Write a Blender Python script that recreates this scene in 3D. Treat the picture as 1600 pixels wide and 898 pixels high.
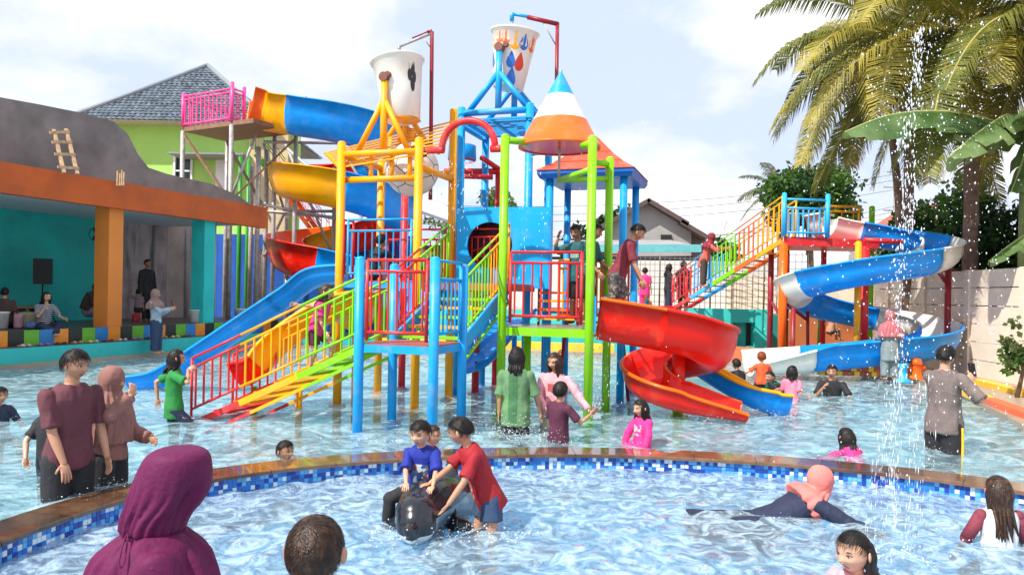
import bpy, bmesh, math, random
import numpy as np
from mathutils import Vector, Matrix, noise
random.seed(7); rng = np.random.default_rng(7)
R = math.radians
for o in list(bpy.data.objects): bpy.data.objects.remove(o)
SC = bpy.context.scene
COL = SC.collection

# ---------------------------------------------------------------- camera
CAMZ = 1.70; F_PX = 1200.0; ROLL = R(1.05); HOR = 460.0
cam_d = bpy.data.cameras.new('camera'); cam = bpy.data.objects.new('camera', cam_d); COL.objects.link(cam)
cam_d.sensor_width = 36.0; cam_d.lens = 36.0 * F_PX / 1600.0
cam_d.shift_y = (HOR - 449.0) / 1600.0
cam_d.clip_start = 0.1; cam_d.clip_end = 6000
cam.matrix_world = Matrix.Translation((0, 0, CAMZ)) @ Matrix.Rotation(R(90), 4, 'X') @ Matrix.Rotation(ROLL, 4, 'Z')
SC.camera = cam

# ---------------------------------------------------------------- world and sun
SUN_EL = R(50); SUN_AZ = R(229)          # azimuth clockwise from +Y : from behind and left of the camera
sun_vec = Vector((math.sin(SUN_AZ) * math.cos(SUN_EL), math.cos(SUN_AZ) * math.cos(SUN_EL), math.sin(SUN_EL)))
W = bpy.data.worlds.new('World'); SC.world = W; W.use_nodes = True
wn = W.node_tree.nodes; wl = W.node_tree.links
for n in list(wn): wn.remove(n)
w_out = wn.new('ShaderNodeOutputWorld'); w_bg = wn.new('ShaderNodeBackground')
sky = wn.new('ShaderNodeTexSky'); sky.sky_type = 'NISHITA'; sky.sun_disc = False
sky.sun_elevation = SUN_EL; sky.sun_rotation = SUN_AZ
sky.air_density = 1.0; sky.dust_density = 3.5; sky.ozone_density = 1.5; sky.altitude = 100
tc = wn.new('ShaderNodeTexCoord'); mp = wn.new('ShaderNodeMapping'); mp.inputs['Scale'].default_value = (1.0, 1.0, 1.9)
mp.inputs['Location'].default_value = (0.35, 0.1, 0.0)
nz = wn.new('ShaderNodeTexNoise'); nz.inputs['Scale'].default_value = 2.6; nz.inputs['Detail'].default_value = 9; nz.inputs['Roughness'].default_value = 0.52
rp = wn.new('ShaderNodeValToRGB'); rp.color_ramp.elements[0].position = 0.46; rp.color_ramp.elements[1].position = 0.60
mx = wn.new('ShaderNodeMixRGB'); mx.inputs[2].default_value = (10.8, 10.6, 10.9, 1)
hz = wn.new('ShaderNodeMixRGB'); hz.inputs[0].default_value = 0.85; hz.inputs[2].default_value = (7.2, 8.2, 10.6, 1)
wl.new(tc.outputs['Generated'], mp.inputs['Vector']); wl.new(mp.outputs[0], nz.inputs['Vector']); wl.new(nz.outputs['Fac'], rp.inputs['Fac'])
wl.new(sky.outputs[0], hz.inputs[1]); wl.new(hz.outputs[0], mx.inputs[1]); wl.new(rp.outputs['Color'], mx.inputs[0])
wl.new(mx.outputs[0], w_bg.inputs['Color']); w_bg.inputs['Strength'].default_value = 0.093
wl.new(w_bg.outputs[0], w_out.inputs[0])
sun_d = bpy.data.lights.new('sun', 'SUN'); sun_d.energy = 5.0; sun_d.angle = R(0.7); sun_d.color = (1.0, 0.94, 0.84)
sun = bpy.data.objects.new('sun', sun_d); COL.objects.link(sun)
sun.rotation_euler = sun_vec.to_track_quat('Z', 'Y').to_euler()
SC.view_settings.view_transform = 'Standard'; SC.view_settings.look = 'None'
SC.view_settings.exposure = 0.34; SC.view_settings.gamma = 1.0

# ---------------------------------------------------------------- pixel -> world (photo pixels of the 1600 x 898 picture and a distance)
_c, _s = math.cos(ROLL), math.sin(ROLL)
def P(u, v, d):
    a = (u - 800) / F_PX; b = (HOR - v) / F_PX
    return Vector((d * (a * _c - b * _s), d, CAMZ + d * (a * _s + b * _c)))
def G(u, v, z=0.0):
    a = (u - 800) / F_PX; b = (HOR - v) / F_PX
    return P(u, v, (z - CAMZ) / (a * _s + b * _c))
def XY(u, d, v=460):
    q = P(u, v, d); return Vector((q.x, q.y))

# ---------------------------------------------------------------- materials
MATS = {}
def mat(name, col, rough=0.5, var=0.12, scale=6.0, bump=0.0, bscale=40.0, metal=0.0, spec=0.5, coat=0.0, stain=None, stain_s=1.2, stain_w=0.35, detail=6.0, stretch=None):
    if name in MATS: return MATS[name]
    m = bpy.data.materials.new(name); m.use_nodes = True; MATS[name] = m
    nt = m.node_tree; N = nt.nodes; L = nt.links; b = N['Principled BSDF']
    b.inputs['Roughness'].default_value = rough; b.inputs['Metallic'].default_value = metal
    b.inputs['Specular IOR Level'].default_value = spec; b.inputs['Coat Weight'].default_value = coat
    t = N.new('ShaderNodeTexCoord'); n = N.new('ShaderNodeTexNoise'); n.inputs['Scale'].default_value = scale; n.inputs['Detail'].default_value = detail
    L.new(t.outputs['Object'], n.inputs['Vector'])
    r = N.new('ShaderNodeValToRGB'); r.color_ramp.elements[0].position = 0.3; r.color_ramp.elements[1].position = 0.7
    lo = [c * (1 - var) for c in col]; hi = [min(1, c * (1 + var * 0.7)) for c in col]
    r.color_ramp.elements[0].color = (*lo, 1); r.color_ramp.elements[1].color = (*hi, 1)
    L.new(n.outputs['Fac'], r.inputs['Fac']); out = r.outputs['Color']
    if stain is not None:
        n2 = N.new('ShaderNodeTexNoise'); n2.inputs['Scale'].default_value = stain_s; n2.inputs['Detail'].default_value = 8; n2.inputs['Roughness'].default_value = 0.65
        if stretch:
            mpn = N.new('ShaderNodeMapping'); mpn.inputs['Scale'].default_value = stretch; L.new(t.outputs['Object'], mpn.inputs['Vector']); L.new(mpn.outputs[0], n2.inputs['Vector'])
        else: L.new(t.outputs['Object'], n2.inputs['Vector'])
        r2 = N.new('ShaderNodeValToRGB'); r2.color_ramp.elements[0].position = 0.52; r2.color_ramp.elements[1].position = 0.72
        r2.color_ramp.elements[0].color = (0, 0, 0, 1); r2.color_ramp.elements[1].color = (stain_w,) * 3 + (1,)
        L.new(n2.outputs['Fac'], r2.inputs['Fac'])
        x = N.new('ShaderNodeMixRGB'); x.inputs[2].default_value = (*stain, 1); L.new(r2.outputs['Color'], x.inputs[0]); L.new(out, x.inputs[1]); out = x.outputs[0]
    L.new(out, b.inputs['Base Color'])
    rr = N.new('ShaderNodeMapRange'); rr.inputs['To Min'].default_value = rough * 0.8; rr.inputs['To Max'].default_value = min(1, rough * 1.25)
    L.new(n.outputs['Fac'], rr.inputs['Value']); L.new(rr.outputs[0], b.inputs['Roughness'])
    if bump > 0:
        nb = N.new('ShaderNodeTexNoise'); nb.inputs['Scale'].default_value = bscale; nb.inputs['Detail'].default_value = 5
        L.new(t.outputs['Object'], nb.inputs['Vector'])
        bp = N.new('ShaderNodeBump'); bp.inputs['Strength'].default_value = bump; bp.inputs['Distance'].default_value = 0.02
        L.new(nb.outputs['Fac'], bp.inputs['Height']); L.new(bp.outputs[0], b.inputs['Normal'])
    return m
def paint(name, col, rough=0.38, stain=(0.35, 0.28, 0.2)):
    return mat(name, col, rough, 0.10, 3.0, 0.06, 60, spec=.35, stain=stain, stain_s=3.5, stain_w=0.36)
YEL = paint('yellow paint', (0.92, 0.38, 0.002)); BLU = paint('sky blue paint', (0.006, 0.33, 0.76)); DBL = paint('deep blue paint', (0.008, 0.13, 0.50))
RED = paint('red paint', (0.66, 0.022, 0.028)); GRN = paint('lime green paint', (0.22, 0.60, 0.004)); ORG = paint('orange paint', (0.88, 0.14, 0.012))
PNK = paint('pink paint', (0.86, 0.08, 0.33)); WHT = paint('white fibreglass', (0.80, 0.78, 0.72)); MAR = paint('dark red pipe paint', (0.26, 0.012, 0.02))
CYA = paint('pale blue paint', (0.03, 0.42, 0.82)); DGN = paint('dark green paint', (0.03, 0.30, 0.02))
FRED = mat('red fibreglass', (0.82, 0.014, 0.006), 0.30, 0.12, 1.6, 0.05, 8, coat=0.06, spec=.3, stain=(0.95, 0.35, 0.2), stain_s=3, stain_w=0.18)
FORG = mat('orange fibreglass', (0.92, 0.12, 0.006), 0.30, 0.12, 1.6, 0.05, 8, coat=0.06, spec=.3, stain=(0.5, 0.12, 0.03), stain_s=3, stain_w=0.2)
FBLU = mat('blue fibreglass', (0.002, 0.27, 0.82), 0.30, 0.14, 1.6, 0.05, 8, coat=0.06, spec=.32, stain=(0.3, 0.5, 0.65), stain_s=3, stain_w=0.2)
FYEL = mat('yellow fibreglass', (0.93, 0.40, 0.004), 0.30, 0.12, 1.6, 0.05, 8, coat=0.06, spec=.3, stain=(0.5, 0.2, 0.03), stain_s=3, stain_w=0.25)
FWHT = mat('cream fibreglass', (0.80, 0.76, 0.69), 0.28, 0.08, 1.6, 0.05, 8, coat=0.2, stain=(0.45, 0.38, 0.28), stain_s=2.4, stain_w=0.3)
STEEL = mat('galvanised steel', (0.42, 0.40, 0.39), 0.5, 0.25, 7, 0.05, 50, metal=0.25, stain=(0.22, 0.12, 0.07), stain_s=3, stain_w=0.5)
RUST = mat('rusty brown steel', (0.24, 0.13, 0.08), 0.65, 0.3, 7, 0.1, 50, stain=(0.1, 0.06, 0.05), stain_s=3, stain_w=0.5)
BLACK = mat('black plastic', (0.015, 0.015, 0.017), 0.5, 0.2)
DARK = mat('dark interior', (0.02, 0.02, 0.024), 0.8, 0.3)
WOOD = mat('bare timber', (0.52, 0.34, 0.19), 0.7, 0.3, 14, 0.2, 60)
CONC = mat('raw concrete', (0.22, 0.195, 0.185), 0.9, 0.35, 1.5, 0.5, 9, stain=(0.32, 0.28, 0.26), stain_s=0.9, stain_w=0.6, detail=10)
LCONC = mat('pale concrete', (0.42, 0.39, 0.36), 0.9, 0.22, 1.2, 0.35, 12, stain=(0.22, 0.19, 0.17), stain_s=0.8, stain_w=0.55, detail=10)
TEAL = mat('teal wall paint', (0.02, 0.52, 0.48), 0.7, 0.14, 1.2, 0.12, 20, stain=(0.01, 0.2, 0.22), stain_s=0.8, stain_w=0.5)
TEALL = mat('bright teal wall paint', (0.03, 0.50, 0.46), 0.65, 0.12, 1.2, 0.12, 20, stain=(0.02, 0.28, 0.27), stain_s=1.0, stain_w=0.5)
FASC = mat('burnt orange fascia paint', (0.56, 0.105, 0.016), 0.75, 0.2, 1.6, 0.2, 22, stain=(0.25, 0.06, 0.03), stain_s=1.1, stain_w=0.55)
OCOL = mat('orange column paint', (0.78, 0.24, 0.035), 0.65, 0.08, 1.5, 0.1, 22)
WALLW = mat('cream precast concrete', (0.80, 0.67, 0.54), 0.85, 0.12, 1.4, 0.25, 18, stain=(0.42, 0.30, 0.22), stain_s=1.3, stain_w=0.45)
GWALL = mat('lime green house paint', (0.38, 0.66, 0.15), 0.8, 0.1, 0.8, 0.1, 14, stain=(0.24, 0.42, 0.12), stain_s=0.5, stain_w=0.45)

# ---------------------------------------------------------------- mesh helpers
ORG_OF = {}
class MB:
    def __init__(s): s.v = []; s.f = []; s.m = []; s.sm = []
    def add(s, vs, fs, mi=0, smooth=False):
        k = len(s.v); s.v.extend([tuple(p) for p in vs])
        for i, f in enumerate(fs):
            s.f.append([k + j for j in f]); s.m.append(mi if isinstance(mi, int) else mi[i]); s.sm.append(smooth)
        return s
    def box(s, c, size, rz=0, mi=0, M=None):
        x, y, z = [q / 2 for q in size]
        vs = [Vector((a, b, d)) for d in (-z, z) for a, b in ((-x, -y), (x, -y), (x, y), (-x, y))]
        Q = M if M is not None else Matrix.Rotation(rz, 3, 'Z')
        c = Vector(c)
        return s.add([Q @ q + c for q in vs], [(3, 2, 1, 0), (4, 5, 6, 7), (0, 1, 5, 4), (1, 2, 6, 5), (2, 3, 7, 6), (3, 0, 4, 7)], mi)
    def beam(s, a, b, w, h, mi=0, up=(0, 0, 1)):
        a = Vector(a); b = Vector(b); t = (b - a); l = t.length; t.normalize(); u = Vector(up)
        x = t.cross(u)
        if x.length < 1e-4: x = t.cross(Vector((0, 1, 0)))
        x.normalize(); u = x.cross(t)
        M = Matrix((x, t, u)).transposed()
        return s.box((a + b) / 2, (w, l, h), 0, mi, M)
    def tube(s, pts, r, n=8, mi=0, cap=True, smooth=True):
        pts = [Vector(p) for p in pts]; k = len(pts)
        rs = r if isinstance(r, (list, tuple)) else [r] * k
        vs = []; up = None
        for i, p in enumerate(pts):
            t = (pts[min(i + 1, k - 1)] - pts[max(i - 1, 0)])
            if t.length < 1e-9: t = Vector((0, 0, 1))
            t.normalize()
            if up is None:
                up = t.orthogonal().normalized()
            up = (up - t * up.dot(t))
            if up.length < 1e-6: up = t.orthogonal()
            up.normalize(); sd = t.cross(up)
            for j in range(n):
                a = 2 * math.pi * j / n
                vs.append(p + (up * math.cos(a) + sd * math.sin(a)) * rs[i])
        fs = [(i * n + j, i * n + (j + 1) % n, (i + 1) * n + (j + 1) % n, (i + 1) * n + j) for i in range(k - 1) for j in range(n)]
        s.add(vs, fs, mi, smooth)
        if cap:
            b = len(s.v) - len(vs)
            s.f.append([b + j for j in range(n)][::-1]); s.m.append(mi); s.sm.append(False)
            s.f.append([b + (k - 1) * n + j for j in range(n)]); s.m.append(mi); s.sm.append(False)
        return s
    def lathe(s, c, prof, n=24, mi=0, smooth=True, M=None, close=False):
        c = Vector(c); vs = []; Q = M or Matrix.Identity(3)
        for r, z in prof:
            for j in range(n):
                a = 2 * math.pi * j / n
                vs.append(Q @ Vector((r * math.cos(a), r * math.sin(a), z)) + c)
        fs = []; ms = []
        for i in range(len(prof) - 1):
            for j in range(n):
                fs.append((i * n + j, i * n + (j + 1) % n, (i + 1) * n + (j + 1) % n, (i + 1) * n + j)); ms.append(mi if isinstance(mi, int) else mi[i])
        return s.add(vs, fs, ms, smooth)
    def prism(s, poly, z0, z1, mi=0):
        n = len(poly); vs = [(p[0], p[1], z0) for p in poly] + [(p[0], p[1], z1) for p in poly]
        fs = [tuple(range(n))[::-1], tuple(range(n, 2 * n))] + [(i, (i + 1) % n, n + (i + 1) % n, n + i) for i in range(n)]
        return s.add(vs, fs, mi)
    def slab(s, quad, th, mi=0):
        q = [Vector(p) for p in quad]; nrm = (q[1] - q[0]).cross(q[-1] - q[0]).normalized()
        n = len(q); vs = q + [p - nrm * th for p in q]
        fs = [tuple(range(n)), tuple(range(n, 2 * n))[::-1]] + [(i, n + i, n + (i + 1) % n, (i + 1) % n) for i in range(n)]
        return s.add(vs, fs, mi)
    def ball(s, c, r, n=10, k=7, mi=0, M=None):
        rx = r if isinstance(r, (list, tuple)) else (r, r, r); c = Vector(c); vs = []
        Q = M or Matrix.Identity(3)
        for i in range(k + 1):
            t = math.pi * i / k
            for j in range(n):
                a = 2 * math.pi * j / n
                vs.append(Q @ Vector((rx[0] * math.sin(t) * math.cos(a), rx[1] * math.sin(t) * math.sin(a), -rx[2] * math.cos(t))) + c)
        fs = [(i * n + j, i * n + (j + 1) % n, (i + 1) * n + (j + 1) % n, (i + 1) * n + j) for i in range(k) for j in range(n)]
        return s.add(vs, fs, mi, True)
    def build(s, name, mats, parent=None, **kw):
        me = bpy.data.meshes.new(name)
        o = Vector((0, 0, 0))
        if parent is not None: o = ORG_OF[parent.name]
        me.from_pydata([(p[0] - o[0], p[1] - o[1], p[2] - o[2]) for p in s.v], [], s.f)
        ms = mats if isinstance(mats, (list, tuple)) else [mats]
        for m in ms: me.materials.append(m)
        if len(ms) > 1: me.polygons.foreach_set('material_index', s.m)
        me.polygons.foreach_set('use_smooth', s.sm)
        me.update()
        return link(name, me, parent, **kw)
def link(name, me, parent=None, **kw):
    ob = bpy.data.objects.new(name, me); COL.objects.link(ob)
    if parent is not None: ob.parent = parent; ORG_OF[ob.name] = ORG_OF[parent.name]
    else: ORG_OF[ob.name] = Vector((0, 0, 0))
    for k, v in kw.items(): ob[k] = v
    return ob
def thing(name, label, cat, loc, group=None):
    e = bpy.data.objects.new(name, None); COL.objects.link(e); e.empty_display_size = 0.2
    e.location = loc; ORG_OF[e.name] = Vector(loc)
    e['label'] = label; e['category'] = cat
    if group: e['group'] = group
    return e
def cr(pts, n=8, closed=False):
    pts = [Vector(p) for p in pts]; k = len(pts); out = []
    rngi = range(k) if closed else range(k - 1)
    for i in rngi:
        if closed: p0, p1, p2, p3 = pts[(i - 1) % k], pts[i], pts[(i + 1) % k], pts[(i + 2) % k]
        else: p0, p1, p2, p3 = pts[max(i - 1, 0)], pts[i], pts[i + 1], pts[min(i + 2, k - 1)]
        for j in range(n):
            t = j / n
            out.append(0.5 * ((2 * p1) + (p2 - p0) * t + (2 * p0 - 5 * p1 + 4 * p2 - p3) * t * t + (3 * p1 - p0 - 3 * p2 + p3) * t ** 3))
    if not closed: out.append(pts[-1])
    return out
def waves(X, Y, seed, lam=(0.25, 1.2), n=36, sharp=1.4):
    g = np.random.default_rng(seed); z = np.zeros_like(X)
    for i in range(n):
        l = lam[0] * (lam[1] / lam[0]) ** g.random(); a = g.random() * 2 * math.pi; ph = g.random() * 6.28
        w = (np.sin((X * math.cos(a) + Y * math.sin(a)) * 2 * math.pi / l + ph) * 0.5 + 0.5) ** sharp - 0.4
        z += w * l * 0.5
    return z / n ** 0.5
# ================================================================ SETTING
FLOOR_O = -0.52; FLOOR_I = -0.62; WAT_I = -0.135; RIM_Z = 0.025
BD = Vector((0.35, 0.937)).normalized()            # direction of the left building front
BN = Vector((BD.y, -BD.x))                         # towards the pool
def BL(t, off=0.0):                                # t metres along the building front from its reference column, off towards pool
    p = Vector((-9.71, 18.8)) + BD * t + BN * off; return p
pool_pts = [(-10.35, 15.4), (-9.75, 17.0), (-8.6, 20.2), (-7.6, 22.6), (-4, 23.0), (0, 22.6), (3, 22.0), (5.2, 20.6), (7.0, 18.3), (8.4, 17.2),
            (8.6, 16.2), (8.2, 14.0), (7.45, 11.8), (6.95, 10.4), (6.75, 8), (7.1, 5), (8, 0), (7, -7), (0, -10), (-8, -8), (-12.5, 0), (-12.3, 8), (-11.2, 13)]
POOL = [Vector((x, y)) for x, y in pool_pts]
def dense(poly, n=6):
    out = []
    for i in range(len(poly)):
        a, b = poly[i], poly[(i + 1) % len(poly)]
        out += [a.lerp(b, j / n) for j in range(n)]
    return out
POOLD = dense(POOL, 5)
inner_pts = [(-3.38, 4.4), (-3.30, 5.2), (-3.07, 6.10), (-2.55, 6.90), (-1.53, 7.58), (-0.3, 8.0), (0.9, 8.15), (2.0, 8.06), (3.22, 7.74), (4.3, 7.16), (5.05, 6.35), (5.5, 5), (5.6, 3), (5, 0.3), (3, -1.7), (0.5, -2.3), (-2, -1.6), (-3.2, 0.6), (-3.5, 2.6)]
INNER = cr([(x, y, 0) for x, y in inner_pts], 10, True)
def inside(poly, X, Y):
    px = np.array([p[0] for p in poly]); py = np.array([p[1] for p in poly]); r = np.zeros(X.shape, bool); n = len(px)
    for i in range(n):
        j = (i - 1) % n
        c = ((py[i] > Y) != (py[j] > Y)) & (X < (px[j] - px[i]) * (Y - py[i]) / (py[j] - py[i] + 1e-12) + px[i]); r ^= c
    return r
# ---- ground sheet with the pool cut out of it
GZ = 0.07
def ground():
    m = MB(); c = Vector((0, 9)); n = len(POOLD); rings = []
    for k, rad in enumerate((0, 1.02, 1.1, 1.5, 3, 12, 80, 400)):
        ring = []
        for p in POOLD:
            d = (p - c)
            if k == 0: q = p
            else:
                q = p + d * (rad - 1) if rad < 1.4 else c + d.normalized() * (d.length * rad)
            ring.append((q.x, q.y, GZ))
        rings.append(ring)
    vs = [(p[0], p[1], -0.6) for p in rings[0]]; 
    for r_ in rings: vs += r_
    fs = [(i * n + j, (i + 1) * n + j, (i + 1) * n + (j + 1) % n, i * n + (j + 1) % n) for i in range(len(rings)) for j in range(n)]
    m.add(vs, fs)
    M = mat('wet deck concrete', (0.36, 0.28, 0.20), 0.35, 0.22, 0.7, 0.2, 14, stain=(0.18, 0.13, 0.10), stain_s=0.5, stain_w=0.7, detail=9)
    return m.build('ground', M, kind='structure')
ground()
# ---- pool basins
def tile_mat(name, c1, c2, mortar, size, rough=0.25, sc2=1.0):
    m = bpy.data.materials.new(name); m.use_nodes = True; N = m.node_tree.nodes; L = m.node_tree.links; b = N['Principled BSDF']
    t = N.new('ShaderNodeTexCoord'); br = N.new('ShaderNodeTexBrick'); br.offset = 0.0; br.inputs['Scale'].default_value = 1 / size
    br.inputs['Brick Width'].default_value = 1.0; br.inputs['Row Height'].default_value = 1.0; br.inputs['Mortar Size'].default_value = 0.03
    br.inputs['Color1'].default_value = (*c1, 1); br.inputs['Color2'].default_value = (*c2, 1); br.inputs['Mortar'].default_value = (*mortar, 1)
    L.new(t.outputs['Object'], br.inputs['Vector'])
    n = N.new('ShaderNodeTexNoise'); n.inputs['Scale'].default_value = 0.8 * sc2; n.inputs['Detail'].default_value = 5; L.new(t.outputs['Object'], n.inputs['Vector'])
    mxn = N.new('ShaderNodeMixRGB'); mxn.blend_type = 'MULTIPLY'; mxn.inputs[0].default_value = 0.5
    L.new(br.outputs['Color'], mxn.inputs[1]); L.new(n.outputs['Fac'], mxn.inputs[2]); L.new(mxn.outputs[0], b.inputs['Base Color']); b.inputs['Roughness'].default_value = rough
    return m
TILE_O = tile_mat('outer pool floor tiles', (0.36, 0.70, 0.84), (0.44, 0.78, 0.90), (0.30, 0.50, 0.58), 0.30)
TILE_I = tile_mat('inner pool floor tiles', (0.08, 0.50, 0.90), (0.12, 0.58, 0.92), (0.15, 0.60, 0.90), 0.25)
m = MB(); n = len(POOLD); m.add([(p.x, p.y, FLOOR_O) for p in POOLD], [tuple(range(n))]); m.build('pool_floor', TILE_O, kind='structure')
m = MB(); n = len(INNER); m.add([(p.x, p.y, FLOOR_I + 0.16) for p in INNER], [tuple(range(n))]); 
FLOOR_I = FLOOR_I + 0.16
m.build('wading_pool_floor', TILE_I, kind='structure')
# ---- water surfaces
def water_mat(name, tint, fog, fogc, bscale, bstr, bdist, fsc):
    m = bpy.data.materials.new(name); m.use_nodes = True; N = m.node_tree.nodes; L = m.node_tree.links
    for q in list(N): N.remove(q)
    out = N.new('ShaderNodeOutputMaterial'); tr = N.new('ShaderNodeBsdfTransparent'); tr.inputs[0].default_value = (*tint, 1)
    gl = N.new('ShaderNodeBsdfGlossy'); gl.inputs['Roughness'].default_value = 0.03; gl.inputs[0].default_value = (1, 1, 1, 1)
    df = N.new('ShaderNodeBsdfDiffuse'); df.inputs[0].default_value = (*fogc, 1)
    fr = N.new('ShaderNodeFresnel'); fr.inputs['IOR'].default_value = 1.34
    t = N.new('ShaderNodeTexCoord'); n1 = N.new('ShaderNodeTexNoise'); n1.inputs['Scale'].default_value = bscale; n1.inputs['Detail'].default_value = 6; n1.inputs['Distortion'].default_value = 1.2
    L.new(t.outputs['Object'], n1.inputs['Vector'])
    bp = N.new('ShaderNodeBump'); bp.inputs['Strength'].default_value = bstr; bp.inputs['Distance'].default_value = bdist
    L.new(n1.outputs['Fac'], bp.inputs['Height'])
    for q in (gl, fr): L.new(bp.outputs[0], q.inputs['Normal'])
    # milky water, plus pale noise streaks painted in for sky glints and caustics
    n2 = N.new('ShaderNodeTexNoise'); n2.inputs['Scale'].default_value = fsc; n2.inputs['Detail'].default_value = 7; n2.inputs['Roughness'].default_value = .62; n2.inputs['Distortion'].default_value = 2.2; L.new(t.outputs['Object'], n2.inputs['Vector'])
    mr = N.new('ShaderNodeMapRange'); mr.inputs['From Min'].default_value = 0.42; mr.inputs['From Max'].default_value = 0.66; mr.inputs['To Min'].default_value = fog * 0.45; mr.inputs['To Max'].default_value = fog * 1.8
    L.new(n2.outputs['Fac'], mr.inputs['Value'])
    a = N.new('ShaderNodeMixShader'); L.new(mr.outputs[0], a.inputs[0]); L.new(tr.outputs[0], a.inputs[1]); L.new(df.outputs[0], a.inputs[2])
    b = N.new('ShaderNodeMixShader'); L.new(fr.outputs[0], b.inputs[0]); L.new(a.outputs[0], b.inputs[1]); L.new(gl.outputs[0], b.inputs[2])
    L.new(b.outputs[0], out.inputs[0]); return m
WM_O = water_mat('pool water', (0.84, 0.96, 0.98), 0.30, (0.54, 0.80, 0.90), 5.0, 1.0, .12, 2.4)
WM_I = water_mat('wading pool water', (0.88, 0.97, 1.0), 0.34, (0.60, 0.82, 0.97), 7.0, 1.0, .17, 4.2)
def water(name, x0, x1, y0, y1, stepx, z, amp, seed, keep, material, lam):
    nx = int((x1 - x0) / stepx) + 1; ny = int((y1 - y0) / stepx) + 1
    X, Y = np.meshgrid(np.linspace(x0, x1, nx), np.linspace(y0, y1, ny)); Z = z + amp * waves(X, Y, seed, lam)
    idx = np.arange(nx * ny).reshape(ny, nx)
    q = np.stack([idx[:-1, :-1], idx[:-1, 1:], idx[1:, 1:], idx[1:, :-1]], -1).reshape(-1, 4)
    cx = (X[:-1, :-1] + X[1:, 1:]).ravel() / 2; cy = (Y[:-1, :-1] + Y[1:, 1:]).ravel() / 2
    q = q[keep(cx, cy)]
    used = np.unique(q); mp_ = -np.ones(nx * ny, int); mp_[used] = np.arange(len(used))
    V = np.stack([X.ravel(), Y.ravel(), Z.ravel()], -1)[used]; q = mp_[q]
    me = bpy.data.meshes.new(name); me.vertices.add(len(V)); me.vertices.foreach_set('co', V.ravel())
    me.loops.add(q.size); me.loops.foreach_set('vertex_index', q.ravel().astype(np.int32)); me.polygons.add(len(q))
    me.polygons.foreach_set('loop_start', np.arange(len(q)) * 4); me.polygons.foreach_set('use_smooth', np.ones(len(q), bool))
    me.materials.append(material); me.update(); me.validate()
    return link(name, me, kind='structure')
RIMMID = cr([(p[0] * 1.0, p[1], 0) for p in inner_pts], 10, True)
def offset_loop(loop, d):
    out = []; n = len(loop)
    for i in range(n):
        t = (loop[(i + 1) % n] - loop[i - 1]).normalized(); nn = Vector((-t.y, t.x, 0))
        out.append(loop[i] + nn * d)
    return out
cen = sum((Vector(p) for p in INNER), Vector()) / len(INNER)
sgn = 1 if ((offset_loop(INNER, 0.1)[30] - cen).length > (INNER[30] - cen).length) else -1
RIM_W = 0.35
RIM_OUT = offset_loop(INNER, sgn * RIM_W); RIM_MID = offset_loop(INNER, sgn * RIM_W * 0.5)
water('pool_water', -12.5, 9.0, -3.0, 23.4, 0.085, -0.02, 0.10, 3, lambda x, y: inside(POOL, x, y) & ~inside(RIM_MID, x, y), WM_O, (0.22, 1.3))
water('wading_pool_water', -3.9, 6.1, -2.6, 8.6, 0.05, WAT_I, 0.17, 5, lambda x, y: inside(RIM_MID, x, y) & (y > -1.5), WM_I, (0.13, 0.6))
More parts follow.
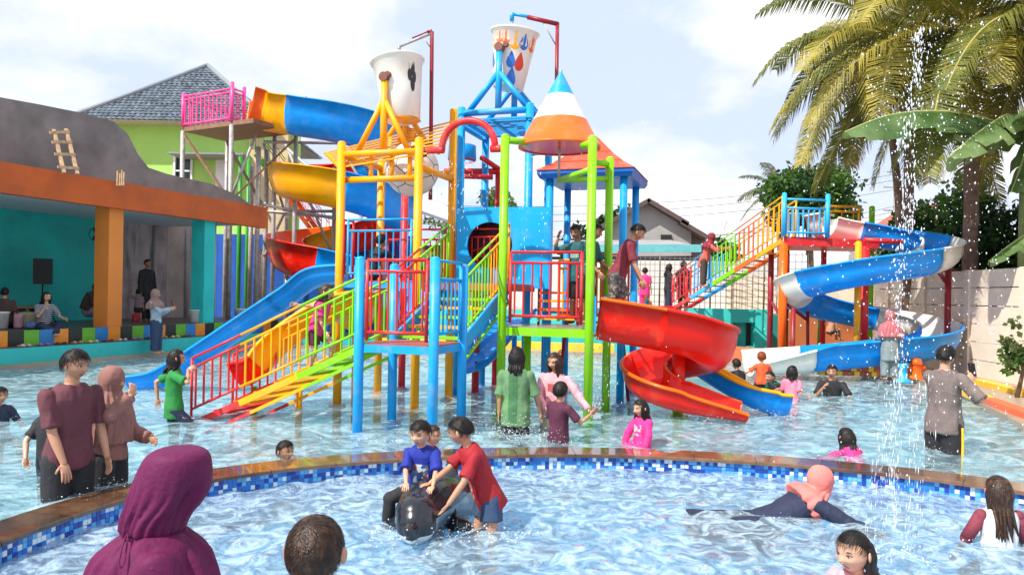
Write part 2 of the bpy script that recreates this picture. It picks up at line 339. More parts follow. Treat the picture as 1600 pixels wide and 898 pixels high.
# ---- rim of the wading pool: core wall, coping stones, mosaic band
def rim():
    t = thing('pool_rim', 'curved rim of the wading pool with wet brown granite coping and blue mosaic', 'pool rim', (0.9, 8.3, FLOOR_O))
    n = len(INNER); m = MB()
    a = offset_loop(INNER, sgn * 0.02); b = offset_loop(INNER, sgn * (RIM_W - 0.02))
    vs = [(p.x, p.y, FLOOR_O - 0.1) for p in a] + [(p.x, p.y, RIM_Z - 0.03) for p in a] + [(p.x, p.y, RIM_Z - 0.03) for p in b] + [(p.x, p.y, FLOOR_O - 0.1) for p in b]
    fs = [(k * n + j, (k + 1) * n + j, (k + 1) * n + (j + 1) % n, k * n + (j + 1) % n) for k in range(3) for j in range(n)]
    m.add(vs, fs); m.build('core_wall', mat('rim plaster', (0.25, 0.45, 0.55), 0.5), t)
    # mosaic band: small tiles, real geometry joined into one part
    MZ = [mat('mosaic navy', (0.012, 0.05, 0.36), 0.15, 0.2), mat('mosaic blue', (0.02, 0.18, 0.62), 0.15, 0.2), mat('mosaic sky', (0.12, 0.42, 0.80), 0.15, 0.2), mat('mosaic white', (0.66, 0.76, 0.84), 0.15, 0.1)]
    m = MB(); L_ = [0.0]
    for i in range(n): L_.append(L_[-1] + (INNER[(i + 1) % n] - INNER[i]).length)
    tot = L_[-1]; k = int(tot / 0.042)
    def at(s):
        s %= tot; i = int(np.searchsorted(L_, s, 'right') - 1); i = min(i, n - 1)
        f = (s - L_[i]) / (L_[i + 1] - L_[i]); p = INNER[i].lerp(INNER[(i + 1) % n], f); tt = (INNER[(i + 1) % n] - INNER[i]).normalized()
        return p, tt, Vector((-tt.y, tt.x, 0)) * sgn
    for i in range(k):
        s0 = i * tot / k; p, tt, nn = at(s0 + 0.021)
        if p.y < 3.5: continue
        for r_ in range(7):
            z = RIM_Z - 0.060 - r_ * 0.042; c = p - nn * (-0.012); h = 0.0188
            q = [c - tt * h + Vector((0, 0, z - h)), c + tt * h + Vector((0, 0, z - h)), c + tt * h + Vector((0, 0, z + h)), c - tt * h + Vector((0, 0, z + h))]
            bk = [w + nn * 0.012 for w in q]
            m.add(q + bk, [(0, 1, 2, 3), (0, 3, 7, 4), (3, 2, 6, 7), (1, 5, 6, 2), (0, 4, 5, 1)], int(rng.choice(4, p=[.26, .30, .24, .20])))
    m.build('mosaic_band', MZ, t, kind='stuff')
    GR = [mat('brown granite', (0.105, 0.050, 0.026), 0.10, 0.35, 9, coat=0.4, stain=(0.30, 0.18, 0.10), stain_s=2.0, stain_w=0.5), mat('dark granite', (0.055, 0.030, 0.020), 0.10, 0.4, 9, coat=0.4, stain=(0.25, 0.15, 0.08), stain_s=2.0, stain_w=0.4),
          mat('tan granite', (0.185, 0.10, 0.052), 0.12, 0.3, 9, coat=0.4, stain=(0.15, 0.08, 0.05), stain_s=2.0, stain_w=0.5)]
    seg = 0.62; k = int(tot / seg)
    for i in range(k):
        s0 = i * tot / k; s1 = (i + 1) * tot / k - 0.006
        if at(s0)[0].y < 2.0: continue
        m = MB(); top = []; 
        zt = RIM_Z + rng.uniform(-0.002, 0.002)
        for j in range(5):
            p, tt, nn = at(s0 + (s1 - s0) * j / 4); top.append((p - nn * 0.025, p + nn * (RIM_W + 0.01)))
        vs = [];
        for a_, b_ in top: vs += [(a_.x, a_.y, zt - 0.035), (a_.x, a_.y, zt - 0.006), (a_.x + (b_.x - a_.x) * .015, a_.y + (b_.y - a_.y) * .015, zt), (b_.x, b_.y, zt), (b_.x, b_.y, zt - 0.035)]
        fs = [(j * 5 + q, (j + 1) * 5 + q, (j + 1) * 5 + (q + 1) % 5, j * 5 + (q + 1) % 5) for j in range(4) for q in range(5)] + [(0, 1, 2, 3, 4), (24, 23, 22, 21, 20)]
        m.add(vs, fs); m.build('coping_stone', GR[int(rng.choice(3, p=[.45, .25, .30]))], t)
rim()

# ================================================================ LEFT BUILDING
def left_building():
    t = thing('poolside_shelter', 'open poolside shelter with burnt orange fascia and orange and teal columns', 'building', (*BL(0), GZ))
    def bx(name, t0, t1, o0, o1, z0, z1, material, par=t):
        m = MB(); m.prism([BL(t0, o0), BL(t0, o1), BL(t1, o1), BL(t1, o0)], z0, z1); return m.build(name, material, par)
    T0 = -11; T1 = 5.55
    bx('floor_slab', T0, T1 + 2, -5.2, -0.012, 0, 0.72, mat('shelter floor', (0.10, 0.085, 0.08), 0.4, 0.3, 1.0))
    # fascia and roof slab
    bx('fascia', T0, T1, -0.12, 0.10, 3.62, 4.27, FASC)
    bx('roof_slab', T0, T1 - 0.02, -5.2, -0.123, 3.80, 4.2, CONC)
    bx('soffit', T0, T1 - 0.02, -5.2, -0.123, 3.72, 3.797, mat('white soffit', (0.62, 0.66, 0.70), 0.8, 0.1))
    # columns
    for tt, w, ml in ((-4.55, .42, OCOL), (0.05, .42, OCOL), (3.25, .42, TEAL)):
        bx('column', tt - w / 2, tt + w / 2, -0.52, -0.06, 0.722, 3.78, ml)
    # back wall and end wall
    bx('back_wall', T0, 3.55, -4.2, -4.0, 0.722, 3.718, TEAL)
    bx('rear_wall', 5.56, 7.3, -4.1, -3.9, 0.722, 4.6, LCONC)
    bx('rear_wall', 3.555, 5.55, -4.1, -3.9, 0.722, 3.718, mat('streaked grey plaster', (0.42, 0.38, 0.39), 0.9, 0.35, 1.5, 0.4, 9, stain=(0.06, 0.05, 0.05), stain_s=1.6, stain_w=0.85, detail=10, stretch=(2.5, 2.5, .35)))
    for tt in (5.0, 6.4): 
        m = MB(); p = BL(tt, -3.85); m.tube([(p.x, p.y, 0.72), (p.x, p.y, 3.7)], 0.07); m.build('drain_pipe', mat('grey pipe', (0.36, 0.35, 0.36), 0.5), t)
    for tt in (3.75,):
        m = MB(); p = BL(tt, -0.35); m.tube([(p.x, p.y, 0.72), (p.x, p.y, 3.7)], 0.06); m.build('drain_pipe', mat('grey pipe', (0.3, 0.3, 0.3), 0.5), t)
    # low sitting bench along the back wall
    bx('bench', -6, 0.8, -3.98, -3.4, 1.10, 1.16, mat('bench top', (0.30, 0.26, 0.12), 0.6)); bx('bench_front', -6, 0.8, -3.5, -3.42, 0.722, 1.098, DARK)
    # step: coloured tiles
    st = thing('poolside_step', 'teal step along the shelter edged with a row of coloured tiles', 'step', (*BL(0), 0))
    m = MB(); m.prism([BL(T0, -0.01), BL(T0, 0.42), BL(T1 + 1.6, 0.42), BL(T1 + 1.6, -0.01)], 0, 0.40); m.build('ledge', mat('dark ledge top', (0.10, 0.09, 0.08), 0.5, 0.3), st)
    m = MB(); m.prism([BL(T0, 0.423), BL(T0, 0.47), BL(T1 + 1.6, 0.47), BL(T1 + 1.6, 0.423)], 0, 0.395); m.build('riser', TEALL, st)
    tc_ = [mat('tile green', (0.13, 0.42, 0.02), 0.4), mat('tile blue', (0.02, 0.20, 0.50), 0.4), mat('tile orange', (0.80, 0.27, 0.02), 0.4), mat('tile black', (0.02, 0.02, 0.02), 0.4)]
    k = 0; x = T0
    while x < T1 + 1.5:
        w = 0.36; m = MB(); m.prism([BL(x + .004, -0.011), BL(x + .004, 0.016), BL(x + w - .004, 0.016), BL(x + w - .004, -0.011)], 0.402, 0.735)
        m.build('tile', tc_[k % 4], st); k += 1; x += w
    # raw concrete parapet standing above the roof
    pw = thing('concrete_wall', 'unfinished raw concrete wall with a curved sloping top above the shelter roof', 'wall', (*BL(0, -1.2), 4.2))
    m = MB(); prof = [(P(u, v, 0.0001), u, v) for u, v in ((-60, 150), (0, 152), (60, 163), (130, 177), (178, 190), (200, 210), (215, 240), (232, 262), (262, 272), (330, 287), (372, 305), (405, 330))]
    top = []
    for _, u, v in prof:
        # intersect view ray with the vertical plane 1.2 m behind the fascia
        lo, hi = 6.0, 45.0
        for _i in range(50):
            d = (lo + hi) / 2; q = P(u, v, d); s_ = (Vector((q.x, q.y)) - BL(0, -1.2)).dot(BN)
            if s_ > 0: lo = d
            else: hi = d
        top.append(P(u, v, d))
    nrm = Vector((BN.x, BN.y, 0)); vs = []
    for q in top: vs += [q, q - nrm * 0.25, Vector((q.x, q.y, 4.0)) - nrm * 0.25, Vector((q.x, q.y, 4.0))]
    fs = [(i * 4 + j, i * 4 + (j + 1) % 4, (i + 1) * 4 + (j + 1) % 4, (i + 1) * 4 + j) for i in range(len(top) - 1) for j in range(4)]
    fs += [(0, 1, 2, 3), tuple(len(vs) - 4 + j for j in (3, 2, 1, 0))]
    m.add(vs, fs); m.build('wall_body', CONC, pw)
    # ladder leaning on the wall
    b0 = P(110, 276, 15.9); q0 = BL(0, -0.75)
    lad = thing('wooden_ladder', 'short bare timber ladder leaning on the raw concrete wall', 'ladder', P(108, 272, 16.3))
    la, lb = P(100, 270, 16.9), P(84, 203, 17.35); ra, rb = P(121, 272, 17.1), P(103, 202, 17.55)
    m = MB(); m.beam(la, lb, .07, .05); m.build('side_rail', WOOD, lad); m = MB(); m.beam(ra, rb, .07, .05); m.build('side_rail', WOOD, lad)
    for f in (0.12, 0.42, 0.70, 0.93):
        a = la.lerp(lb, f); b = ra.lerp(rb, f); m = MB(); e = (b - a).normalized() * .08; m.beam(a - e - Vector((0, .04, 0)), b + e - Vector((0, .04, 0)), .05, .06); m.build('rung', WOOD, lad)
    bs = thing('timber_offcuts', 'small upright timber offcuts behind the orange fascia', 'timber', P(188, 287, 18.5))
    for u, h in ((183, 20), (187, 16), (190, 21), (193, 18)):
        m = MB(); m.beam(P(u, 290, 18.5), P(u + 1, 287 - h, 18.5), .04, .03); m.build('stick', WOOD, bs)
left_building()

# ================================================================ FAR SIDE : kerbs, terrace, fence, pump room
def wall_between(name, a, b, th, z0, z1, material, par=None, **kw):
    a = Vector(a); b = Vector(b); n = Vector((-(b - a).y, (b - a).x)).normalized() * th
    m = MB(); m.prism([a, b, b + n, a + n], z0, z1); return m.build(name, material, par, **kw)
def far_side():
    t = thing('terrace', 'raised far terrace with pale teal retaining wall and yellow kerb', 'terrace', (2, 24, GZ))
    m = MB(); m.prism([(-1.5, 24.0), (6.8, 22.4), (8.2, 23), (8.2, 60), (-2.9, 60), (-2.9, 24.3)], GZ - 0.05, 1.22); m.build('retaining_wall', TEALL, t)
    m = MB(); m.prism([(-2.85, 24.4), (-1.5, 24.1), (6.8, 22.5), (8.1, 23.1), (8.1, 60), (-2.85, 60)], 1.224, 1.27); m.build('paving', mat('terrace paving', (0.42, 0.38, 0.33), 0.8, 0.25, 0.8), t)
    kb = [mat('kerb yellow', (0.86, 0.50, 0.03), 0.5, 0.12, 1.0, stain=(0.4, 0.25, 0.1), stain_s=1.2, stain_w=0.4), mat('kerb teal', (0.02, 0.42, 0.50), 0.5, stain=(0.1, 0.25, 0.25), stain_s=1, stain_w=0.4), mat('kerb red', (0.72, 0.14, 0.05), 0.5, stain=(0.35, 0.12, 0.08), stain_s=1.2, stain_w=0.5)]
    k = thing('painted_kerb', 'low yellow teal and red painted kerb along the far pool edge', 'kerb', (1, 23, GZ))
    pts = [(-7.4, 22.9), (-4, 23.3), (0, 22.9), (3.0, 22.3), (4.2, 21.8), (5.3, 21.0), (7.2, 18.8)]
    cols = [1, 0, 0, 1, 2, 2]
    for i in range(len(pts) - 1):
        e = (Vector(pts[i + 1]) - Vector(pts[i])).normalized() * 0.003
        wall_between('kerb_block', Vector(pts[i]) + e, Vector(pts[i + 1]) - e, 0.32, GZ - .03, 0.30 + 0.12 * (cols[i] == 2), kb[cols[i]], k)
    # right side kerbs
    k2 = thing('painted_kerb', 'low red and yellow painted kerbs on the deck beside the precast wall', 'kerb', (8.5, 12, GZ))
    for a, b, c in (((8.9, 15.6), (7.95, 12.6), 0), ((7.93, 12.55), (7.35, 10.2), 2), ((9.6, 15.6), (9.2, 13.2), 0), ((9.18, 13.15), (8.7, 10.5), 2)):
        wall_between('kerb_block', a, b, -0.22, GZ - .03, GZ + 0.09, kb[c], k2)
    # pump room opening
    q0 = P(1150, 540, 22.35); pr = thing('pump_room', 'bright teal pump room block with a dark square opening', 'pump room', (q0.x, q0.y, GZ))
    a = XY(1078, 22.3); b = XY(1206, 21.9); m = MB(); o0 = XY(1146, 22.1); o1 = XY(1181, 22.0)
    back = Vector((0, 0.5))
    for nm, p0, p1, z0, z1 in (('wall', a, o0, GZ, 1.40), ('wall', o1, b, GZ, 1.40), ('lintel', o0, o1, 1.02, 1.399), ('sill', o0, o1, GZ, 0.34)):
        m = MB(); m.prism([p0, p1, p1 + back, p0 + back], z0, z1); m.build(nm, TEALL, pr)
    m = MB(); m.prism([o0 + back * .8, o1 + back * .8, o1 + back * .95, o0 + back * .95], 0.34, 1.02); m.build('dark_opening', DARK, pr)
    # white wall behind and the wire fence
    ww = wall_between('boundary_wall', (-2.8, 29.2), (9, 27), 0.2, 1.2, 3.02, mat('whitewashed wall', (0.62, 0.60, 0.57), 0.9, 0.15, 0.7, 0.2, 10, stain=(0.35, 0.33, 0.31), stain_s=0.6, stain_w=0.5), label='whitewashed boundary wall behind the wire fence', category='wall')
    for (u0, u1, d0, d1, top, lab) in ((955, 1202, 25.5, 23.5, 3.0, 'rusty wire grid fence on the far terrace behind the rainbow stair'), (1204, 1262, 23.4, 23.0, 3.1, 'narrow rusty wire grid fence panel beside the red post')):
        a = XY(u0, d0); b = XY(u1, d1); fe = thing('wire_fence', lab, 'fence', (a.x, a.y, 1.27))
        L_ = (b - a).length; nv = int(L_ / 0.16)
        FM = mat('dark fence wire', (0.16, 0.14, 0.13), 0.6, metal=0.3)
        for i in range(nv + 1):
            q = a.lerp(b, i / nv); big = i % 10 == 0
            m = MB(); m.tube([(q.x, q.y, 1.25), (q.x, q.y, top + (0.05 if big else 0))], 0.028 if big else 0.009, 5); m.build('fence_post' if big else 'wire', FM, fe)
        for j in range(9):
            z = 1.36 + j * (top - 1.40) / 8; m = MB(); m.tube([(a.x, a.y, z), (b.x, b.y, z)], 0.009, 5); m.build('wire', FM, fe)
far_side()

# ================================================================ PRECAST WALL (right)
def precast():
    t = thing('precast_wall', 'cream precast concrete panel wall along the right hand deck', 'wall', (10, 15, GZ))
    pts = [Vector((10.0, 7.4)) + Vector((0.037, 1)).normalized() * 2.0 * i for i in range(9)]
    pts += [pts[-1] + Vector((-1.9, 0.35)) * i for i in range(1, 3)]
    H = 2.36
    for i, p in enumerate(pts):
        d = (pts[min(i + 1, len(pts) - 1)] - pts[max(i - 1, 0)]).normalized()
        m = MB(); m.box((p.x, p.y, GZ + (H + .03) / 2 - .05), (0.17, 0.17, H + 0.10), math.atan2(d.y, d.x)); m.build('post', WALLW, t)
        if i == len(pts) - 1: break
        q = pts[i + 1]; e = (q - p).normalized(); nn = Vector((-e.y, e.x))
        for r_ in range(6):
            z0 = GZ - .03 + r_ * 0.40; a = p + e * 0.09; b = q - e * 0.09; off = rng.uniform(-.006, .006); nb = nn * 0.03
            m = MB(); m.prism([a - nb + nn * off, b - nb + nn * off, b + nb + nn * off, a + nb + nn * off], z0 + .012, z0 + 0.39); m.build('panel', WALLW, t)
precast()

# ================================================================ BUILDINGS BEHIND
def tile_roof_mat(name, c1, c2, s):
    m = bpy.data.materials.new(name); m.use_nodes = True; N = m.node_tree.nodes; L = m.node_tree.links; b = N['Principled BSDF']
    t = N.new('ShaderNodeTexCoord'); n = N.new('ShaderNodeTexNoise'); n.inputs['Scale'].default_value = 3; n.inputs['Detail'].default_value = 8; L.new(t.outputs['Object'], n.inputs['Vector'])
    r = N.new('ShaderNodeValToRGB'); r.color_ramp.elements[0].color = (*c1, 1); r.color_ramp.elements[1].color = (*c2, 1); r.color_ramp.elements[0].position = .35; r.color_ramp.elements[1].position = .65
    L.new(n.outputs['Fac'], r.inputs['Fac']); L.new(r.outputs[0], b.inputs['Base Color']); b.inputs['Roughness'].default_value = 0.55
    return m
def hip_roof_tiles(par, corners, ridge, material, course=0.26, wid=0.24):
    """corners: 2 eave points front-left, front-right ; ridge: 2 points ; rows of half-round tiles, joined"""
    A, B = [Vector(c) for c in corners]; C, D = [Vector(c) for c in ridge]   # A-B eave, D above A, C above B
    m = MB(); up = ((C + D) / 2 - (A + B) / 2); rows = int(up.length / course); nrm = (B - A).cross(D - A).normalized()
    if nrm.z < 0: nrm = -nrm
    for r_ in range(rows):
        f0 = r_ / rows; f1 = (r_ + 1.12) / rows
        a0 = A.lerp(D, f0); b0 = B.lerp(C, f0); a1 = A.lerp(D, min(f1, 1)); b1 = B.lerp(C, min(f1, 1)); ln = (b0 - a0).length
        k = max(1, int(ln / wid)); dirn = (b0 - a0).normalized(); upv = (a1 - a0); upv = upv - dirn * upv.dot(dirn)
        for j in range(k):
            c0 = a0 + dirn * (ln * j / k); w = ln / k; prof = ((0, 0.0), (0.25, 0.035), (0.5, 0.05), (0.75, 0.035), (1, 0.0))
            lo = [c0 + dirn * w * x + nrm * (h + 0.045) for x, h in prof]; hi = [c0 + upv * 1.0 + dirn * w * x + nrm * (h) for x, h in prof]
            lip = [c0 + dirn * w * x + nrm * (h - 0.01) for x, h in prof]
            vs = lip + lo + hi; fs = [(i, i + 1, 6 + i, 5 + i) for i in range(4)] + [(5 + i, 6 + i, 11 + i, 10 + i) for i in range(4)]
            m.add(vs, fs, 0)
    return m.build('roof_tiles', material, par, kind='stuff')
def green_house():
    d = 36.0; t = thing('green_house', 'lime green house with a blue grey tiled hip roof behind the pink platform', 'house', P(290, 470, d))
    w0, w1 = P(150, 200, d), P(468, 200, d); zb = 0
    ez = P(250, 192, d).z
    # wall with a window opening built from strips
    x0, x1 = w0.x, w1.x; wx0, wx1 = P(273, 260, d).x, P(300, 260, d).x; wz0, wz1 = P(280, 300, d).z, P(280, 240, d).z
    dx0, dx1 = P(338, 260, d).x, P(358, 260, d).x; dz1 = P(340, 239, d).z
    for a, b, c, e in ((x0, wx0, zb, ez), (wx0, wx1, zb, wz0), (wx0, wx1, wz1, ez), (wx1, x1, zb, ez)):
        m = MB(); m.prism([(a, d), (b, d), (b, d + .25), (a, d + .25)], c, e); m.build('wall', GWALL, t)
    wd = MB().box(((wx0 + wx1) / 2, d + .12, (wz0 + wz1) / 2), (wx1 - wx0, .02, wz1 - wz0)).build('window', mat('dark window glass', (0.03, 0.04, 0.05), 0.08), t)
    FR = mat('white window frame', (0.75, 0.75, 0.75), 0.5)
    mz = wz0 + (wz1 - wz0) * .55
    for c, s in (((wx0, d - .01, (wz0 + wz1) / 2), (.10, .12, wz1 - wz0 + .1)), ((wx1, d - .01, (wz0 + wz1) / 2), (.10, .12, wz1 - wz0 + .1)), (((wx0 + wx1) / 2, d - .005, wz1), (wx1 - wx0, .1, .1)), (((wx0 + wx1) / 2, d - .005, mz), (wx1 - wx0, .1, .07))):
        MB().box(c, s).build('frame', FR, wd)
    MB().box(((dx0 + dx1) / 2, d - .05, dz1 - 1.0), (dx1 - dx0, .06, 2.0)).build('door', FR, t)
    m = MB(); m.box(((dx0 + dx1) / 2 - .2, d - 0.8, dz1 - .9 + .6), (3.4, 1.5, .08)); m.build('awning', mat('awning grey', (0.25, 0.25, 0.28), 0.6), t)
    # side extension in beige
    MB().prism([(x1 - .01 - 2.2, d - .4), (x1 - .4, d - .4), (x1 - .4, d - .003), (x1 - 2.21, d - .003)], 0, ez - .3).build('side_wing', mat('beige wing', (0.55, 0.45, 0.25), 0.8), t)
    # hip roof
    f0, f1 = P(105, 186, d - 1.0), P(423, 158, d - 1.0); f1.z = f0.z; dp = 9.5
    ap = P(325, 105, d + 3.6); ap2 = Vector((ap.x + .5, d + 5.0, ap.z))
    b0, b1 = f0 + Vector((0, dp, 0)), f1 + Vector((0, dp, 0))
    RM = tile_roof_mat('blue grey roof tiles', (0.055, 0.075, 0.10), (0.16, 0.20, 0.24), 3)
    m = MB(); m.add([f0, f1, b1, b0, ap], [(0, 1, 4), (1, 2, 4), (2, 3, 4), (3, 0, 4), (3, 2, 1, 0)]); m.build('roof_deck', RM, t)
    hip_roof_tiles(t, (f0, f1), (ap + Vector((.05, 0, 0)), ap), RM); hip_roof_tiles(t, (f1, b1), (ap, ap), RM)
    hc = mat('hip cap', (0.22, 0.25, 0.28), 0.6)
    for e in (f0, f1): MB().tube([e + Vector((0, 0, .06)), ap + Vector((0, 0, .08))], 0.13, 6).build('hip_cap', hc, t)
    MB().prism([(f0.x - .02, f0.y - .02), (f1.x + .02, f0.y - .02), (f1.x + .02, f0.y + 1.5), (f0.x - .02, f0.y + 1.5)], ez - .12, f0.z - .01).build('eave_board', mat('pale eave board', (0.50, 0.44, 0.38), 0.8), t)
green_house()
def grey_house():
    d = 40.0; t = thing('grey_house', 'unpainted grey gable house with a dark roof behind the terrace', 'house', P(1010, 450, d))
    GW = mat('grey block wall', (0.40, 0.385, 0.38), 0.9, 0.18, 0.6, 0.3, 10, stain=(0.24, 0.22, 0.22), stain_s=0.5, stain_w=0.6)
    pts = [(946, 450), (946, 350), (1014, 314), (1068, 348), (1080, 358), (1080, 450)]
    m = MB(); f = [P(u, v, d) for u, v in pts]; m.slab([Vector((q.x, d, q.z)) for q in f][::-1], 0.2); m.build('gable_wall', GW, t)
    m = MB(); q = [P(u, v, d - .5) for u, v in ((980, 450), (980, 330), (1014, 316), (1014, 450))]
    for nm, pl in (('roof', [(936, 352), (1014, 309)]), ('roof', [(1014, 309), (1078, 347)]), ('roof', [(1066, 343), (1108, 368)])):
        a, b = P(*pl[0], d - .6), P(*pl[1], d - .6); dd = Vector((0, 9, 0))
        m = MB(); m.slab([a, b, b + dd, a + dd], 0.22); m.build(nm, mat('dark brown roof', (0.11, 0.075, 0.07), 0.8, 0.3, 2), t)
    m = MB(); q = [P(u, v, d + .6) for u, v in ((1080, 450), (1080, 356), (1104, 372), (1104, 450))]; m.slab(q[::-1], .2); m.build('lean_to_wall', mat('brown block wall', (0.22, 0.17, 0.16), 0.9, 0.25, 0.8, 0.3, 8), t)
    m = MB(); c = P(1041, 370, d - .06); m.box(c, (0.55, .10, .22)); m.build('vent', DARK, t)
    # canopy in front
    c = thing('long_canopy', 'long low canopy with a pale blue edge beam in front of the grey house', 'canopy', P(1020, 480, 31))
    a, b = P(790, 388, 32), P(1096, 388, 30)
    m = MB(); m.beam(a, b, .10, .30); m.build('edge_beam', mat('pale teal beam', (0.12, 0.42, 0.46), 0.6), c)
    m = MB(); dd = Vector((0, 6, .75)); m.slab([a + Vector((0, .2, .1)), b + Vector((0, .2, .1)), b + dd, a + dd], .08); m.build('roof_sheet', mat('grey sheet roof', (0.30, 0.30, 0.30), 0.6, .2, 1), c)
    m = MB(); m.beam(P(790, 413, 32.2), P(1082, 412, 30.6), .12, .62); m.build('fascia', mat('charcoal fascia', (0.035, 0.045, 0.055), 0.7), c)
    for u in (850, 960, 1060):
        q = P(u, 400, 31.5); MB().tube([(q.x, q.y, 1.2), q], .06, 6).build('post', STEEL, c)
    # red tiled roof far right, seen between the palms
    r = thing('red_roof_house', 'house with a rusty red tiled roof behind the white and blue slide', 'house', P(1400, 450, 42))
    a, b, tp = P(1360, 356, 42), P(1470, 350, 42), P(1420, 318, 46)
    m = MB(); m.slab([a, b, P(1470, 318, 46), tp], .2); m.build('roof', mat('rust red tiles', (0.33, 0.11, 0.07), 0.8, .35, 5, .4, 18), r)
    q0, q1 = P(1368, 450, 42.5), P(1470, 450, 42.5); MB().prism([(q0.x, 42.5), (q1.x, 42.5), (q1.x, 46), (q0.x, 46)], 0, P(1400, 357, 42.5).z).build('wall', GW, r)
    # white metal roof behind the yellow tower
    s = thing('white_shed', 'shed with a white sheet metal roof behind the yellow tower', 'shed', P(660, 450, 33))
    m = MB(); m.slab([P(575, 300, 32), P(722, 352, 30), P(722, 330, 36), P(575, 282, 38)], .1); m.build('roof', mat('white sheet metal', (0.74, 0.74, 0.76), 0.5, .06, 2), s)
    m = MB(); q0, q1 = P(596, 450, 33.5), P(716, 450, 31.5); m.prism([(q0.x, q0.y), (q1.x, q1.y), (q1.x, q1.y + 2), (q0.x, q0.y + 2)], 1.2, 3.7); m.build('wall', mat('mottled dark wall', (0.16, 0.15, 0.15), .9, .5, 3), s)
    # tarpaulin blue sheet wall under the big slide
    bw = thing('blue_sheet_wall', 'tall deep blue sheet metal wall behind the left spiral slide', 'wall', P(430, 500, 26.5))
    a, b = XY(320, 31.5), XY(650, 30.6); k = 34
    for i in range(k):
        p = a.lerp(b, i / k); q = a.lerp(b, (i + .97) / k); m = MB(); m.prism([p, q, q + Vector((0, .04 + .03 * (i % 2))), p + Vector((0, .04 + .03 * (i % 2)))], GZ, P(430, 366, 31).z)
        m.build('sheet', mat('royal blue sheet', (0.006, 0.085, 0.42), 0.4, 0.25, 1.2, stain=(0.01, 0.04, 0.15), stain_s=.8, stain_w=.6), bw)
grey_house()
def power_lines():
    for i, (a, b) in enumerate((((560, 315), (1400, 272)), ((560, 330), (1400, 281)), ((560, 338), (1400, 296)), ((700, 375), (1400, 322)), ((700, 383), (1400, 330)), ((560, 350), (1400, 340)))):
        m = MB(); A = P(*a, 52); B = P(*b, 60); pts = []
        for j in range(17):
            f = j / 16; q = A.lerp(B, f); q.z -= 1.2 * (1 - (2 * f - 1) ** 2); pts.append(q)
        m.tube(pts, 0.022, 4); m.build('power_cable', mat('cable black', (0.05, 0.05, 0.06), .6), label='thin dark overhead power cable strung above the grey house', category='cable', group='overhead power cables')
    t = thing('utility_pole', 'distant utility pole with cross arms beyond the grey house', 'pole', P(1395, 460, 60))
    q = P(1396, 460, 60); MB().tube([(q.x, q.y, 0), (q.x, q.y, 12.5)], .14, 6).build('pole', mat('grey pole', (.3, .29, .28), .8), t)
    for z in (11.8, 10.6, 8.8): MB().box((q.x, q.y, z), (1.8, .1, .1)).build('cross_arm', mat('grey pole', (.3, .29, .28), .8), t)
    q = P(562, 440, 52); t = thing('utility_pole', 'utility pole hidden behind the yellow bucket tower', 'pole', q); MB().tube([(q.x, q.y, 0), (q.x, q.y, 8.4)], .14, 6).build('pole', mat('grey pole', (.3, .29, .28), .8), t)
    m = thing('radio_mast', 'thin lattice radio mast far beyond the rainbow stair', 'mast', P(1132, 450, 120))
    q = P(1132, 450, 120)
    for dx in (-.5, .5): MB().tube([(q.x + dx, 120, 0), (q.x + dx * .3, 120, 14.5)], .07, 4).build('leg', STEEL, m)
    for j in range(7): MB().beam((q.x - .5 + j * .05, 120, j * 2), (q.x + .45 - j * .05, 120, j * 2 + 2), .06, .06).build('brace', STEEL, m)
power_lines()
# ================================================================ PLAY STRUCTURE
E1 = Vector((0.951, -0.309)); E2 = Vector((0.309, 0.951))
V3 = lambda p, z: Vector((p[0], p[1], z))
def post(par, xy, z0, z1, r, material, name='post', cap=True, flange=None):
    m = MB(); m.tube([V3(xy, z0), V3(xy, z1)], r, 14)
    if cap: m.ball(V3(xy, z1), (r, r, r * .6), 14, 6)
    if flange: m.tube([V3(xy, flange - .06), V3(xy, flange - .01)], r * 2.1, 16)
    return m.build(name, material, par)
def pipe(par, pts, r, material, name='pipe', n=10):
    return MB().tube(pts, r, n).build(name, material, par)
def split_line(A, B, cols):
    """cols: list of (fraction end, material) -> pieces"""
    out = []; f0 = 0
    for f1, mt in cols: out.append((A.lerp(B, f0), A.lerp(B, f1), mt)); f0 = f1
    return out
def railing(par, A, B, h, cols, nb, r=0.017, rb=0.012, low=0.10, gap=0.13, ends=True, top2=True, name='railing', dbl=False):
    """guard rail from floor point A to floor point B"""
    A = Vector(A); B = Vector(B); Z = Vector((0, 0, 1))
    if not isinstance(cols, list): cols = [(1.0, cols)]
    rail = None
    for a, b, mt in split_line(A, B, cols):
        for q in [h, low] + ([h - gap] if top2 else []):
            o = MB().tube([a + Z * q, b + Z * q], r, 8).build(name if rail is None else 'rail', mt, rail or par); rail = rail or o
    def colr(f):
        for fe, mt in cols:
            if f <= fe + 1e-6: return mt
        return cols[-1][1]
    tp = h - gap if top2 else h
    for i in range(nb):
        f = (i + 0.5) / nb; q = A.lerp(B, f)
        MB().tube([q + Z * low, q + Z * tp], rb, 6, cap=False).build('baluster', colr(f), rail)
    if ends:
        for f in (0.0, 1.0):
            q = A.lerp(B, f); MB().tube([q, q + Z * h], r * 1.15, 8).build('stanchion', colr(f), rail)
    return rail
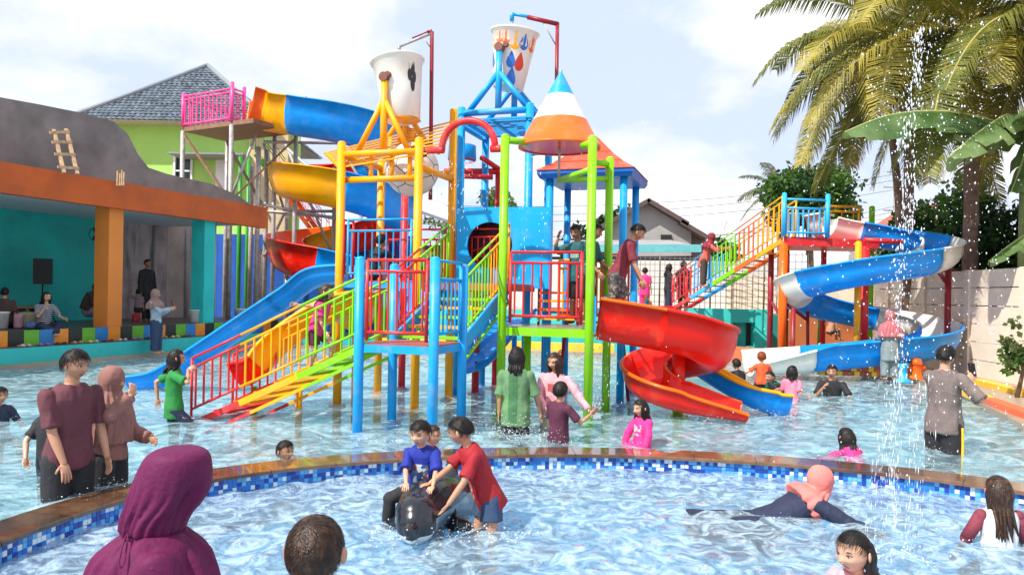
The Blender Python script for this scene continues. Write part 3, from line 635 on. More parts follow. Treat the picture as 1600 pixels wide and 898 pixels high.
def stair(par, A, B, width_vec, n, cols, h=0.9, nb=16, tread_cols=None, str_h=.16, both=True, rb=.012):
    """A,B : foot and head of one stringer line ; width_vec : to the other stringer"""
    A = Vector(A); B = Vector(B); Wv = Vector((width_vec[0], width_vec[1], 0))
    run = (B - A); hd = Vector((run.x, run.y, 0)).normalized()
    def colr(f):
        for fe, mt in cols:
            if f <= fe + 1e-6: return mt
        return cols[-1][1]
    for i in range(n):
        f = (i + .5) / n; c = A.lerp(B, f) + Wv * .5
        ang = math.atan2(Wv.y, Wv.x); MB().box(c, (Wv.length - .05, .25, .035), ang).build('tread', (tread_cols or colr)(f) if callable(tread_cols or colr) else tread_cols, par)
    for off in (Vector(), Wv):
        for a, b, mt in split_line(A + off, B + off, cols):
            MB().beam(a, b, .045, str_h).build('stringer', mt, par)
    Rr = railing(par, A + Vector((0, 0, .05)), B + Vector((0, 0, .05)), h, cols, nb, low=.16, rb=rb)
    if both: railing(par, A + Wv + Vector((0, 0, .05)), B + Wv + Vector((0, 0, .05)), h, cols, nb, low=.16, rb=rb)

# ---------------------------------------------------------------- slides
def frames(path):
    path = [Vector(p) for p in path]; out = []; k = len(path)
    for i in range(k):
        t = (path[min(i + 1, k - 1)] - path[max(i - 1, 0)]).normalized(); s = t.cross(Vector((0, 0, 1))).normalized(); u = s.cross(t).normalized()
        out.append((path[i], t, s, u))
    return out
def trough_profile(w, hl, hr, lip=0.055, th=0.022, n=9):
    """profile in (side,up), closed ; side + = right of travel. returns pts, kind (0 in,1 rim,2 out)"""
    inn = []
    for i in range(n + 1):
        a = math.pi * i / n; x = -w * math.cos(a); dep = math.sin(a) ** 0.8
        H = hl if x < 0 else hr
        inn.append((x, H * (1 - dep)))
    outr = [(x * (1 + th / w), y - th if 0 < i < n else y - .02) for i, (x, y) in enumerate(inn)]
    pts = list(inn); kinds = [0] * n
    pts += [(w + lip * .5, hr + .016), (w + lip, hr - .002), (w + lip, hr - .035)]; kinds += [1, 1, 1]
    pts += outr[::-1]; kinds += [1] + [2] * n
    pts += [(-w - lip, hl - .035), (-w - lip, hl - .002), (-w - lip * .5, hl + .016)]; kinds += [1, 1, 1, 1]
    return pts, kinds
def slide(par, path, w, secs, hl=.34, hr=.34, name='slide_section', samples=8, prof=None, flange=True):
    """secs : list of (end fraction, [inner, rim, outer] materials) ; hl/hr may be functions of fraction"""
    sm = cr(path, samples); fr_ = frames(sm); k = len(fr_); L_ = [0]
    for i in range(k - 1): L_.append(L_[-1] + (sm[i + 1] - sm[i]).length)
    tot = L_[-1]; i0 = 0
    for fe, mts in secs:
        i1 = max(i for i in range(k) if L_[i] <= fe * tot + 1e-6)
        m = MB(); vs = []; 
        for i in range(i0, i1 + 1):
            f = L_[i] / tot; a = hl(f) if callable(hl) else hl; b = hr(f) if callable(hr) else hr
            pts, kd = trough_profile(w, a, b); p, t, s, u = fr_[i]
            g = 1.0 + (0.035 if flange and (i == i0 or i == i1) else 0)
            vs += [p + s * x * g + u * y for x, y in pts]
        n = len(pts); fs = []; ms = []
        for i in range(i1 - i0):
            for j in range(n):
                fs.append((i * n + j, (i + 1) * n + j, (i + 1) * n + (j + 1) % n, i * n + (j + 1) % n)); ms.append(kd[j])
        m.add(vs, fs, ms, True)
        e = len(vs) - n; h2 = 9
        for base in (0, e):
            for j in range(h2):
                q = [base + j, base + j + 1, base + (h2 * 2 + 4) - j - 1 + 0, base + (h2 * 2 + 4) - j]
                m.f.append(q); m.m.append(2); m.sm.append(False)
        m.build(name, mts, par); i0 = i1
    return fr_

# ---------------------------------------------------------------- low landing platform
ZL = 1.06
LFL = Vector((-1.87, 9.44)); LFR = LFL + E1 * 1.0; LBL = LFL + E2 * .92; LBR = LFR + E2 * .92
def low_platform():
    t = thing('landing_platform', 'small sky blue landing platform on four posts with red front railing', 'platform', V3(LFL, FLOOR_O))
    for q, z in ((LFL, 2.1), (LFR, 2.1), (LBL, 2.05), (LBR, 2.05)): post(t, q, FLOOR_O, z, .062, BLU, flange=-0.03)
    m = MB(); e = .0
    m.prism([LFL, LFR, LBR, LBL], ZL - .10, ZL - .004); m.build('deck_frame', BLU, t)
    i = lambda p: p + (Vector((sum(q.x for q in (LFL, LFR, LBL, LBR)) / 4, sum(q.y for q in (LFL, LFR, LBL, LBR)) / 4)) - p) * .03
    m = MB(); m.prism([i(LFL), i(LFR), i(LBR), i(LBL)], ZL - .003, ZL + .012); m.build('deck_plate', mat('worn red deck', (0.45, 0.10, 0.08), .5, .3, 3), t)
    railing(t, V3(LFL + E1 * .10, ZL + .05), V3(LFR - E1 * .10, ZL + .05), .98, RED, 7, r=.02, rb=.014, gap=.14)
    railing(t, V3(LFR + E2 * .08, ZL + .05), V3(LBR - E2 * .08, ZL + .05), .98, BLU, 6, r=.018, rb=.013, gap=.22)
low_platform()
# front rainbow stair up to the landing
def front_stair():
    A = V3(LFL - E1 * 2.52 + E2 * .04, -0.12); B = V3(LFL - E1 * .05 + E2 * .04, ZL - .08)
    t = thing('rainbow_stair', 'red yellow and green stair rising from the water to the landing platform', 'stairs', A)
    cols = [(0.31, RED), (0.66, YEL), (1.0, GRN)]
    stair(t, A, B, E2 * .84, 8, cols, h=.84, nb=19, str_h=.085, rb=.016)
    for off in (Vector((0, 0)), E2 * .84):
        o = V3(off, 0)
        for a, b, mt in split_line(A + o - Vector((0, 0, .20)) + (B - A) * .10, B + o - Vector((0, 0, .16)), cols):
            MB().beam(a, b, .03, .04).build('lower_chord', mt, t)
    for w in (0, 1):
        q = A + V3(E2 * .84 * w, 0); MB().tube([Vector((q.x, q.y, FLOOR_O)), q + Vector((0, 0, .05))], .03).build('foot', RED, t)
front_stair()
# upper stair, landing -> upper deck
ZU = 1.86
UA = LBL; 
def upper_stair():
    A = V3(LBL + E2 * .03, ZL - .02); B = V3(LBL + E2 * 1.86, ZU - .05)
    t = thing('upper_stair', 'blue stringer stair with yellow treads and red green railing behind the landing', 'stairs', A)
    left = [(0.42, RED), (1.0, GRN)]; right = [(0.55, GRN), (1.0, YEL)]
    Wv = E1 * 1.0; W3 = V3(Wv, 0)
    for i in range(6):
        f = (i + .5) / 6; MB().box(A.lerp(B, f) + W3 * .5, (.94, .24, .035), math.atan2(E1.y, E1.x)).build('tread', YEL if i % 2 else GRN, t)
    for off in (Vector(), W3): MB().beam(A + off, B + off, .045, .17).build('stringer', BLU, t)
    for off in (Vector(), W3):
        for j in range(9):
            f0 = j / 9; f1 = (j + .5) / 9
            MB().beam(A.lerp(B, f0) + off - Vector((0, 0, .22)), A.lerp(B, f1) + off - Vector((0, 0, .06)), .02, .03).build('truss_bar', BLU, t)
            MB().beam(A.lerp(B, f1) + off - Vector((0, 0, .06)), A.lerp(B, f0 + 1 / 9) + off - Vector((0, 0, .22)), .02, .03).build('truss_bar', BLU, t)
        MB().beam(A + off - Vector((0, 0, .24)), B + off - Vector((0, 0, .24)), .03, .035).build('lower_chord', GRN, t)
    Z = Vector((0, 0, .05))
    railing(t, A + Z, B + Z, .92, left, 15, low=.12); railing(t, A + W3 + Z, B + W3 + Z, .92, right, 15, low=.12)
upper_stair()

# ---------------------------------------------------------------- buckets
def bucket(name, label, c, tilt_ax, tilt, r0, r1, h, mats_extra=None):
    """tipping bucket, c : pivot point (middle), built around it and tilted"""
    t = thing(name, label, 'bucket', c)
    M = Matrix.Rotation(tilt, 3, tilt_ax); c = Vector(c); zt = h * .33; zb = zt - h
    prof_o = [(r1 * .9, zb), (r1, zb + .02), (r1 + (r0 - r1) * .5, (zb + zt) / 2), (r0 * .985, zt - .06), (r0 * 1.06, zt - .035), (r0 * 1.10, zt - .01), (r0 * 1.09, zt), (r0 * .97, zt - .01), (r0 * .96, zt - .06), (r1 * .96, zb + .06), (0.001, zb + .055)]
    m = MB(); m.lathe(c, prof_o, 40, 0, True, M); m.lathe(c, [(0.001, zb), (r1 * .9, zb)], 40, 0, False, M); m.build('shell', mat('white bucket fibreglass', (0.80, 0.77, 0.70), .3, .06, 1.5, coat=.2, stain=(.5, .4, .3), stain_s=2, stain_w=.25), t)
    def surf(a, z, off=.006):
        f = (z - zb) / h; r = r1 + (r0 * .985 - r1) * f + off
        return M @ Vector((r * math.cos(a), r * math.sin(a), z)) + c
    return t, M, surf, zb, zt
def drop_decal(t, surf, a, z, s, mt, r=.5):
    m = MB(); vs = []; N_ = 20
    for i in range(N_):
        th = 2 * math.pi * i / N_; x = math.cos(th) * math.sin(th / 2 + math.pi / 4 * 0) if False else 0
        ang = th - math.pi / 2; rr = 1.0; px = math.cos(ang) * .5; py = math.sin(ang) * .55
        if py > 0: px *= (1 - (py / .55)) ** .55 * 1.0 + 0.0; py = py * 1.9
        vs.append(surf(a + px * s / r, z + py * s))
    vs.append(surf(a, z, .007)); m.add(vs, [(i, (i + 1) % N_, N_) for i in range(N_)], 0, True); m.build('drop_decal', mt, t)
def a_frame(par, FL, FR, BLp, BRp, zb, zp, r, material, side_pts):
    pass

# ---------------------------------------------------------------- yellow bucket tower
YFL = Vector((-2.67, 11.86)); YS = 1.31; YFR = YFL + E1 * YS; YBL = YFL + E2 * YS; YBR = YFR + E2 * YS
def slat_roof(par, A, B, C, D, n, th, w, material, rails=True):
    """slats parallel to A-B, spread from A to D"""
    A, B, C, D = [Vector(q) for q in (A, B, C, D)]
    for i in range(n):
        f = i / (n - 1); a = A.lerp(D, f); b = B.lerp(C, f); MB().beam(a, b, w, th).build('slat', material, par)
    for f in (.03, .5, .97):
        MB().beam(A.lerp(B, f) - Vector((0, 0, th)), D.lerp(C, f) - Vector((0, 0, th)), .05, .05).build('slat_bearer', material, par)
def yellow_tower():
    t = thing('yellow_bucket_tower', 'yellow pipe tower with sloping slatted splash roof and bucket frame', 'play tower', V3(YFL, FLOOR_O))
    zt = 3.93
    for q, z in ((YFL, zt + .05), (YFR, zt + .05), (YBL, zt + .0), (YBR, 4.72)): post(t, q, FLOOR_O, z, .066, YEL, flange=-.03)
    for a, b, z in ((YFL, YFR, zt - .12), (YBL, YBR, zt - .25), (YFL, YBL, zt - .12), (YFR, YBR, zt - .35), (YFL + E2 * .1, YFR + E2 * .1, zt - .5)):
        pipe(t, [V3(a, z), V3(b, z)], .05, YEL, 'beam')
    # deck
    MB().prism([YFL, YFR, YBR, YBL], ZU - .10, ZU - .003).build('deck_frame', BLU, t)
    MB().prism([YFL + (E1 + E2) * .03, YFR + (E2 - E1) * .03, YBR - (E1 + E2) * .03, YBL + (E1 - E2) * .03], ZU, ZU + .012).build('deck_plate', mat('worn red deck', (0.45, 0.10, 0.08), .5, .3, 3), t)
    railing(t, V3(YFL + E1 * .14, ZU + .02), V3(YFR - E1 * .10, ZU + .02), .92, BLU, 9, gap=.17)
    railing(t, V3(YFL + E1 * .06, ZU + .02), V3(YFL + E1 * .06 + E2 * .30, ZU + .02), .92, RED, 3)
    railing(t, V3(YBL + E1 * .1, ZU + .02), V3(YBR - E1 * .1, ZU + .02), .88, RED, 10, gap=.17)
    # sloped slats
    A = P(528, 262, 11.9); B = P(690, 236, 11.35); D = P(505, 240, 12.75); C = P(716, 188, 12.5)
    slat_roof(t, A, B, C, D, 9, .022, .030, YEL)
    # A frames with the pivots
    for q in (0.22, .98):
        o = YFL + E2 * q; L0 = V3(o + E1 * .15, zt - .1 + .25 * q); R0 = V3(o + E1 * 1.02, zt - .1 + .25 * q); TP = V3(o + E1 * .60, 5.02)
        pipe(t, [V3(o + E1 * .60, zt - .1), TP], .055, YEL, 'upright'); pipe(t, [L0, TP - Vector((0, 0, .34))], .045, YEL, 'brace'); pipe(t, [R0, TP - Vector((0, 0, .34))], .045, YEL, 'brace')
        MB().tube([TP - V3(E2 * .06, 0), TP + V3(E2 * .08, 0)], .075, 12).build('bearing', mat('rusty bearing', (.18, .06, .04), .5), t)
    # under frame brackets that carry the ball
    for f in (.35, .62, .85):
        q = YFL + E1 * YS * f + E2 * .1; pipe(t, [V3(q, zt - .5), V3(q, zt - .12)], .035, YEL, 'hanger')
    # water feed pipe
    b = P(674, 225, 12.4); pipe(t, [b - Vector((0, 0, .9)), P(675, 50, 12.4), P(668, 50, 12.4)], .032, MAR, 'feed_riser', 8)
    pipe(t, [P(675, 52, 12.4), P(624, 73, 12.5)], .024, STEEL, 'feed_arm', 8); pipe(t, [P(675, 47, 12.4), P(644, 60, 12.5)], .012, MAR, 'stay', 6); pipe(t, [P(624, 71, 12.5), P(623, 82, 12.5)], .03, STEEL, 'nozzle', 8)
    pipe(t, [P(672, 74, 12.4), P(662, 60, 12.4)], .010, STEEL, 'stay', 6)
    # bucket
    piv = V3(YFL + E2 * .60 + E1 * .66, 5.06)
    bt, M, surf, zb, z2 = bucket('tipping_bucket', 'plain white tipping bucket with black emblem on the yellow frame', piv, Matrix.Rotation(R(-18), 3, 'Z') @ Vector((.35, 1, 0)), R(-9), .40, .275, .98)
    EM = mat('black emblem print', (.02, .02, .02), .4)
    ca = math.atan2(-E2.y, -E2.x) + .95
    for (da, z, s) in ((0.10, .09, .17), (.22, -.05, .12), (-.02, -.03, .12), (.12, -.17, .14)):
        m = MB(); vs = [surf(ca + da + math.cos(x) * s * .9, z + math.sin(x) * s * .8) for x in np.linspace(0, 6.28, 15)[:-1]]; m.add(vs, [tuple(range(14))]); m.build('emblem', EM, bt)
    MB().tube([piv - V3(E2 * .42, 0), piv + V3(E2 * .42, 0)], .045, 10).build('axle', mat('rusty bearing', (.18, .06, .04), .5), bt)
    MB().ball(piv + M @ Vector((0, 0, -.645)), (.285, .285, .03), 20, 6).build('base_ring', YEL, bt)
yellow_tower()
def soccer_ball():
    c = V3(YFL + E1 * .88 + E2 * .66, 3.66); r = .43
    t = thing('giant_football', 'giant white football with black seams hanging inside the yellow tower', 'ball', c)
    ph = (1 + 5 ** .5) / 2; vs = [Vector(q).normalized() for q in [(s1, s2 * ph, 0) for s1 in (-1, 1) for s2 in (-1, 1)] + [(0, s1, s2 * ph) for s1 in (-1, 1) for s2 in (-1, 1)] + [(s2 * ph, 0, s1) for s1 in (-1, 1) for s2 in (-1, 1)]]
    Q = Matrix.Rotation(.5, 3, 'X') @ Matrix.Rotation(.7, 3, 'Z'); vs = [Q @ v for v in vs]
    el = min((a - b).length for i, a in enumerate(vs) for b in vs[:i])
    WB = mat('ball white', (.72, .70, .66), .4, .1, 2, stain=(.4, .35, .3), stain_s=2, stain_w=.4); BB = mat('ball black', (.02, .02, .02), .4)
    MB().ball(c, r * .985, 32, 24).build('core', BB, t)
    def panel(center, ring, material):
        n = center.normalized(); m = MB(); K = 4; pts = []
        rr = [center.lerp(q, .955) for q in ring]; k = len(rr)
        vs_ = [n * r]; fs = []
        for lv in range(1, K + 1):
            for i in range(k):
                for s_ in range(lv): 
                    a = center.lerp(rr[i], lv / K); b = center.lerp(rr[(i + 1) % k], lv / K); vs_.append((a.lerp(b, s_ / lv)).normalized() * r)
        idx = lambda lv, i, s_: 0 if lv == 0 else 1 + k * (lv * (lv - 1) // 2) + (i * lv + s_) % (k * lv)
        for lv in range(1, K + 1):
            for i in range(k):
                for s_ in range(lv):
                    a = idx(lv, i, s_); b = idx(lv, i, s_ + 1) if s_ + 1 < lv else idx(lv, i + 1, 0) if i + 1 < k else idx(lv, 0, 0)
                    lo = idx(lv - 1, i, s_) if s_ < lv - 1 or lv == 1 else (idx(lv - 1, i + 1, 0) if i + 1 < k else idx(lv - 1, 0, 0)); fs.append((a, b, lo))
                    if s_ > 0:
                        lo2 = idx(lv - 1, i, s_ - 1); fs.append((a, lo, lo2))
        m.add([v + c for v in vs_], fs, 0, True); return m.build('panel', material, t)
    for v in vs:
        nb = [w for w in vs if abs((w - v).length - el) < .01]; ring = [v.lerp(w, 1 / 3) for w in nb]
        x = v.orthogonal().normalized(); y = v.cross(x); ring.sort(key=lambda q: math.atan2(q.dot(y), q.dot(x))); panel(sum(ring, Vector()) / 5, ring, BB if v.z > .35 else WB)
    n = len(vs)
    for i in range(n):
        for j in range(i + 1, n):
            for k in range(j + 1, n):
                a, b, d = vs[i], vs[j], vs[k]
                if max((a - b).length, (b - d).length, (a - d).length) < el + .01:
                    ring = [a.lerp(b, 1 / 3), a.lerp(b, 2 / 3), b.lerp(d, 1 / 3), b.lerp(d, 2 / 3), d.lerp(a, 1 / 3), d.lerp(a, 2 / 3)]; panel(sum(ring, Vector()) / 6, ring, WB)
    MB().tube([c + Vector((0, 0, r * .95)), c + Vector((0, 0, r + .22))], .03, 8).build('hanger', YEL, t)
soccer_ball()

# ---------------------------------------------------------------- blue bucket tower
KFR = Vector((.24, 12.78)); KS = 1.22; KFL = KFR - E1 * KS; KBL = KFL + E2 * KS; KBR = KFR + E2 * KS
def blue_tower():
    t = thing('blue_bucket_tower', 'tall sky blue pipe tower with slatted splash roof and bucket frame', 'play tower', V3(KFL, FLOOR_O))
    zt = 4.78
    for q in (KFL, KFR, KBL, KBR): post(t, q, FLOOR_O, zt + .08, .068, BLU, flange=-.03)
    for a, b in ((KFL, KFR), (KBL, KBR), (KFL, KBL), (KFR, KBR)): pipe(t, [V3(a, zt), V3(b, zt)], .055, BLU, 'beam')
    A = V3(KFL - E1 * .12 - E2 * .08, zt - .14); B = V3(KFR + E1 * .06 - E2 * .08, zt - .14); C = V3(KBR + E1 * .06, zt - .16); D = V3(KBL - E1 * .12, zt - .16)
    slat_roof(t, A, B, C, D, 11, .03, .036, BLU)
    for q in (0.12, 1.0):
        o = KFL + E2 * q; TP = V3(o + E1 * .62, 5.90)
        pipe(t, [V3(o + E1 * .62, zt), TP], .055, BLU, 'upright'); pipe(t, [V3(o + E1 * .04, zt), TP - Vector((0, 0, .42))], .05, BLU, 'brace'); pipe(t, [V3(o + E1 * 1.2, zt), TP - Vector((0, 0, .42))], .05, BLU, 'brace')
        MB().tube([TP - V3(E2 * .06, 0), TP + V3(E2 * .08, 0)], .075, 12).build('bearing', mat('rusty bearing', (.18, .06, .04), .5), t)
    # spray elbows on the posts
    pipe(t, [V3(KFR, 4.02), V3(KFR + E1 * .10, 4.05), V3(KFR + E1 * .30, 4.05)], .04, BLU, 'spray_elbow')
    # feed pipe
    pipe(t, [P(868, 230, 13.6), P(871, 36, 13.6)], .034, MAR, 'feed_riser', 8); pipe(t, [P(872, 38, 13.6), P(824, 27, 13.6)], .042, MAR, 'feed_arm', 8); pipe(t, [P(834, 28, 13.6), P(800, 22, 13.6)], .03, BLU, 'feed_arm', 8)
    pipe(t, [P(803, 22, 13.6), P(800, 25, 13.6), P(800, 33, 13.6)], .04, BLU, 'nozzle', 8); pipe(t, [P(848, 34, 13.6), P(869, 72, 13.6)], .012, STEEL, 'stay', 6)
    piv = V3(KFL + E2 * .56 + E1 * .72, 5.96)
    bt, M, surf, zb, z2 = bucket('tipping_bucket', 'white tipping bucket printed with coloured drops on the blue frame', piv, Matrix.Rotation(R(-18), 3, 'Z') @ Vector((.2, 1, 0)), R(7), .40, .27, 1.0)
    ca = math.atan2(-E2.y, -E2.x)
    O_, Y_, B_, R_ = mat('drop orange', (.86, .16, .02), .35), mat('drop amber', (.85, .36, .02), .35), mat('drop blue', (.02, .16, .58), .35), mat('drop red', (.72, .05, .03), .35)
    for a, z, s, mt in ((-1.05, .20, .17, Y_), (-.40, .26, .17, O_), (-.05, .25, .19, O_), (.42, .20, .24, Y_), (.85, .18, .18, B_), (.30, -.14, .18, B_), (.78, -.16, .20, R_), (-1.0, -.12, .18, B_), (.42, -.44, .22, B_), (-.35, -.40, .2, R_), (1.4, .2, .2, O_), (2.2, .15, .2, B_), (3.1, .2, .2, Y_), (-1.9, .2, .2, R_)):
        drop_decal(bt, surf, ca + a, z - .12, s, mt, .37)
    MB().tube([piv - V3(E2 * .42, 0), piv + V3(E2 * .42, 0)], .045, 10).build('axle', mat('rusty bearing', (.18, .06, .04), .5), bt)
blue_tower()

# ---------------------------------------------------------------- middle upper deck, red posts and porthole panel
def middle_deck():
    t = thing('middle_deck', 'raised middle deck on red posts joining the towers', 'platform', V3(YFR, FLOOR_O))
    a = YFR + E1 * .08 + E2 * .28; poly = [a, a + E1 * 1.35, a + E1 * 1.35 + E2 * 1.1, a + E2 * 1.1]
    MB().prism(poly, ZU - .11, ZU - .001).build('deck', mat('worn red deck', (0.45, 0.10, 0.08), .5, .3, 3), t)
    for u, d, z in ((630, 14.0, 3.85), (745, 13.6, 1.8), (776, 14.4, 4.0)): post(t, XY(u, d), FLOOR_O, z, .066, RED, flange=-.03)
    a = V3(XY(632, 14.0), 1.9) if False else None
    # red gate pipe behind
    pipe(t, [P(694, 268, 14.2), P(777, 268, 14.4)], .06, RED, 'beam'); pipe(t, [P(690, 274, 13.9), P(770, 277, 14.0)], .05, RED, 'beam'); pipe(t, [P(752, 246, 14.1), P(779, 264, 14.4)], .05, RED, 'beam')
    # blue barrel shower above the gate
    q = P(722, 240, 14.0); m = MB(); m.lathe(q, [(.20, .16), (.25, .14), (.26, -.12), (.22, -.15)], 20, [1, 0, 1]); m.build('splash_drum', [BLU, RED], t)
    # far red railings
    b0 = a if a else YBR + E1 * .1
    railing(t, V3(YBR + E1 * .1, ZU), V3(YBR + E1 * .95, ZU), .9, RED, 8); railing(t, V3(YBR + E1 * .05 + E2 * .25, ZU - .4), V3(YBR + E1 * .9 + E2 * .25, ZU - .2), .9, ORG, 7)
    # porthole panel with a crawl tunnel behind it
    p = thing('porthole_panel', 'big sky blue panel with a round porthole and crawl tunnel', 'play panel', P(782, 450, 12.3))
    A = V3(XY(712, 12.45), 0); B = V3(XY(858, 12.20), 0); z0, z1 = 1.80, 3.10; ex = (B - A); Lx = ex.length; ex.normalize(); nx = Vector((ex.y, -ex.x, 0))
    hc = (XY(764, 12.4) - Vector((A.x, A.y))).length; hz_ = P(760, 383, 12.4).z; hr_ = .37; K = 32; m = MB()
    hx, hz2 = hc, hz_
    def wp(x, z, o): return A + ex * x + nx * o + Vector((0, 0, z))
    vs = []; per = []
    for o in (0, -.05):
        for i in range(K):
            th = 2 * math.pi * i / K; c_, s_ = math.cos(th), math.sin(th); vs.append(wp(hx + hr_ * c_, hz2 + hr_ * s_, o))
        for i in range(K):
            th = 2 * math.pi * i / K; c_, s_ = math.cos(th), math.sin(th)
            kx = min((Lx - hx) / c_ if c_ > 1e-6 else 1e9, -hx / c_ if c_ < -1e-6 else 1e9); kz = min((z1 - hz2) / s_ if s_ > 1e-6 else 1e9, (z0 - hz2) / s_ if s_ < -1e-6 else 1e9); kk = min(kx, kz)
            vs.append(wp(hx + kk * c_, hz2 + kk * s_, o))
    # add exact corners by snapping the nearest perimeter samples
    for cx_, cz_ in ((0, z0), (Lx, z0), (0, z1), (Lx, z1)):
        best = min(range(K), key=lambda i: (vs[K + i] - wp(cx_, cz_, 0)).length); vs[K + best] = wp(cx_, cz_, 0); vs[3 * K + best] = wp(cx_, cz_, -.05)
    fs = []
    for i in range(K):
        j = (i + 1) % K
        fs += [(i, K + i, K + j, j), (2 * K + i, 2 * K + j, 3 * K + j, 3 * K + i), (K + i, 3 * K + i, 3 * K + j, K + j), (i, j, 2 * K + j, 2 * K + i)]
    m.add(vs, fs); m.build('panel_sheet', mat('cyan panel', (.006, .38, .86), .35, .12, 2, spec=.3, stain=(.3, .5, .65), stain_s=3, stain_w=.25), p)
    m = MB(); vs = []
    for o in (-.051, -.62):
        for i in range(K): th = 2 * math.pi * i / K; vs.append(wp(hx + (hr_ + .02) * math.cos(th), hz2 + (hr_ + .02) * math.sin(th), o))
    m.add(vs, [(i, (i + 1) % K, K + (i + 1) % K, K + i) for i in range(K)], 0, True); m.build('tunnel', mat('dark maroon tunnel', (.10, .015, .03), .35), p)
    m = MB(); m.add([wp(hx + (hr_ + .02) * math.cos(2 * math.pi * i / K), hz2 + (hr_ + .02) * math.sin(2 * math.pi * i / K), -.60) for i in range(K)], [tuple(range(K))]); m.build('tunnel_end', mat('dark maroon tunnel', (.10, .015, .03), .35), p)
    side = V3(XY(858, 12.22), 0); s2 = V3(KBR - E2 * .2, 0)
    m = MB(); m.slab([V3(XY(859.5, 12.2), 1.80), V3(XY(862, 13.3), 1.80), V3(XY(862, 13.3), 2.95), V3(XY(859.5, 12.2), 2.95)], .04); m.build('side_sheet', FBLU, p)
middle_deck()

# ---------------------------------------------------------------- green cone tower
GFR = Vector((1.07, 10.55)); GS = 1.27; GFL = GFR - E1 * GS; GBR = GFR + E2 * GS; GBL = GFL + E2 * GS; ZG = 1.24
def green_tower():
    t = thing('green_cone_tower', 'lime green four post tower with deck and red front railing under the cone', 'play tower', V3(GFL, FLOOR_O))
    for q, z in ((GFL, 3.95), (GFR, 3.87), (GBR, 3.80), (GBL, 1.2)): post(t, q, FLOOR_O, z, .062, GRN, flange=-.03)
    MB().prism([GFL, GFR, GBR, GBL], ZG - .12, ZG - .003).build('deck_frame', GRN, t)
    e = .03; MB().prism([GFL + (E1 + E2) * e, GFR + (E2 - E1) * e, GBR - (E1 + E2) * e, GBL + (E1 - E2) * e], ZG, ZG + .012).build('deck_plate', mat('wet grey deck', (.28, .26, .25), .25, .3, 3), t)
    railing(t, V3(GFL + E1 * .12, ZG + .06), V3(GFR - E1 * .12, ZG + .06), 1.0, RED, 8, r=.02, rb=.014, gap=.15)
    railing(t, V3(GBL + E1 * .5, ZG + .06), V3(GBR - E1 * .1, ZG + .06), .95, YEL, 5, r=.02, rb=.014)
    ctr = (GFL + GFR + GBL + GBR) / 4
    for q, z, f in ((GFL, 3.90, .42), (GFR, 3.80, .28), (GBR, 3.72, .35)): pipe(t, [V3(q, z), V3(q.lerp(ctr, f), z + .0)], .05, GRN, 'arm')
    pipe(t, [V3(GFR, 3.44), V3(ctr, 3.40)], .042, GRN, 'arm'); pipe(t, [V3(GBR, 3.5), V3(ctr, 3.40)], .042, GRN, 'arm'); pipe(t, [V3(ctr, 3.36), V3(ctr, 4.2)], .022, STEEL, 'centre_pipe')
    c = thing('cone_shower', 'blue white and orange striped cone shower above the green tower', 'cone shower', V3(ctr, 3.84))
    h = 1.13; r = .60; base = 3.90
    bands = [((0.0, .335), ORG), ((.335, .66), mat('cone white', (.80, .80, .78), .35, .06, 2, stain=(.5, .45, .4), stain_s=2, stain_w=.2)), ((.66, .965), BLU)]
    for (a, b), mt in bands:
        m = MB(); pr = [(r * (1 - a), base + h * a), (r * (1 - b), base + h * b)]
        if a == 0: pr = [(r - .03, base - .03), (r + .01, base - .035), (r + .012, base)] + pr
        m.lathe(V3(ctr, 0), pr, 40); m.build('cone_band', mt, c)
    MB().lathe(V3(ctr, 0), [(r * .035, base + h * .965), (r * .035, base + h), (0.001, base + h * 1.01)], 12).build('tip', STEEL, c)
    MB().lathe(V3(ctr, 0), [(0.001, base - .02), (r - .02, base - .02)], 40).build('underside', FRED, c)
    # small stair from the middle deck down to the green deck
    s = thing('link_stair', 'short stair with orange treads and dark red stringers behind the red railing', 'stairs', V3(GBL, ZG))
    A = V3(GBL + E1 * .25 - E2 * .25, ZG + .02); B = V3(GBL + E1 * .02 + E2 * .55, ZU - .04)
    for off in (Vector((0, 0, 0)), V3(E1 * .62, 0)): MB().beam(A + off, B + off, .04, .12).build('stringer', MAR, s)
    for i in range(4): MB().box(A.lerp(B, (i + .6) / 4.2) + V3(E1 * .31, 0), (.58, .24, .035), math.atan2(E1.y, E1.x)).build('tread', ORG if i % 2 else YEL, s)
green_tower()
# red spray arch between yellow and green posts
def arch():
    a = P(668, 235, 11.42); b = P(790, 232, 11.0); t = thing('spray_arch', 'red arched spray pipe between the yellow and green posts', 'pipe arch', a)
    a2 = a.lerp(b, .20); b2 = a.lerp(b, .82)
    pipe(t, [a, a2, a2 + (b2 - a2) * .02], .055, RED, 'stub'); pipe(t, [b2, b], .055, RED, 'stub')
    pts = []; s_ = a.lerp(b, .19); e_ = a.lerp(b, .87)
    for i in range(19):
        th = math.pi * i / 18; f = .5 - .5 * math.cos(th); q = s_.lerp(e_, f); q.z += .42 * math.sin(th) ** .9; pts.append(q)
    MB().tube(pts, .05, 12).build('arch_pipe', RED, t)
arch()

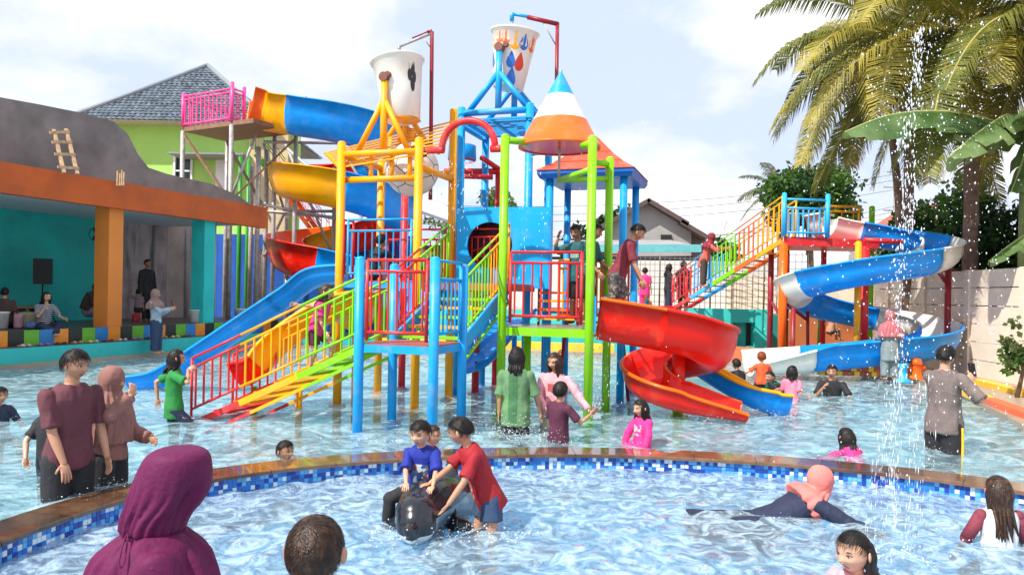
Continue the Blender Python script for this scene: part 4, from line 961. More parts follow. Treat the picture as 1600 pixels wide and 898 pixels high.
# ---------------------------------------------------------------- roofed blue tower
RFR = Vector((1.78, 12.45)); RS = 1.24; RFL = RFR - E1 * RS; RBL = RFL + E2 * RS; RBR = RFR + E2 * RS
def roof_tower():
    t = thing('roofed_tower', 'blue post tower under a stepped red square roof', 'play tower', V3(RFL, FLOOR_O))
    for q in (RFL, RFR, RBL, RBR): post(t, q, FLOOR_O, 3.80, .062, BLU, flange=-.03)
    MB().prism([RFL, RFR, RBR, RBL], 1.40, 1.49).build('deck', BLU, t)
    c = (RFL + RBR) / 2
    def sq(h): return [c + (-E1 - E2) * h, c + (E1 - E2) * h, c + (E1 + E2) * h, c + (-E1 + E2) * h]
    def fr(h0, z0, h1, z1, name, mt):
        a = [V3(p, z0) for p in sq(h0)]; b = [V3(p, z1) for p in sq(h1)]
        MB().add(a + b, [(i, (i + 1) % 4, 4 + (i + 1) % 4, 4 + i) for i in range(4)] + [(4, 5, 6, 7), (3, 2, 1, 0)]).build(name, mt, t)
    fr(.80, 3.70, .80, 3.76, 'roof_edge', DBL); RO = paint('red orange roof', (.80, .075, .03)); fr(.82, 3.763, .56, 3.93, 'roof_tier', RO); fr(.57, 3.932, .34, 4.12, 'roof_tier', RO); fr(.35, 4.122, .06, 4.42, 'roof_tier', RO)
    fr(.76, 3.63, .80, 3.698, 'roof_skirt', DBL)
    pipe(t, [V3(RFR - E2 * .1, 1.45), V3(RFR + E2 * .25 + E1 * .15, FLOOR_O)], .03, MAR, 'strut')
    pipe(t, [V3(RFL + E1 * .35, 1.45), V3(RFL + E1 * .15, FLOOR_O)], .03, MAR, 'strut')
    railing(t, V3(RBL + E1 * .1, 1.5), V3(RBR - E1 * .1, 1.5), .95, RED, 8)
roof_tower()

# ---------------------------------------------------------------- red spiral slide
def red_spiral():
    ax = Vector((2.47, 11.30)); rc = .50
    t = thing('red_spiral_slide', 'glossy red fibreglass spiral slide from the green tower into the water', 'slide', V3(ax, FLOOR_O))
    path = [V3(GFR + E2 * .42 + E1 * .02, 1.10), (1.62, 10.86, 1.04), (2.1, 10.80, .96)]
    for k in range(0, 13):
        a = -math.pi / 2 + 2 * math.pi * k / 12; f = k / 12; rr = rc + (.0 if k < 10 else .0)
        path.append((ax.x + rr * math.cos(a), ax.y + rr * math.sin(a), 0.88 - .78 * f ** .82))
    path += [(2.85, 10.72, .06), (3.25, 10.66, .02)]
    hr_ = lambda f: .58 if f < .50 else (.58 - (f - .50) * .86 if f < .86 else .27 - (f - .86) * 1.0)
    slide(t, path, .30, [(.17, [FRED, FORG, FRED]), (.62, [FRED, FRED, FRED]), (1, [FRED, FORG, FRED])], hl=lambda f: .38 if f < .85 else .38 - (f - .85) * 1.2, hr=hr_)
    post(t, ax, FLOOR_O, .10, .075, GRN, 'foot_post', flange=-.02); post(t, ax, .10, .98, .10, FRED, 'centre_post')
    m = MB(); m.slab([V3(GFR + E1 * .05 + E2 * .05, 1.20), V3(GFR + E1 * .05 + E2 * .95, 1.20), V3(GFR + E1 * .05 + E2 * .95, 1.66), V3(GFR + E1 * .05 + E2 * .05, 1.66)], .03); 
    m = MB(); m.beam(V3(GFR + E1 * .06 + E2 * .04, 1.18), V3(GFR + E1 * .06 + E2 * .04, 1.70), .03, .09); m.build('entry_jamb', BLU, t)
    m = MB(); m.beam(V3(GFR + E1 * .06 + E2 * .82, 1.18), V3(GFR + E1 * .06 + E2 * .82, 1.70), .03, .09); m.build('entry_jamb', BLU, t)
red_spiral()
# two tone straight slide
def two_tone():
    t = thing('two_tone_slide', 'straight slide with yellow inside and blue outside behind the red spiral', 'slide', V3(RFR, FLOOR_O))
    a = P(985, 508, 13.0); path = [V3(RFR + E2 * .6 + E1 * .05, 1.42), a + Vector((.1, .1, .06)), P(1050, 556, 12.5), P(1110, 598, 12.0), P(1170, 632, 11.5), P(1204, 645, 11.45), P(1226, 648, 11.45)]
    slide(t, path, .22, [(.5, [FYEL, FYEL, FBLU]), (1, [FYEL, FYEL, FBLU])], hl=.22, hr=.33)
    m = MB()
two_tone()
# blue wave slide to the left and the yellow one under it
def wave_slides():
    t = thing('blue_wave_slide', 'long sky blue straight slide descending left from the yellow tower', 'slide', V3(YFL, FLOOR_O))
    s0 = V3(YFL + E2 * .62 - E1 * .03, ZU + .0)
    path = [s0, P(498, 446, 12.7), P(455, 476, 12.75), P(400, 512, 12.8), P(340, 552, 12.85), P(290, 585, 12.9), P(255, 603, 12.95), P(214, 610, 13.0)]
    slide(t, path, .27, [(.34, [FBLU] * 3), (.7, [FBLU] * 3), (1, [FBLU] * 3)], hl=.27, hr=.27)
    t = thing('yellow_red_slide', 'short yellow and red slide behind the rainbow stair', 'slide', V3(YFL, FLOOR_O))
    path = [V3(YFL + E1 * .3 - E2 * .03, 1.12), P(548, 492, 11.35), P(500, 512, 11.2), P(452, 545, 11.1), P(424, 574, 11.05), P(402, 594, 11.0), P(384, 602, 11.0)]
    slide(t, path, .30, [(.84, [FYEL, FYEL, FYEL]), (1, [FRED, FRED, FRED])], hl=.36, hr=.36)
    for u, mt in ((400, GRN), (470, YEL)):
        q = XY(u, 11.1); MB().tube([V3(q, FLOOR_O), V3(q, .3 if u < 420 else .5)], .05, 10).build('support', mt, t)
    MB().tube([V3(YFL + E1 * .3, 1.05), V3(YFL + E1 * .3, FLOOR_O)], .05, 10).build('support', YEL, t)
wave_slides()
# short blue slide behind the landing
def small_blue():
    t = thing('small_blue_slide', 'short wide sky blue slide under the middle deck', 'slide', V3(XY(770, 14), FLOOR_O))
    path = [P(812, 498, 14.3), P(790, 520, 13.9), P(765, 550, 13.5), P(742, 574, 13.2), P(722, 582, 13.0)]
    slide(t, path, .36, [(1, [FBLU] * 3)], hl=.22, hr=.22)
    q = XY(805, 14.3); MB().tube([V3(q, FLOOR_O), V3(q, 1.2)], .05, 10).build('support', BLU, t)
small_blue()
# ================================================================ LEFT SPIRAL SLIDE AND PINK TOWER
PW = P; XYW = XY
def left_slide():
    SCL = 1.15
    P = lambda u, v, d: PW(u, v, d * SCL)
    XY = lambda u, d: XYW(u, d * SCL)
    Qs = lambda x, y, z: (x * SCL, y * SCL, CAMZ + (z - CAMZ) * SCL)
    t = thing('pink_slide_tower', 'tall grey steel frame with a pink railed platform behind the shelter', 'slide tower', V3(XY(330, 23), GZ))
    N_ = P(362, 190, 22.0); L_ = P(286, 197, 23.0); zf = (N_.z + L_.z) / 2; n2 = Vector((N_.x, N_.y)); l2 = Vector((L_.x, L_.y)); ex = (n2 - l2).normalized(); ey = Vector((-ex.y, ex.x))
    k = [l2, n2, n2 + ey * 1.9, l2 + ey * 1.9]; k2 = [n2 + ex * 1.0, n2 + ex * 1.0 + ey * 1.9]
    MB().prism([k[0], k2[0], k2[1], k[3]], zf - .16, zf - .02).build('deck', RUST, t)
    railing(t, V3(k[0], zf), V3(k[1], zf), 1.05, PNK, 12, r=.035, rb=.026, low=.08, top2=True, gap=.12)
    railing(t, V3(k[1], zf), V3(k[1] + ey * .5, zf), 1.05, PNK, 4, r=.03, rb=.022, low=.08); railing(t, V3(k[3], zf), V3(k[0], zf), 1.05, PNK, 9, r=.03, rb=.022, low=.08)
    railing(t, V3(k2[1] - ex * .3, zf), V3(k2[1] + ex * .45, zf), 1.05, PNK, 4, r=.035, rb=.026)
    for q, z in ((k[0], zf + 1.15), (k[1], zf + 1.25), (k[1] + ey * .5, zf + 1.2)): post(t, q, zf - .02, z, .06, PNK, 'corner_post')
    for q in (k[0], k[1], k[2], k[3], k2[1]): post(t, q, GZ, zf - .16, .075, STEEL)
    for a, b, w in ((V3(k[0], zf - .2), V3(k[1], 4.6), .05), (V3(k[1], 4.6), V3(k2[1], zf - .3), .05), (V3(k[3], zf - .2), V3(k[2], 4.0), .06)): MB().beam(a, b, .09, .06).build('diagonal_brace', RUST, t)
    # spiral slide
    s = thing('rainbow_spiral_slide', 'giant blue yellow red and orange spiral flume beside the shelter', 'slide', V3((-6.2, 27.6), GZ))
    cx, cy, rc = -5.35, 24.0, 1.72
    path = [V3(k[1] + ey * .55 + ex * .05, zf - .05), Qs(-7.3, 22.6, 6.38), Qs(-6.4, 22.4, 6.22)]
    def zz(tn): return 6.05 - 1.9 * tn if tn < 1 else 4.15 - 2.3 * (tn - 1)
    nt = 26
    for i in range(nt + 1):
        tn = 2.0 * i / nt; a = -math.pi / 2 + 2 * math.pi * tn; path.append(Qs(cx + rc * math.cos(a), cy + rc * math.sin(a), zz(tn)))
    path += [Qs(-4.5, 22.25, 1.62), Qs(-3.7, 22.0, 1.35), (-3.6, 24.6, .85), (-3.0, 24.0, .5)]
    r3 = lambda i, o=None: [i, i, o or i]
    secs = [(.015, r3(FORG)), (.05, r3(FYEL)), (.155, r3(FBLU)), (.205, r3(FYEL, FORG)), (.28, r3(FBLU)), (.34, r3(FRED)), (.37, r3(FRED, FORG)), (.495, [FYEL, FYEL, FYEL]), (.58, r3(FBLU)), (.69, r3(FRED)), (.765, [FORG, FYEL, FYEL]), (.87, [FRED, FRED, FRED]), (1, r3(FBLU))]
    slide(s, path, .60, secs, hl=1.0, hr=lambda f: 1.18, samples=6)
    SM = STEEL
    for u, d, z in ((400, 22.6, 5.9), (413, 23.6, 6.0), (448, 24.0, 2.2), (446, 25.8, 5.6), (406, 24.6, 3.0), (520, 24.2, 5.6), (526, 24.0, 6.4), (600, 24.4, 5.2), (603, 25.8, 5.4), (390, 24.3, 5.6)):
        q = XY(u, d); post(s, q, GZ, CAMZ + (z - CAMZ) * SCL, .08, SM, 'post', False)
    for (u0, v0, d0), (u1, v1, d1) in (((412, 222, 23), (600, 225, 24.6)), ((402, 318, 22.6), (526, 342, 24)), ((400, 470, 22.6), (450, 470, 24)), ((452, 330, 24), (520, 330, 24.2)), ((414, 330, 23), (526, 340, 24)), ((446, 230, 24.4), (526, 300, 24)), ((410, 395, 24), (446, 395, 24.4))):
        MB().tube([P(u0, v0, d0), P(u1, v1, d1)], .055, 8).build('tie_bar', SM, s)
    for (u0, v0, d0), (u1, v1, d1) in (((446, 335, 25.8), (412, 225, 23.6)), ((520, 400, 24.2), (446, 225, 25.8)), ((600, 345, 24.4), (530, 225, 24)), ((400, 210, 22.3), (352, 330, 22.2)), ((526, 200, 24), (600, 300, 24.6)), ((446, 330, 24.4), (413, 400, 23))):
        MB().tube([P(u0, v0, d0), P(u1, v1, d1)], .05, 8).build('diagonal_brace', SM, s)
    # rear access stair of the tower
    st = thing('rear_stair', 'steep green stair with orange railing behind the left spiral flume', 'stairs', V3(XY(440, 26), GZ))
    A = V3(XY(500, 26.6), 3.6); B = V3(XY(395, 25.6), 6.9)
    stair(st, A, B, (0.1, .9), 9, [(.7, ORG), (1, DGN)], h=.95, nb=12)
    post(st, XY(385, 25.6), GZ, 6.8, .08, DGN); post(st, XY(500, 26.6), GZ, 3.5, .08, DGN); post(st, XY(372, 25.8), GZ, 6.8, .08, DGN)
left_slide()

# ================================================================ RIGHT TOWER, STAIR AND SLIDE
def right_slide():
    zf = 3.14
    a = XY(1223, 17.6); b = XY(1291, 17.7); c = XY(1286, 19.5); d_ = XY(1228, 19.4)
    t = thing('red_slide_tower', 'red steel tower with pale blue railed platform at the head of the rainbow stair', 'slide tower', V3(a, GZ))
    MB().prism([a, XY(1372, 17.9), XY(1365, 19.4), d_], zf - .20, zf - .02).build('deck_frame', RED, t); MB().prism([a, b, c, d_], zf - .018, zf).build('deck', MAR, t)
    for q, z, mt in ((a, zf - .2, FORG), (d_, zf - .2, MAR), (c, zf - .2, RED), (XY(1204, 18.8), 3.0, MAR)): post(t, q, GZ, z, .095 if mt is FORG else .07, mt)
    for q in (a, b): post(t, q, zf, zf + .98, .055, CYA, 'corner_post')
    railing(t, V3(a, zf), V3(b, zf), .86, CYA, 8, r=.026, rb=.02, gap=.2); railing(t, V3(d_, zf), V3(c, zf), .86, CYA, 8, r=.026, rb=.02)
    railing(t, V3(c, zf), V3(XY(1340, 19.6), zf), .95, YEL, 3, r=.03, top2=True)
    post(t, XY(1360, 19.6), GZ, zf + .95, .07, GRN)
    for p, q in (((1222, 470, 17.7), (1262, 500, 18.2)), ((1262, 480, 18.2), (1262, 560, 18.2)), ((1204, 470, 18.8), (1225, 500, 18))): MB().tube([P(*p), P(*q)], .04, 8).build('brace', MAR, t)
    # rainbow stair from the terrace
    A = P(1050, 480, 23.3); A.z = 1.34; B = V3(a + Vector((-.02, .08)), zf - .1)
    s = thing('terrace_stair', 'rainbow railed stair climbing from the far terrace to the red slide tower', 'stairs', A)
    stair(s, A, B, (.55, .62), 11, [(.22, RED), (.44, CYA), (.64, GRN), (.82, ORG), (1, YEL)], h=.98, nb=26, str_h=.11, rb=.022)
    MB().box(A + Vector((-.3, -.05, -.15)), (.8, .5, .5), .3).build('foot_block', RED, s)
    # slide
    cx, cy, rx, ry = 8.15, 17.65, 1.62, 1.10
    sl = thing('white_blue_spiral_slide', 'large blue and white spiral slide ending in the pool by the precast wall', 'slide', V3((cx, cy), GZ))
    path = [V3(XY(1288, 18.7), 3.22), (7.6, cy + ry, 3.20)]
    zs = [(90, 3.10), (60, 2.98), (30, 2.82), (0, 2.62), (-30, 2.44), (-60, 2.28), (-90, 2.14), (-120, 1.98), (-150, 1.80), (-180, 1.62), (-210, 1.44), (-240, 1.28), (-270, 1.12), (-300, .98), (-330, .84), (-360, .70), (-390, .56), (-420, .44), (-450, .35)]
    for a_, z in zs: path.append((cx + rx * math.cos(R(a_)), cy + ry * math.sin(R(a_)), z))
    path += [(7.3, cy - ry - .05, .26), (6.5, cy - ry - .08, .18), (5.8, cy - ry - .1, .12), (5.1, cy - ry - .1, .07)]
    W_, B_ = [FWHT] * 3, [FBLU, FBLU, FBLU]
    slide(sl, path, .40, [(.055, W_), (.16, B_), (.245, W_), (.40, B_), (.455, W_), (.60, B_), (.70, W_), (.925, B_), (1, W_)], hl=lambda f: .56 if f < .9 else .56 - (f - .9) * 3.2, hr=.5)
    for u, d, z, mt, r_ in ((1350, 17.6, 2.9, RED, .10), (1340, 17.2, 3.0, YEL, .07), (1481, 17.7, 2.6, MAR, .07), (1493, 18.6, 2.5, MAR, .05), (1240, 17.3, 1.5, MAR, .05)):
        post(sl, XY(u, d), GZ - .02 if u > 1300 else FLOOR_O, z, r_, mt)
    MB().tube([P(1342, 432, 17.2), P(1400, 430, 17.0)], .06, 8).build('arm', YEL, sl); MB().tube([P(1350, 375, 17.6), P(1410, 378, 17.6)], .06, 8).build('arm', RED, sl)
    MB().tube([P(1481, 445, 17.7), P(1455, 408, 17.4)], .05, 8).build('arm', MAR, sl); MB().tube([P(1350, 400, 17.6), P(1440, 420, 17.6)], .05, 8).build('arm', MAR, sl)
    # things on the deck behind
    g = thing('green_arch_toy', 'small green arched water toy behind the blue and white slide', 'water toy', V3(XY(1300, 20.5), GZ))
    q0, q1 = P(1280, 540, 20.5), P(1338, 540, 20.5); zt = P(1280, 497, 20.5).z
    MB().tube([(q0.x, q0.y, GZ), (q0.x, q0.y, zt), (q1.x, q1.y, zt), (q1.x, q1.y, GZ)], .06, 8).build('frame', DGN, g)
    MB().lathe(P(1315, 497, 20.4), [(.42, -.03), (.40, .05), (.2, .1), (0.01, .12)], 18).build('cap', GRN, g)
    lw = wall_between('low_wall', XY(1232, 22.2), XY(1345, 22.6), .25, GZ, 1.35, mat('orange low wall', (.62, .20, .07), .7, .15, 1, stain=(.5, .4, .3), stain_s=1, stain_w=.4), label='low orange painted wall behind the green water toy', category='wall')
    mt = mat('artificial grass', (.05, .22, .03), .9, .4, 40)
    MB().prism([XY(1235, 19.9), XY(1275, 19.7), XY(1278, 21.5), XY(1238, 21.7)], GZ, GZ + .06).build('grass_mat', mt, label='patch of artificial grass beside the red tower posts', category='mat')
    fs = thing('fountain_spout', 'small blue fountain spout on the deck beside the slide', 'fountain', P(1411, 588, 15.6))
    q = P(1411, 588, 15.6); MB().lathe((q.x, q.y, GZ), [(.16, 0), (.16, .04), (.09, .08), (.075, .26), (.10, .30), (.10, .36), (.05, .38)], 16).build('body', BLU, fs)
    q = P(1432, 570, 16.3); fs = thing('hydrant', 'small red hydrant on the deck beside the slide', 'hydrant', (q.x, q.y, GZ)); MB().lathe((q.x, q.y, GZ), [(.14, 0), (.14, .05), (.10, .08), (.10, .30), (.13, .32), (.08, .42), (.02, .44)], 14).build('body', FORG, fs); MB().tube([(q.x - .18, q.y, .3), (q.x + .18, q.y, .3)], .05).build('outlet', FORG, fs)
    bk = thing('brick_planter', 'low planter of wet red bricks at the pool edge under the slide', 'planter', V3(XY(1345, 16.55), GZ))
    for i in range(16):
        for r_ in range(2):
            q = XY(1285 + i * 9 + r_ * 4, 16.75 - i * .012); m = MB().box((q.x, q.y, GZ + .055 + r_ * .105), (.115, .16, .10)); m.build('brick', mat('red bricks', (.42, .09, .05), .5, .4, 4) if (i + r_) % 3 else mat('kerb yellow', (.8, .5, .05), .5), bk)
right_slide()

# ================================================================ VEGETATION
def leafmat(name, c, c2, rough=.5):
    m = bpy.data.materials.new(name); m.use_nodes = True; N = m.node_tree.nodes; L = m.node_tree.links; b = N['Principled BSDF']
    t = N.new('ShaderNodeTexCoord'); n = N.new('ShaderNodeTexNoise'); n.inputs['Scale'].default_value = 1.7; n.inputs['Detail'].default_value = 6; L.new(t.outputs['Object'], n.inputs['Vector'])
    r = N.new('ShaderNodeValToRGB'); r.color_ramp.elements[0].color = (*c, 1); r.color_ramp.elements[1].color = (*c2, 1); r.color_ramp.elements[0].position = .35; r.color_ramp.elements[1].position = .65
    L.new(n.outputs['Fac'], r.inputs['Fac']); L.new(r.outputs[0], b.inputs['Base Color']); b.inputs['Roughness'].default_value = rough
    tr = N.new('ShaderNodeBsdfTranslucent'); L.new(r.outputs[0], tr.inputs[0]); mx_ = N.new('ShaderNodeMixShader'); mx_.inputs[0].default_value = .4
    L.new(b.outputs[0], mx_.inputs[1]); L.new(tr.outputs[0], mx_.inputs[2]); L.new(mx_.outputs[0], N['Material Output'].inputs[0]); return m
def np_mesh(name, V, F, material, par=None, smooth=False, **kw):
    me = bpy.data.meshes.new(name); o = ORG_OF[par.name] if par is not None else Vector((0, 0, 0)); V = np.asarray(V, float) - np.array(o)
    F = np.asarray(F); k = F.shape[1]; me.vertices.add(len(V)); me.vertices.foreach_set('co', V.ravel()); me.loops.add(F.size); me.loops.foreach_set('vertex_index', F.ravel().astype(np.int32))
    me.polygons.add(len(F)); me.polygons.foreach_set('loop_start', np.arange(len(F)) * k)
    if smooth: me.polygons.foreach_set('use_smooth', np.ones(len(F), bool))
    me.materials.append(material); me.update(); me.validate(); return link(name, me, par, **kw)
def leaves(C, n_per, rad, size, seed):
    g = np.random.default_rng(seed); V = []; 
    C = np.asarray(C); k = len(C) * n_per; cc = np.repeat(C, n_per, 0); dirs = g.normal(size=(k, 3)); dirs /= np.linalg.norm(dirs, axis=1)[:, None]
    rr = np.repeat(np.broadcast_to(np.asarray(rad), (len(C),)), n_per) * g.random(k) ** .45; p = cc + dirs * rr[:, None] * np.array([1, 1, .8])
    a = g.normal(size=(k, 3)); a[:, 2] -= .3; a /= np.linalg.norm(a, axis=1)[:, None]; b = np.cross(a, g.normal(size=(k, 3))); b /= np.linalg.norm(b, axis=1)[:, None]
    s = size * (0.6 + .8 * g.random(k)); a *= s[:, None]; b *= s[:, None] * .38
    V = np.stack([p, p + a * .5 + b, p + a, p + a * .5 - b], 1).reshape(-1, 3); F = np.arange(k * 4).reshape(-1, 4); return V, F
def tree(name, label, base, ztop, rad, nclump, n_per, size, seed, mts, trunk=True, zlow=None, group=None, flat=1.0):
    t = thing(name, label, 'tree', base, group); g = np.random.default_rng(seed); base = Vector(base); zl = zlow if zlow is not None else ztop - 2 * rad
    cz = (ztop + zl) / 2; hz_ = (ztop - zl) / 2; C = []
    for i in range(nclump):
        v = g.normal(size=3); v /= np.linalg.norm(v); f = g.random() ** .33; C.append((base.x + v[0] * rad * f * .9, base.y + v[1] * rad * f * .9 * flat, cz + v[2] * hz_ * f * .88))
    for i, mt in enumerate(mts):
        V, F = leaves(C[i::len(mts)], n_per, rad * .34, size, seed + i); np_mesh('crown', V, F, mt, t)
    if trunk:
        m = MB(); top = Vector((base.x, base.y, cz)); m.tube([base, base.lerp(top, .5) + Vector((.1, 0, 0)), top], [rad * .10, rad * .075, rad * .05], 8)
        for i in range(5):
            c = Vector(C[i]); m.tube([base.lerp(top, .6 + .08 * i), (base.lerp(top, .8) + c) / 2, c], [rad * .05, rad * .035, rad * .015], 6)
        m.build('trunk', mat('bark', (.16, .11, .08), .9, .3, 8, .4, 30), t)
    return t
LG1, LG2, LG3 = leafmat('leaf bright', (.035, .10, .015), (.12, .24, .035)), leafmat('leaf dark', (.012, .045, .010), (.035, .10, .02)), leafmat('leaf olive', (.06, .10, .025), (.16, .20, .06))
def gp(u, d): q = XY(u, d); return (q.x, q.y, GZ)
tree('round_tree', 'round bushy mango tree behind the red slide tower', gp(1262, 34), P(1262, 254, 34).z, 2.15, 60, 130, .22, 11, [LG1, LG2], zlow=P(1262, 372, 34).z)
tree('bushy_tree', 'small bushy tree behind the blue porthole panel', gp(765, 46), P(765, 293, 46).z, 2.3, 34, 90, .3, 12, [LG1, LG3], zlow=3)
tree('thin_tree', 'thin dark tree beside the gable of the grey house', gp(958, 45), P(958, 310, 45).z, 1.3, 16, 70, .26, 13, [LG2], zlow=3)
tree('bare_tree', 'sparse tree behind the white metal shed roof', gp(692, 48), P(692, 318, 48).z, 1.5, 16, 45, .22, 14, [LG3], zlow=3)
tree('low_tree', 'low dark tree between the blue posts of the roofed tower', gp(905, 50), P(905, 348, 50).z, 1.6, 16, 70, .3, 15, [LG2], zlow=2.5)
tree('far_bush', 'far green bush beyond the grey house lean to', gp(1118, 60), P(1118, 362, 60).z, 1.6, 14, 70, .35, 16, [LG2], zlow=2)
for i, (u, d, vt, r_, lab, mm) in enumerate(((1480, 23.0, 262, 1.7, 'dark tree behind the precast wall next to the slide turn', [LG2, LG1]), (1590, 19.6, 300, 1.9, 'dense dark tree behind the precast wall under the banana leaves', [LG2]), (1690, 17, 330, 1.6, 'leafy dark shrub tree at the near end of the precast wall', [LG2, LG1]), (1440, 26, 330, 1.5, 'low tree in the wall corner behind the white slide turn', [LG1, LG2]))):
    tree('wall_tree', lab, gp(u, d), P(u, vt, d).z, r_, 44, 130, .2, 30 + i, mm, zlow=1.4)
# palms
def palm(label, base, crown, nf, length, seed, mts, lean=0, trunk_r=.16, droop=1.0, dens=46, dry=3, leaf_w=.035):
    t = thing('coconut_palm', label, 'palm tree', base); g = np.random.default_rng(seed); base = Vector(base); crown = Vector(crown)
    mid = base.lerp(crown, .5) + Vector((lean, 0, 0)); pts = cr([base, mid, crown], 8); m = MB()
    rs = [trunk_r * (1.25 - .45 * i / len(pts)) * (1 + .05 * (i % 2)) for i in range(len(pts))]; m.tube(pts, rs, 10); m.build('trunk', mat('palm bark', (.24, .15, .11), .9, .35, 7, .6, 18, stain=(.36, .22, .17), stain_s=3, stain_w=.5), t)
    for f in range(nf):
        az = 2 * math.pi * (f * .618 + g.random() * .05); el = R(62) - R(100) * (f / nf) + g.normal() * .1; L_ = length * (.85 + .25 * g.random())
        d0 = Vector((math.cos(az) * math.cos(el), math.sin(az) * math.cos(el), math.sin(el))); p = crown.copy(); pts = [p.copy()]; v = d0.copy(); K = 16
        for i in range(K):
            v = (v + Vector((0, 0, -1)) * droop * (.055 + .05 * i / K)).normalized(); p = p + v * L_ / K; pts.append(p.copy())
        VV = []; FF = []
        m = MB(); m.tube(pts, [.035 * (1 - .8 * i / K) + .006 for i in range(K + 1)], 5); mt = mts[int(g.integers(len(mts)))]
        if f >= nf - dry: mt = mts[-1]
        fr_ = m.build('frond', MATS.get('rachis') or mat('rachis', (.36, .30, .08), .6), t)
        fm = frames(pts); n = dens
        for j in range(n):
            s = 1.2 + (K - 1.3) * j / n; i = int(s); fx = s - i; q = fm[i][0].lerp(fm[min(i + 1, K)][0], fx); tt, sd, up = fm[i][1], fm[i][2], fm[i][3]
            ll = L_ * .22 * math.sin(math.pi * (.12 + .80 * j / n)) ** .7
            for sg in (-1, 1):
                dr = (sd * sg * (.85 + .1 * g.random()) + tt * (.5 + .2 * g.random()) + up * (.25 - .2 * g.random())).normalized(); e1 = q + dr * ll * .5; e2 = e1 + (dr + Vector((0, 0, -1.3 - .8 * g.random()))).normalized() * ll * .5
                wv = tt * leaf_w * (.7 + .5 * g.random()); k = len(VV); VV += [q - wv * .5, q + wv * .5, e1 + wv * .6, e1 - wv * .6, e2]; FF += [(k, k + 1, k + 2, k + 3), (k + 3, k + 2, k + 4, k + 4)]
        F2 = [f_ for f_ in FF]; me = bpy.data.meshes.new('leaflets'); o = ORG_OF[t.name]
        me.from_pydata([(a - o)[:] for a in VV], [], [tuple(dict.fromkeys(f_)) for f_ in F2]); me.materials.append(mt); link('leaflets', me, fr_)
    return t
PF1, PF2, PF3 = leafmat('frond yellow green', (.24, .23, .035), (.56, .47, .09)), leafmat('frond green', (.08, .12, .02), (.27, .27, .05)), leafmat('dry frond', (.30, .17, .06), (.48, .32, .14))
palm('coconut palm with yellowing fronds and brown trunk behind the wall by the banana', gp(1512, 18.6), P(1512, 45, 18.2), 26, 4.9, 41, [PF1, PF2, PF1, PF2], .1, .15, 1.2, 110, 2, .036)
palm('slim coconut palm with pale trunk behind the white slide turn', gp(1418, 20.5), P(1418, 72, 19.5), 22, 4.6, 42, [PF1, PF1, PF2], .05, .115, 1.2, 100, 2, .036)
palm('leaning second trunk palm behind the slim pale trunk', gp(1404, 22.0), P(1372, 60, 20.8), 12, 3.8, 44, [PF2, PF1, PF3], .3, .10, 1.3, 64, 2, .05)
palm('coconut palm overhanging from beyond the near wall end', gp(1640, 16.6), P(1650, 40, 16.4), 16, 4.4, 43, [PF1, PF2], .1, .2, 1.25, 100, 2, .036)
palm('small distant palm behind the round mango tree', gp(1222, 40), P(1216, 292, 40), 13, 2.4, 45, [PF2, leafmat('grey frond', (.10, .13, .09), (.22, .25, .18))], 0, .12, .7, 24, 0, .08)
# banana plant
def banana():
    t = thing('banana_plant', 'banana plant with broad torn leaves arching over the precast wall', 'banana plant', gp(1600, 16.4)); BM = leafmat('banana leaf', (.10, .18, .05), (.26, .36, .14), .35); BM2 = leafmat('banana leaf dark', (.06, .13, .035), (.18, .28, .10), .35)
    q = XY(1600, 16.4); MB().tube([(q.x, q.y, GZ), (q.x, q.y, 2.2), (q.x - .05, q.y, 4.2)], [.16, .13, .08], 10).build('stem', mat('banana stem', (.25, .28, .10), .5, .3, 4), t)
    def leaf(pts, wid, mt, seed, tilt=0.0, tear=.15):
        g = np.random.default_rng(seed); sm = cr(pts, 10); fm = frames(sm); k = len(fm); V = []; F = []
        for sg in (-1, 1):
            j = 0
            while j < k - 1:
                ln = int(g.integers(2, 7)); j2 = min(k - 1, j + ln); b0 = len(V); dr = g.uniform(-.5, .25) * (1 if g.random() < .5 else .3)
                for i in range(j, j2 + 1):
                    p, tt, s_, u_ = fm[i]; f = i / (k - 1); w = wid * math.sin(math.pi * min(1, (.10 + .87 * f))) ** .55
                    if i == j or i == j2: w *= .985
                    sd = (s_ * math.cos(tilt) + u_ * math.sin(tilt)).normalized(); fold = u_ * (-.85 + dr) 
                    for e in (0, .35, .7, 1.0): V.append(p + (sd * sg + fold * e) * w * e + tt * (.12 * e * w))
                for i in range(j2 - j):
                    for e in range(3): a = b0 + i * 4 + e; F.append((a, a + 1, a + 5, a + 4))
                j = j2
        me = bpy.data.meshes.new('leaf'); o = ORG_OF[t.name]; me.from_pydata([(Vector(v) - o)[:] for v in V], [], F); me.materials.append(mt); me.polygons.foreach_set('use_smooth', [True] * len(F)); lf = link('leaf', me, t)
        MB().tube(sm, [.03 * (1 - .8 * i / k) + .004 for i in range(k)], 6).build('midrib', mat('banana midrib', (.40, .45, .16), .5), lf)
    top = P(1600, 205, 16.4)
    leaf([top, P(1540, 186, 16.2), P(1470, 174, 15.9), P(1390, 180, 15.6), P(1320, 206, 15.3)], .48, BM2, 1, R(10))
    leaf([top + Vector((0, 0, -.1)), P(1578, 180, 15.6), P(1545, 196, 15.2), P(1510, 222, 14.9), P(1482, 246, 14.7)], .50, BM, 2, R(-25))
    leaf([P(1604, 215, 16.4), P(1560, 200, 16.7), P(1500, 204, 17.0), P(1445, 222, 17.2)], .34, BM2, 3, R(5)); leaf([top, P(1630, 150, 14.3), P(1690, 130, 14.0)], .4, BM, 4)
    leaf([P(1640, 330, 16.0), P(1610, 360, 15.8), P(1575, 385, 15.7), P(1545, 408, 15.6)], .26, BM, 5, R(-20)); leaf([P(1606, 215, 16.4), P(1598, 250, 16.2), P(1580, 300, 16.0)], .32, BM2, 6)
banana()
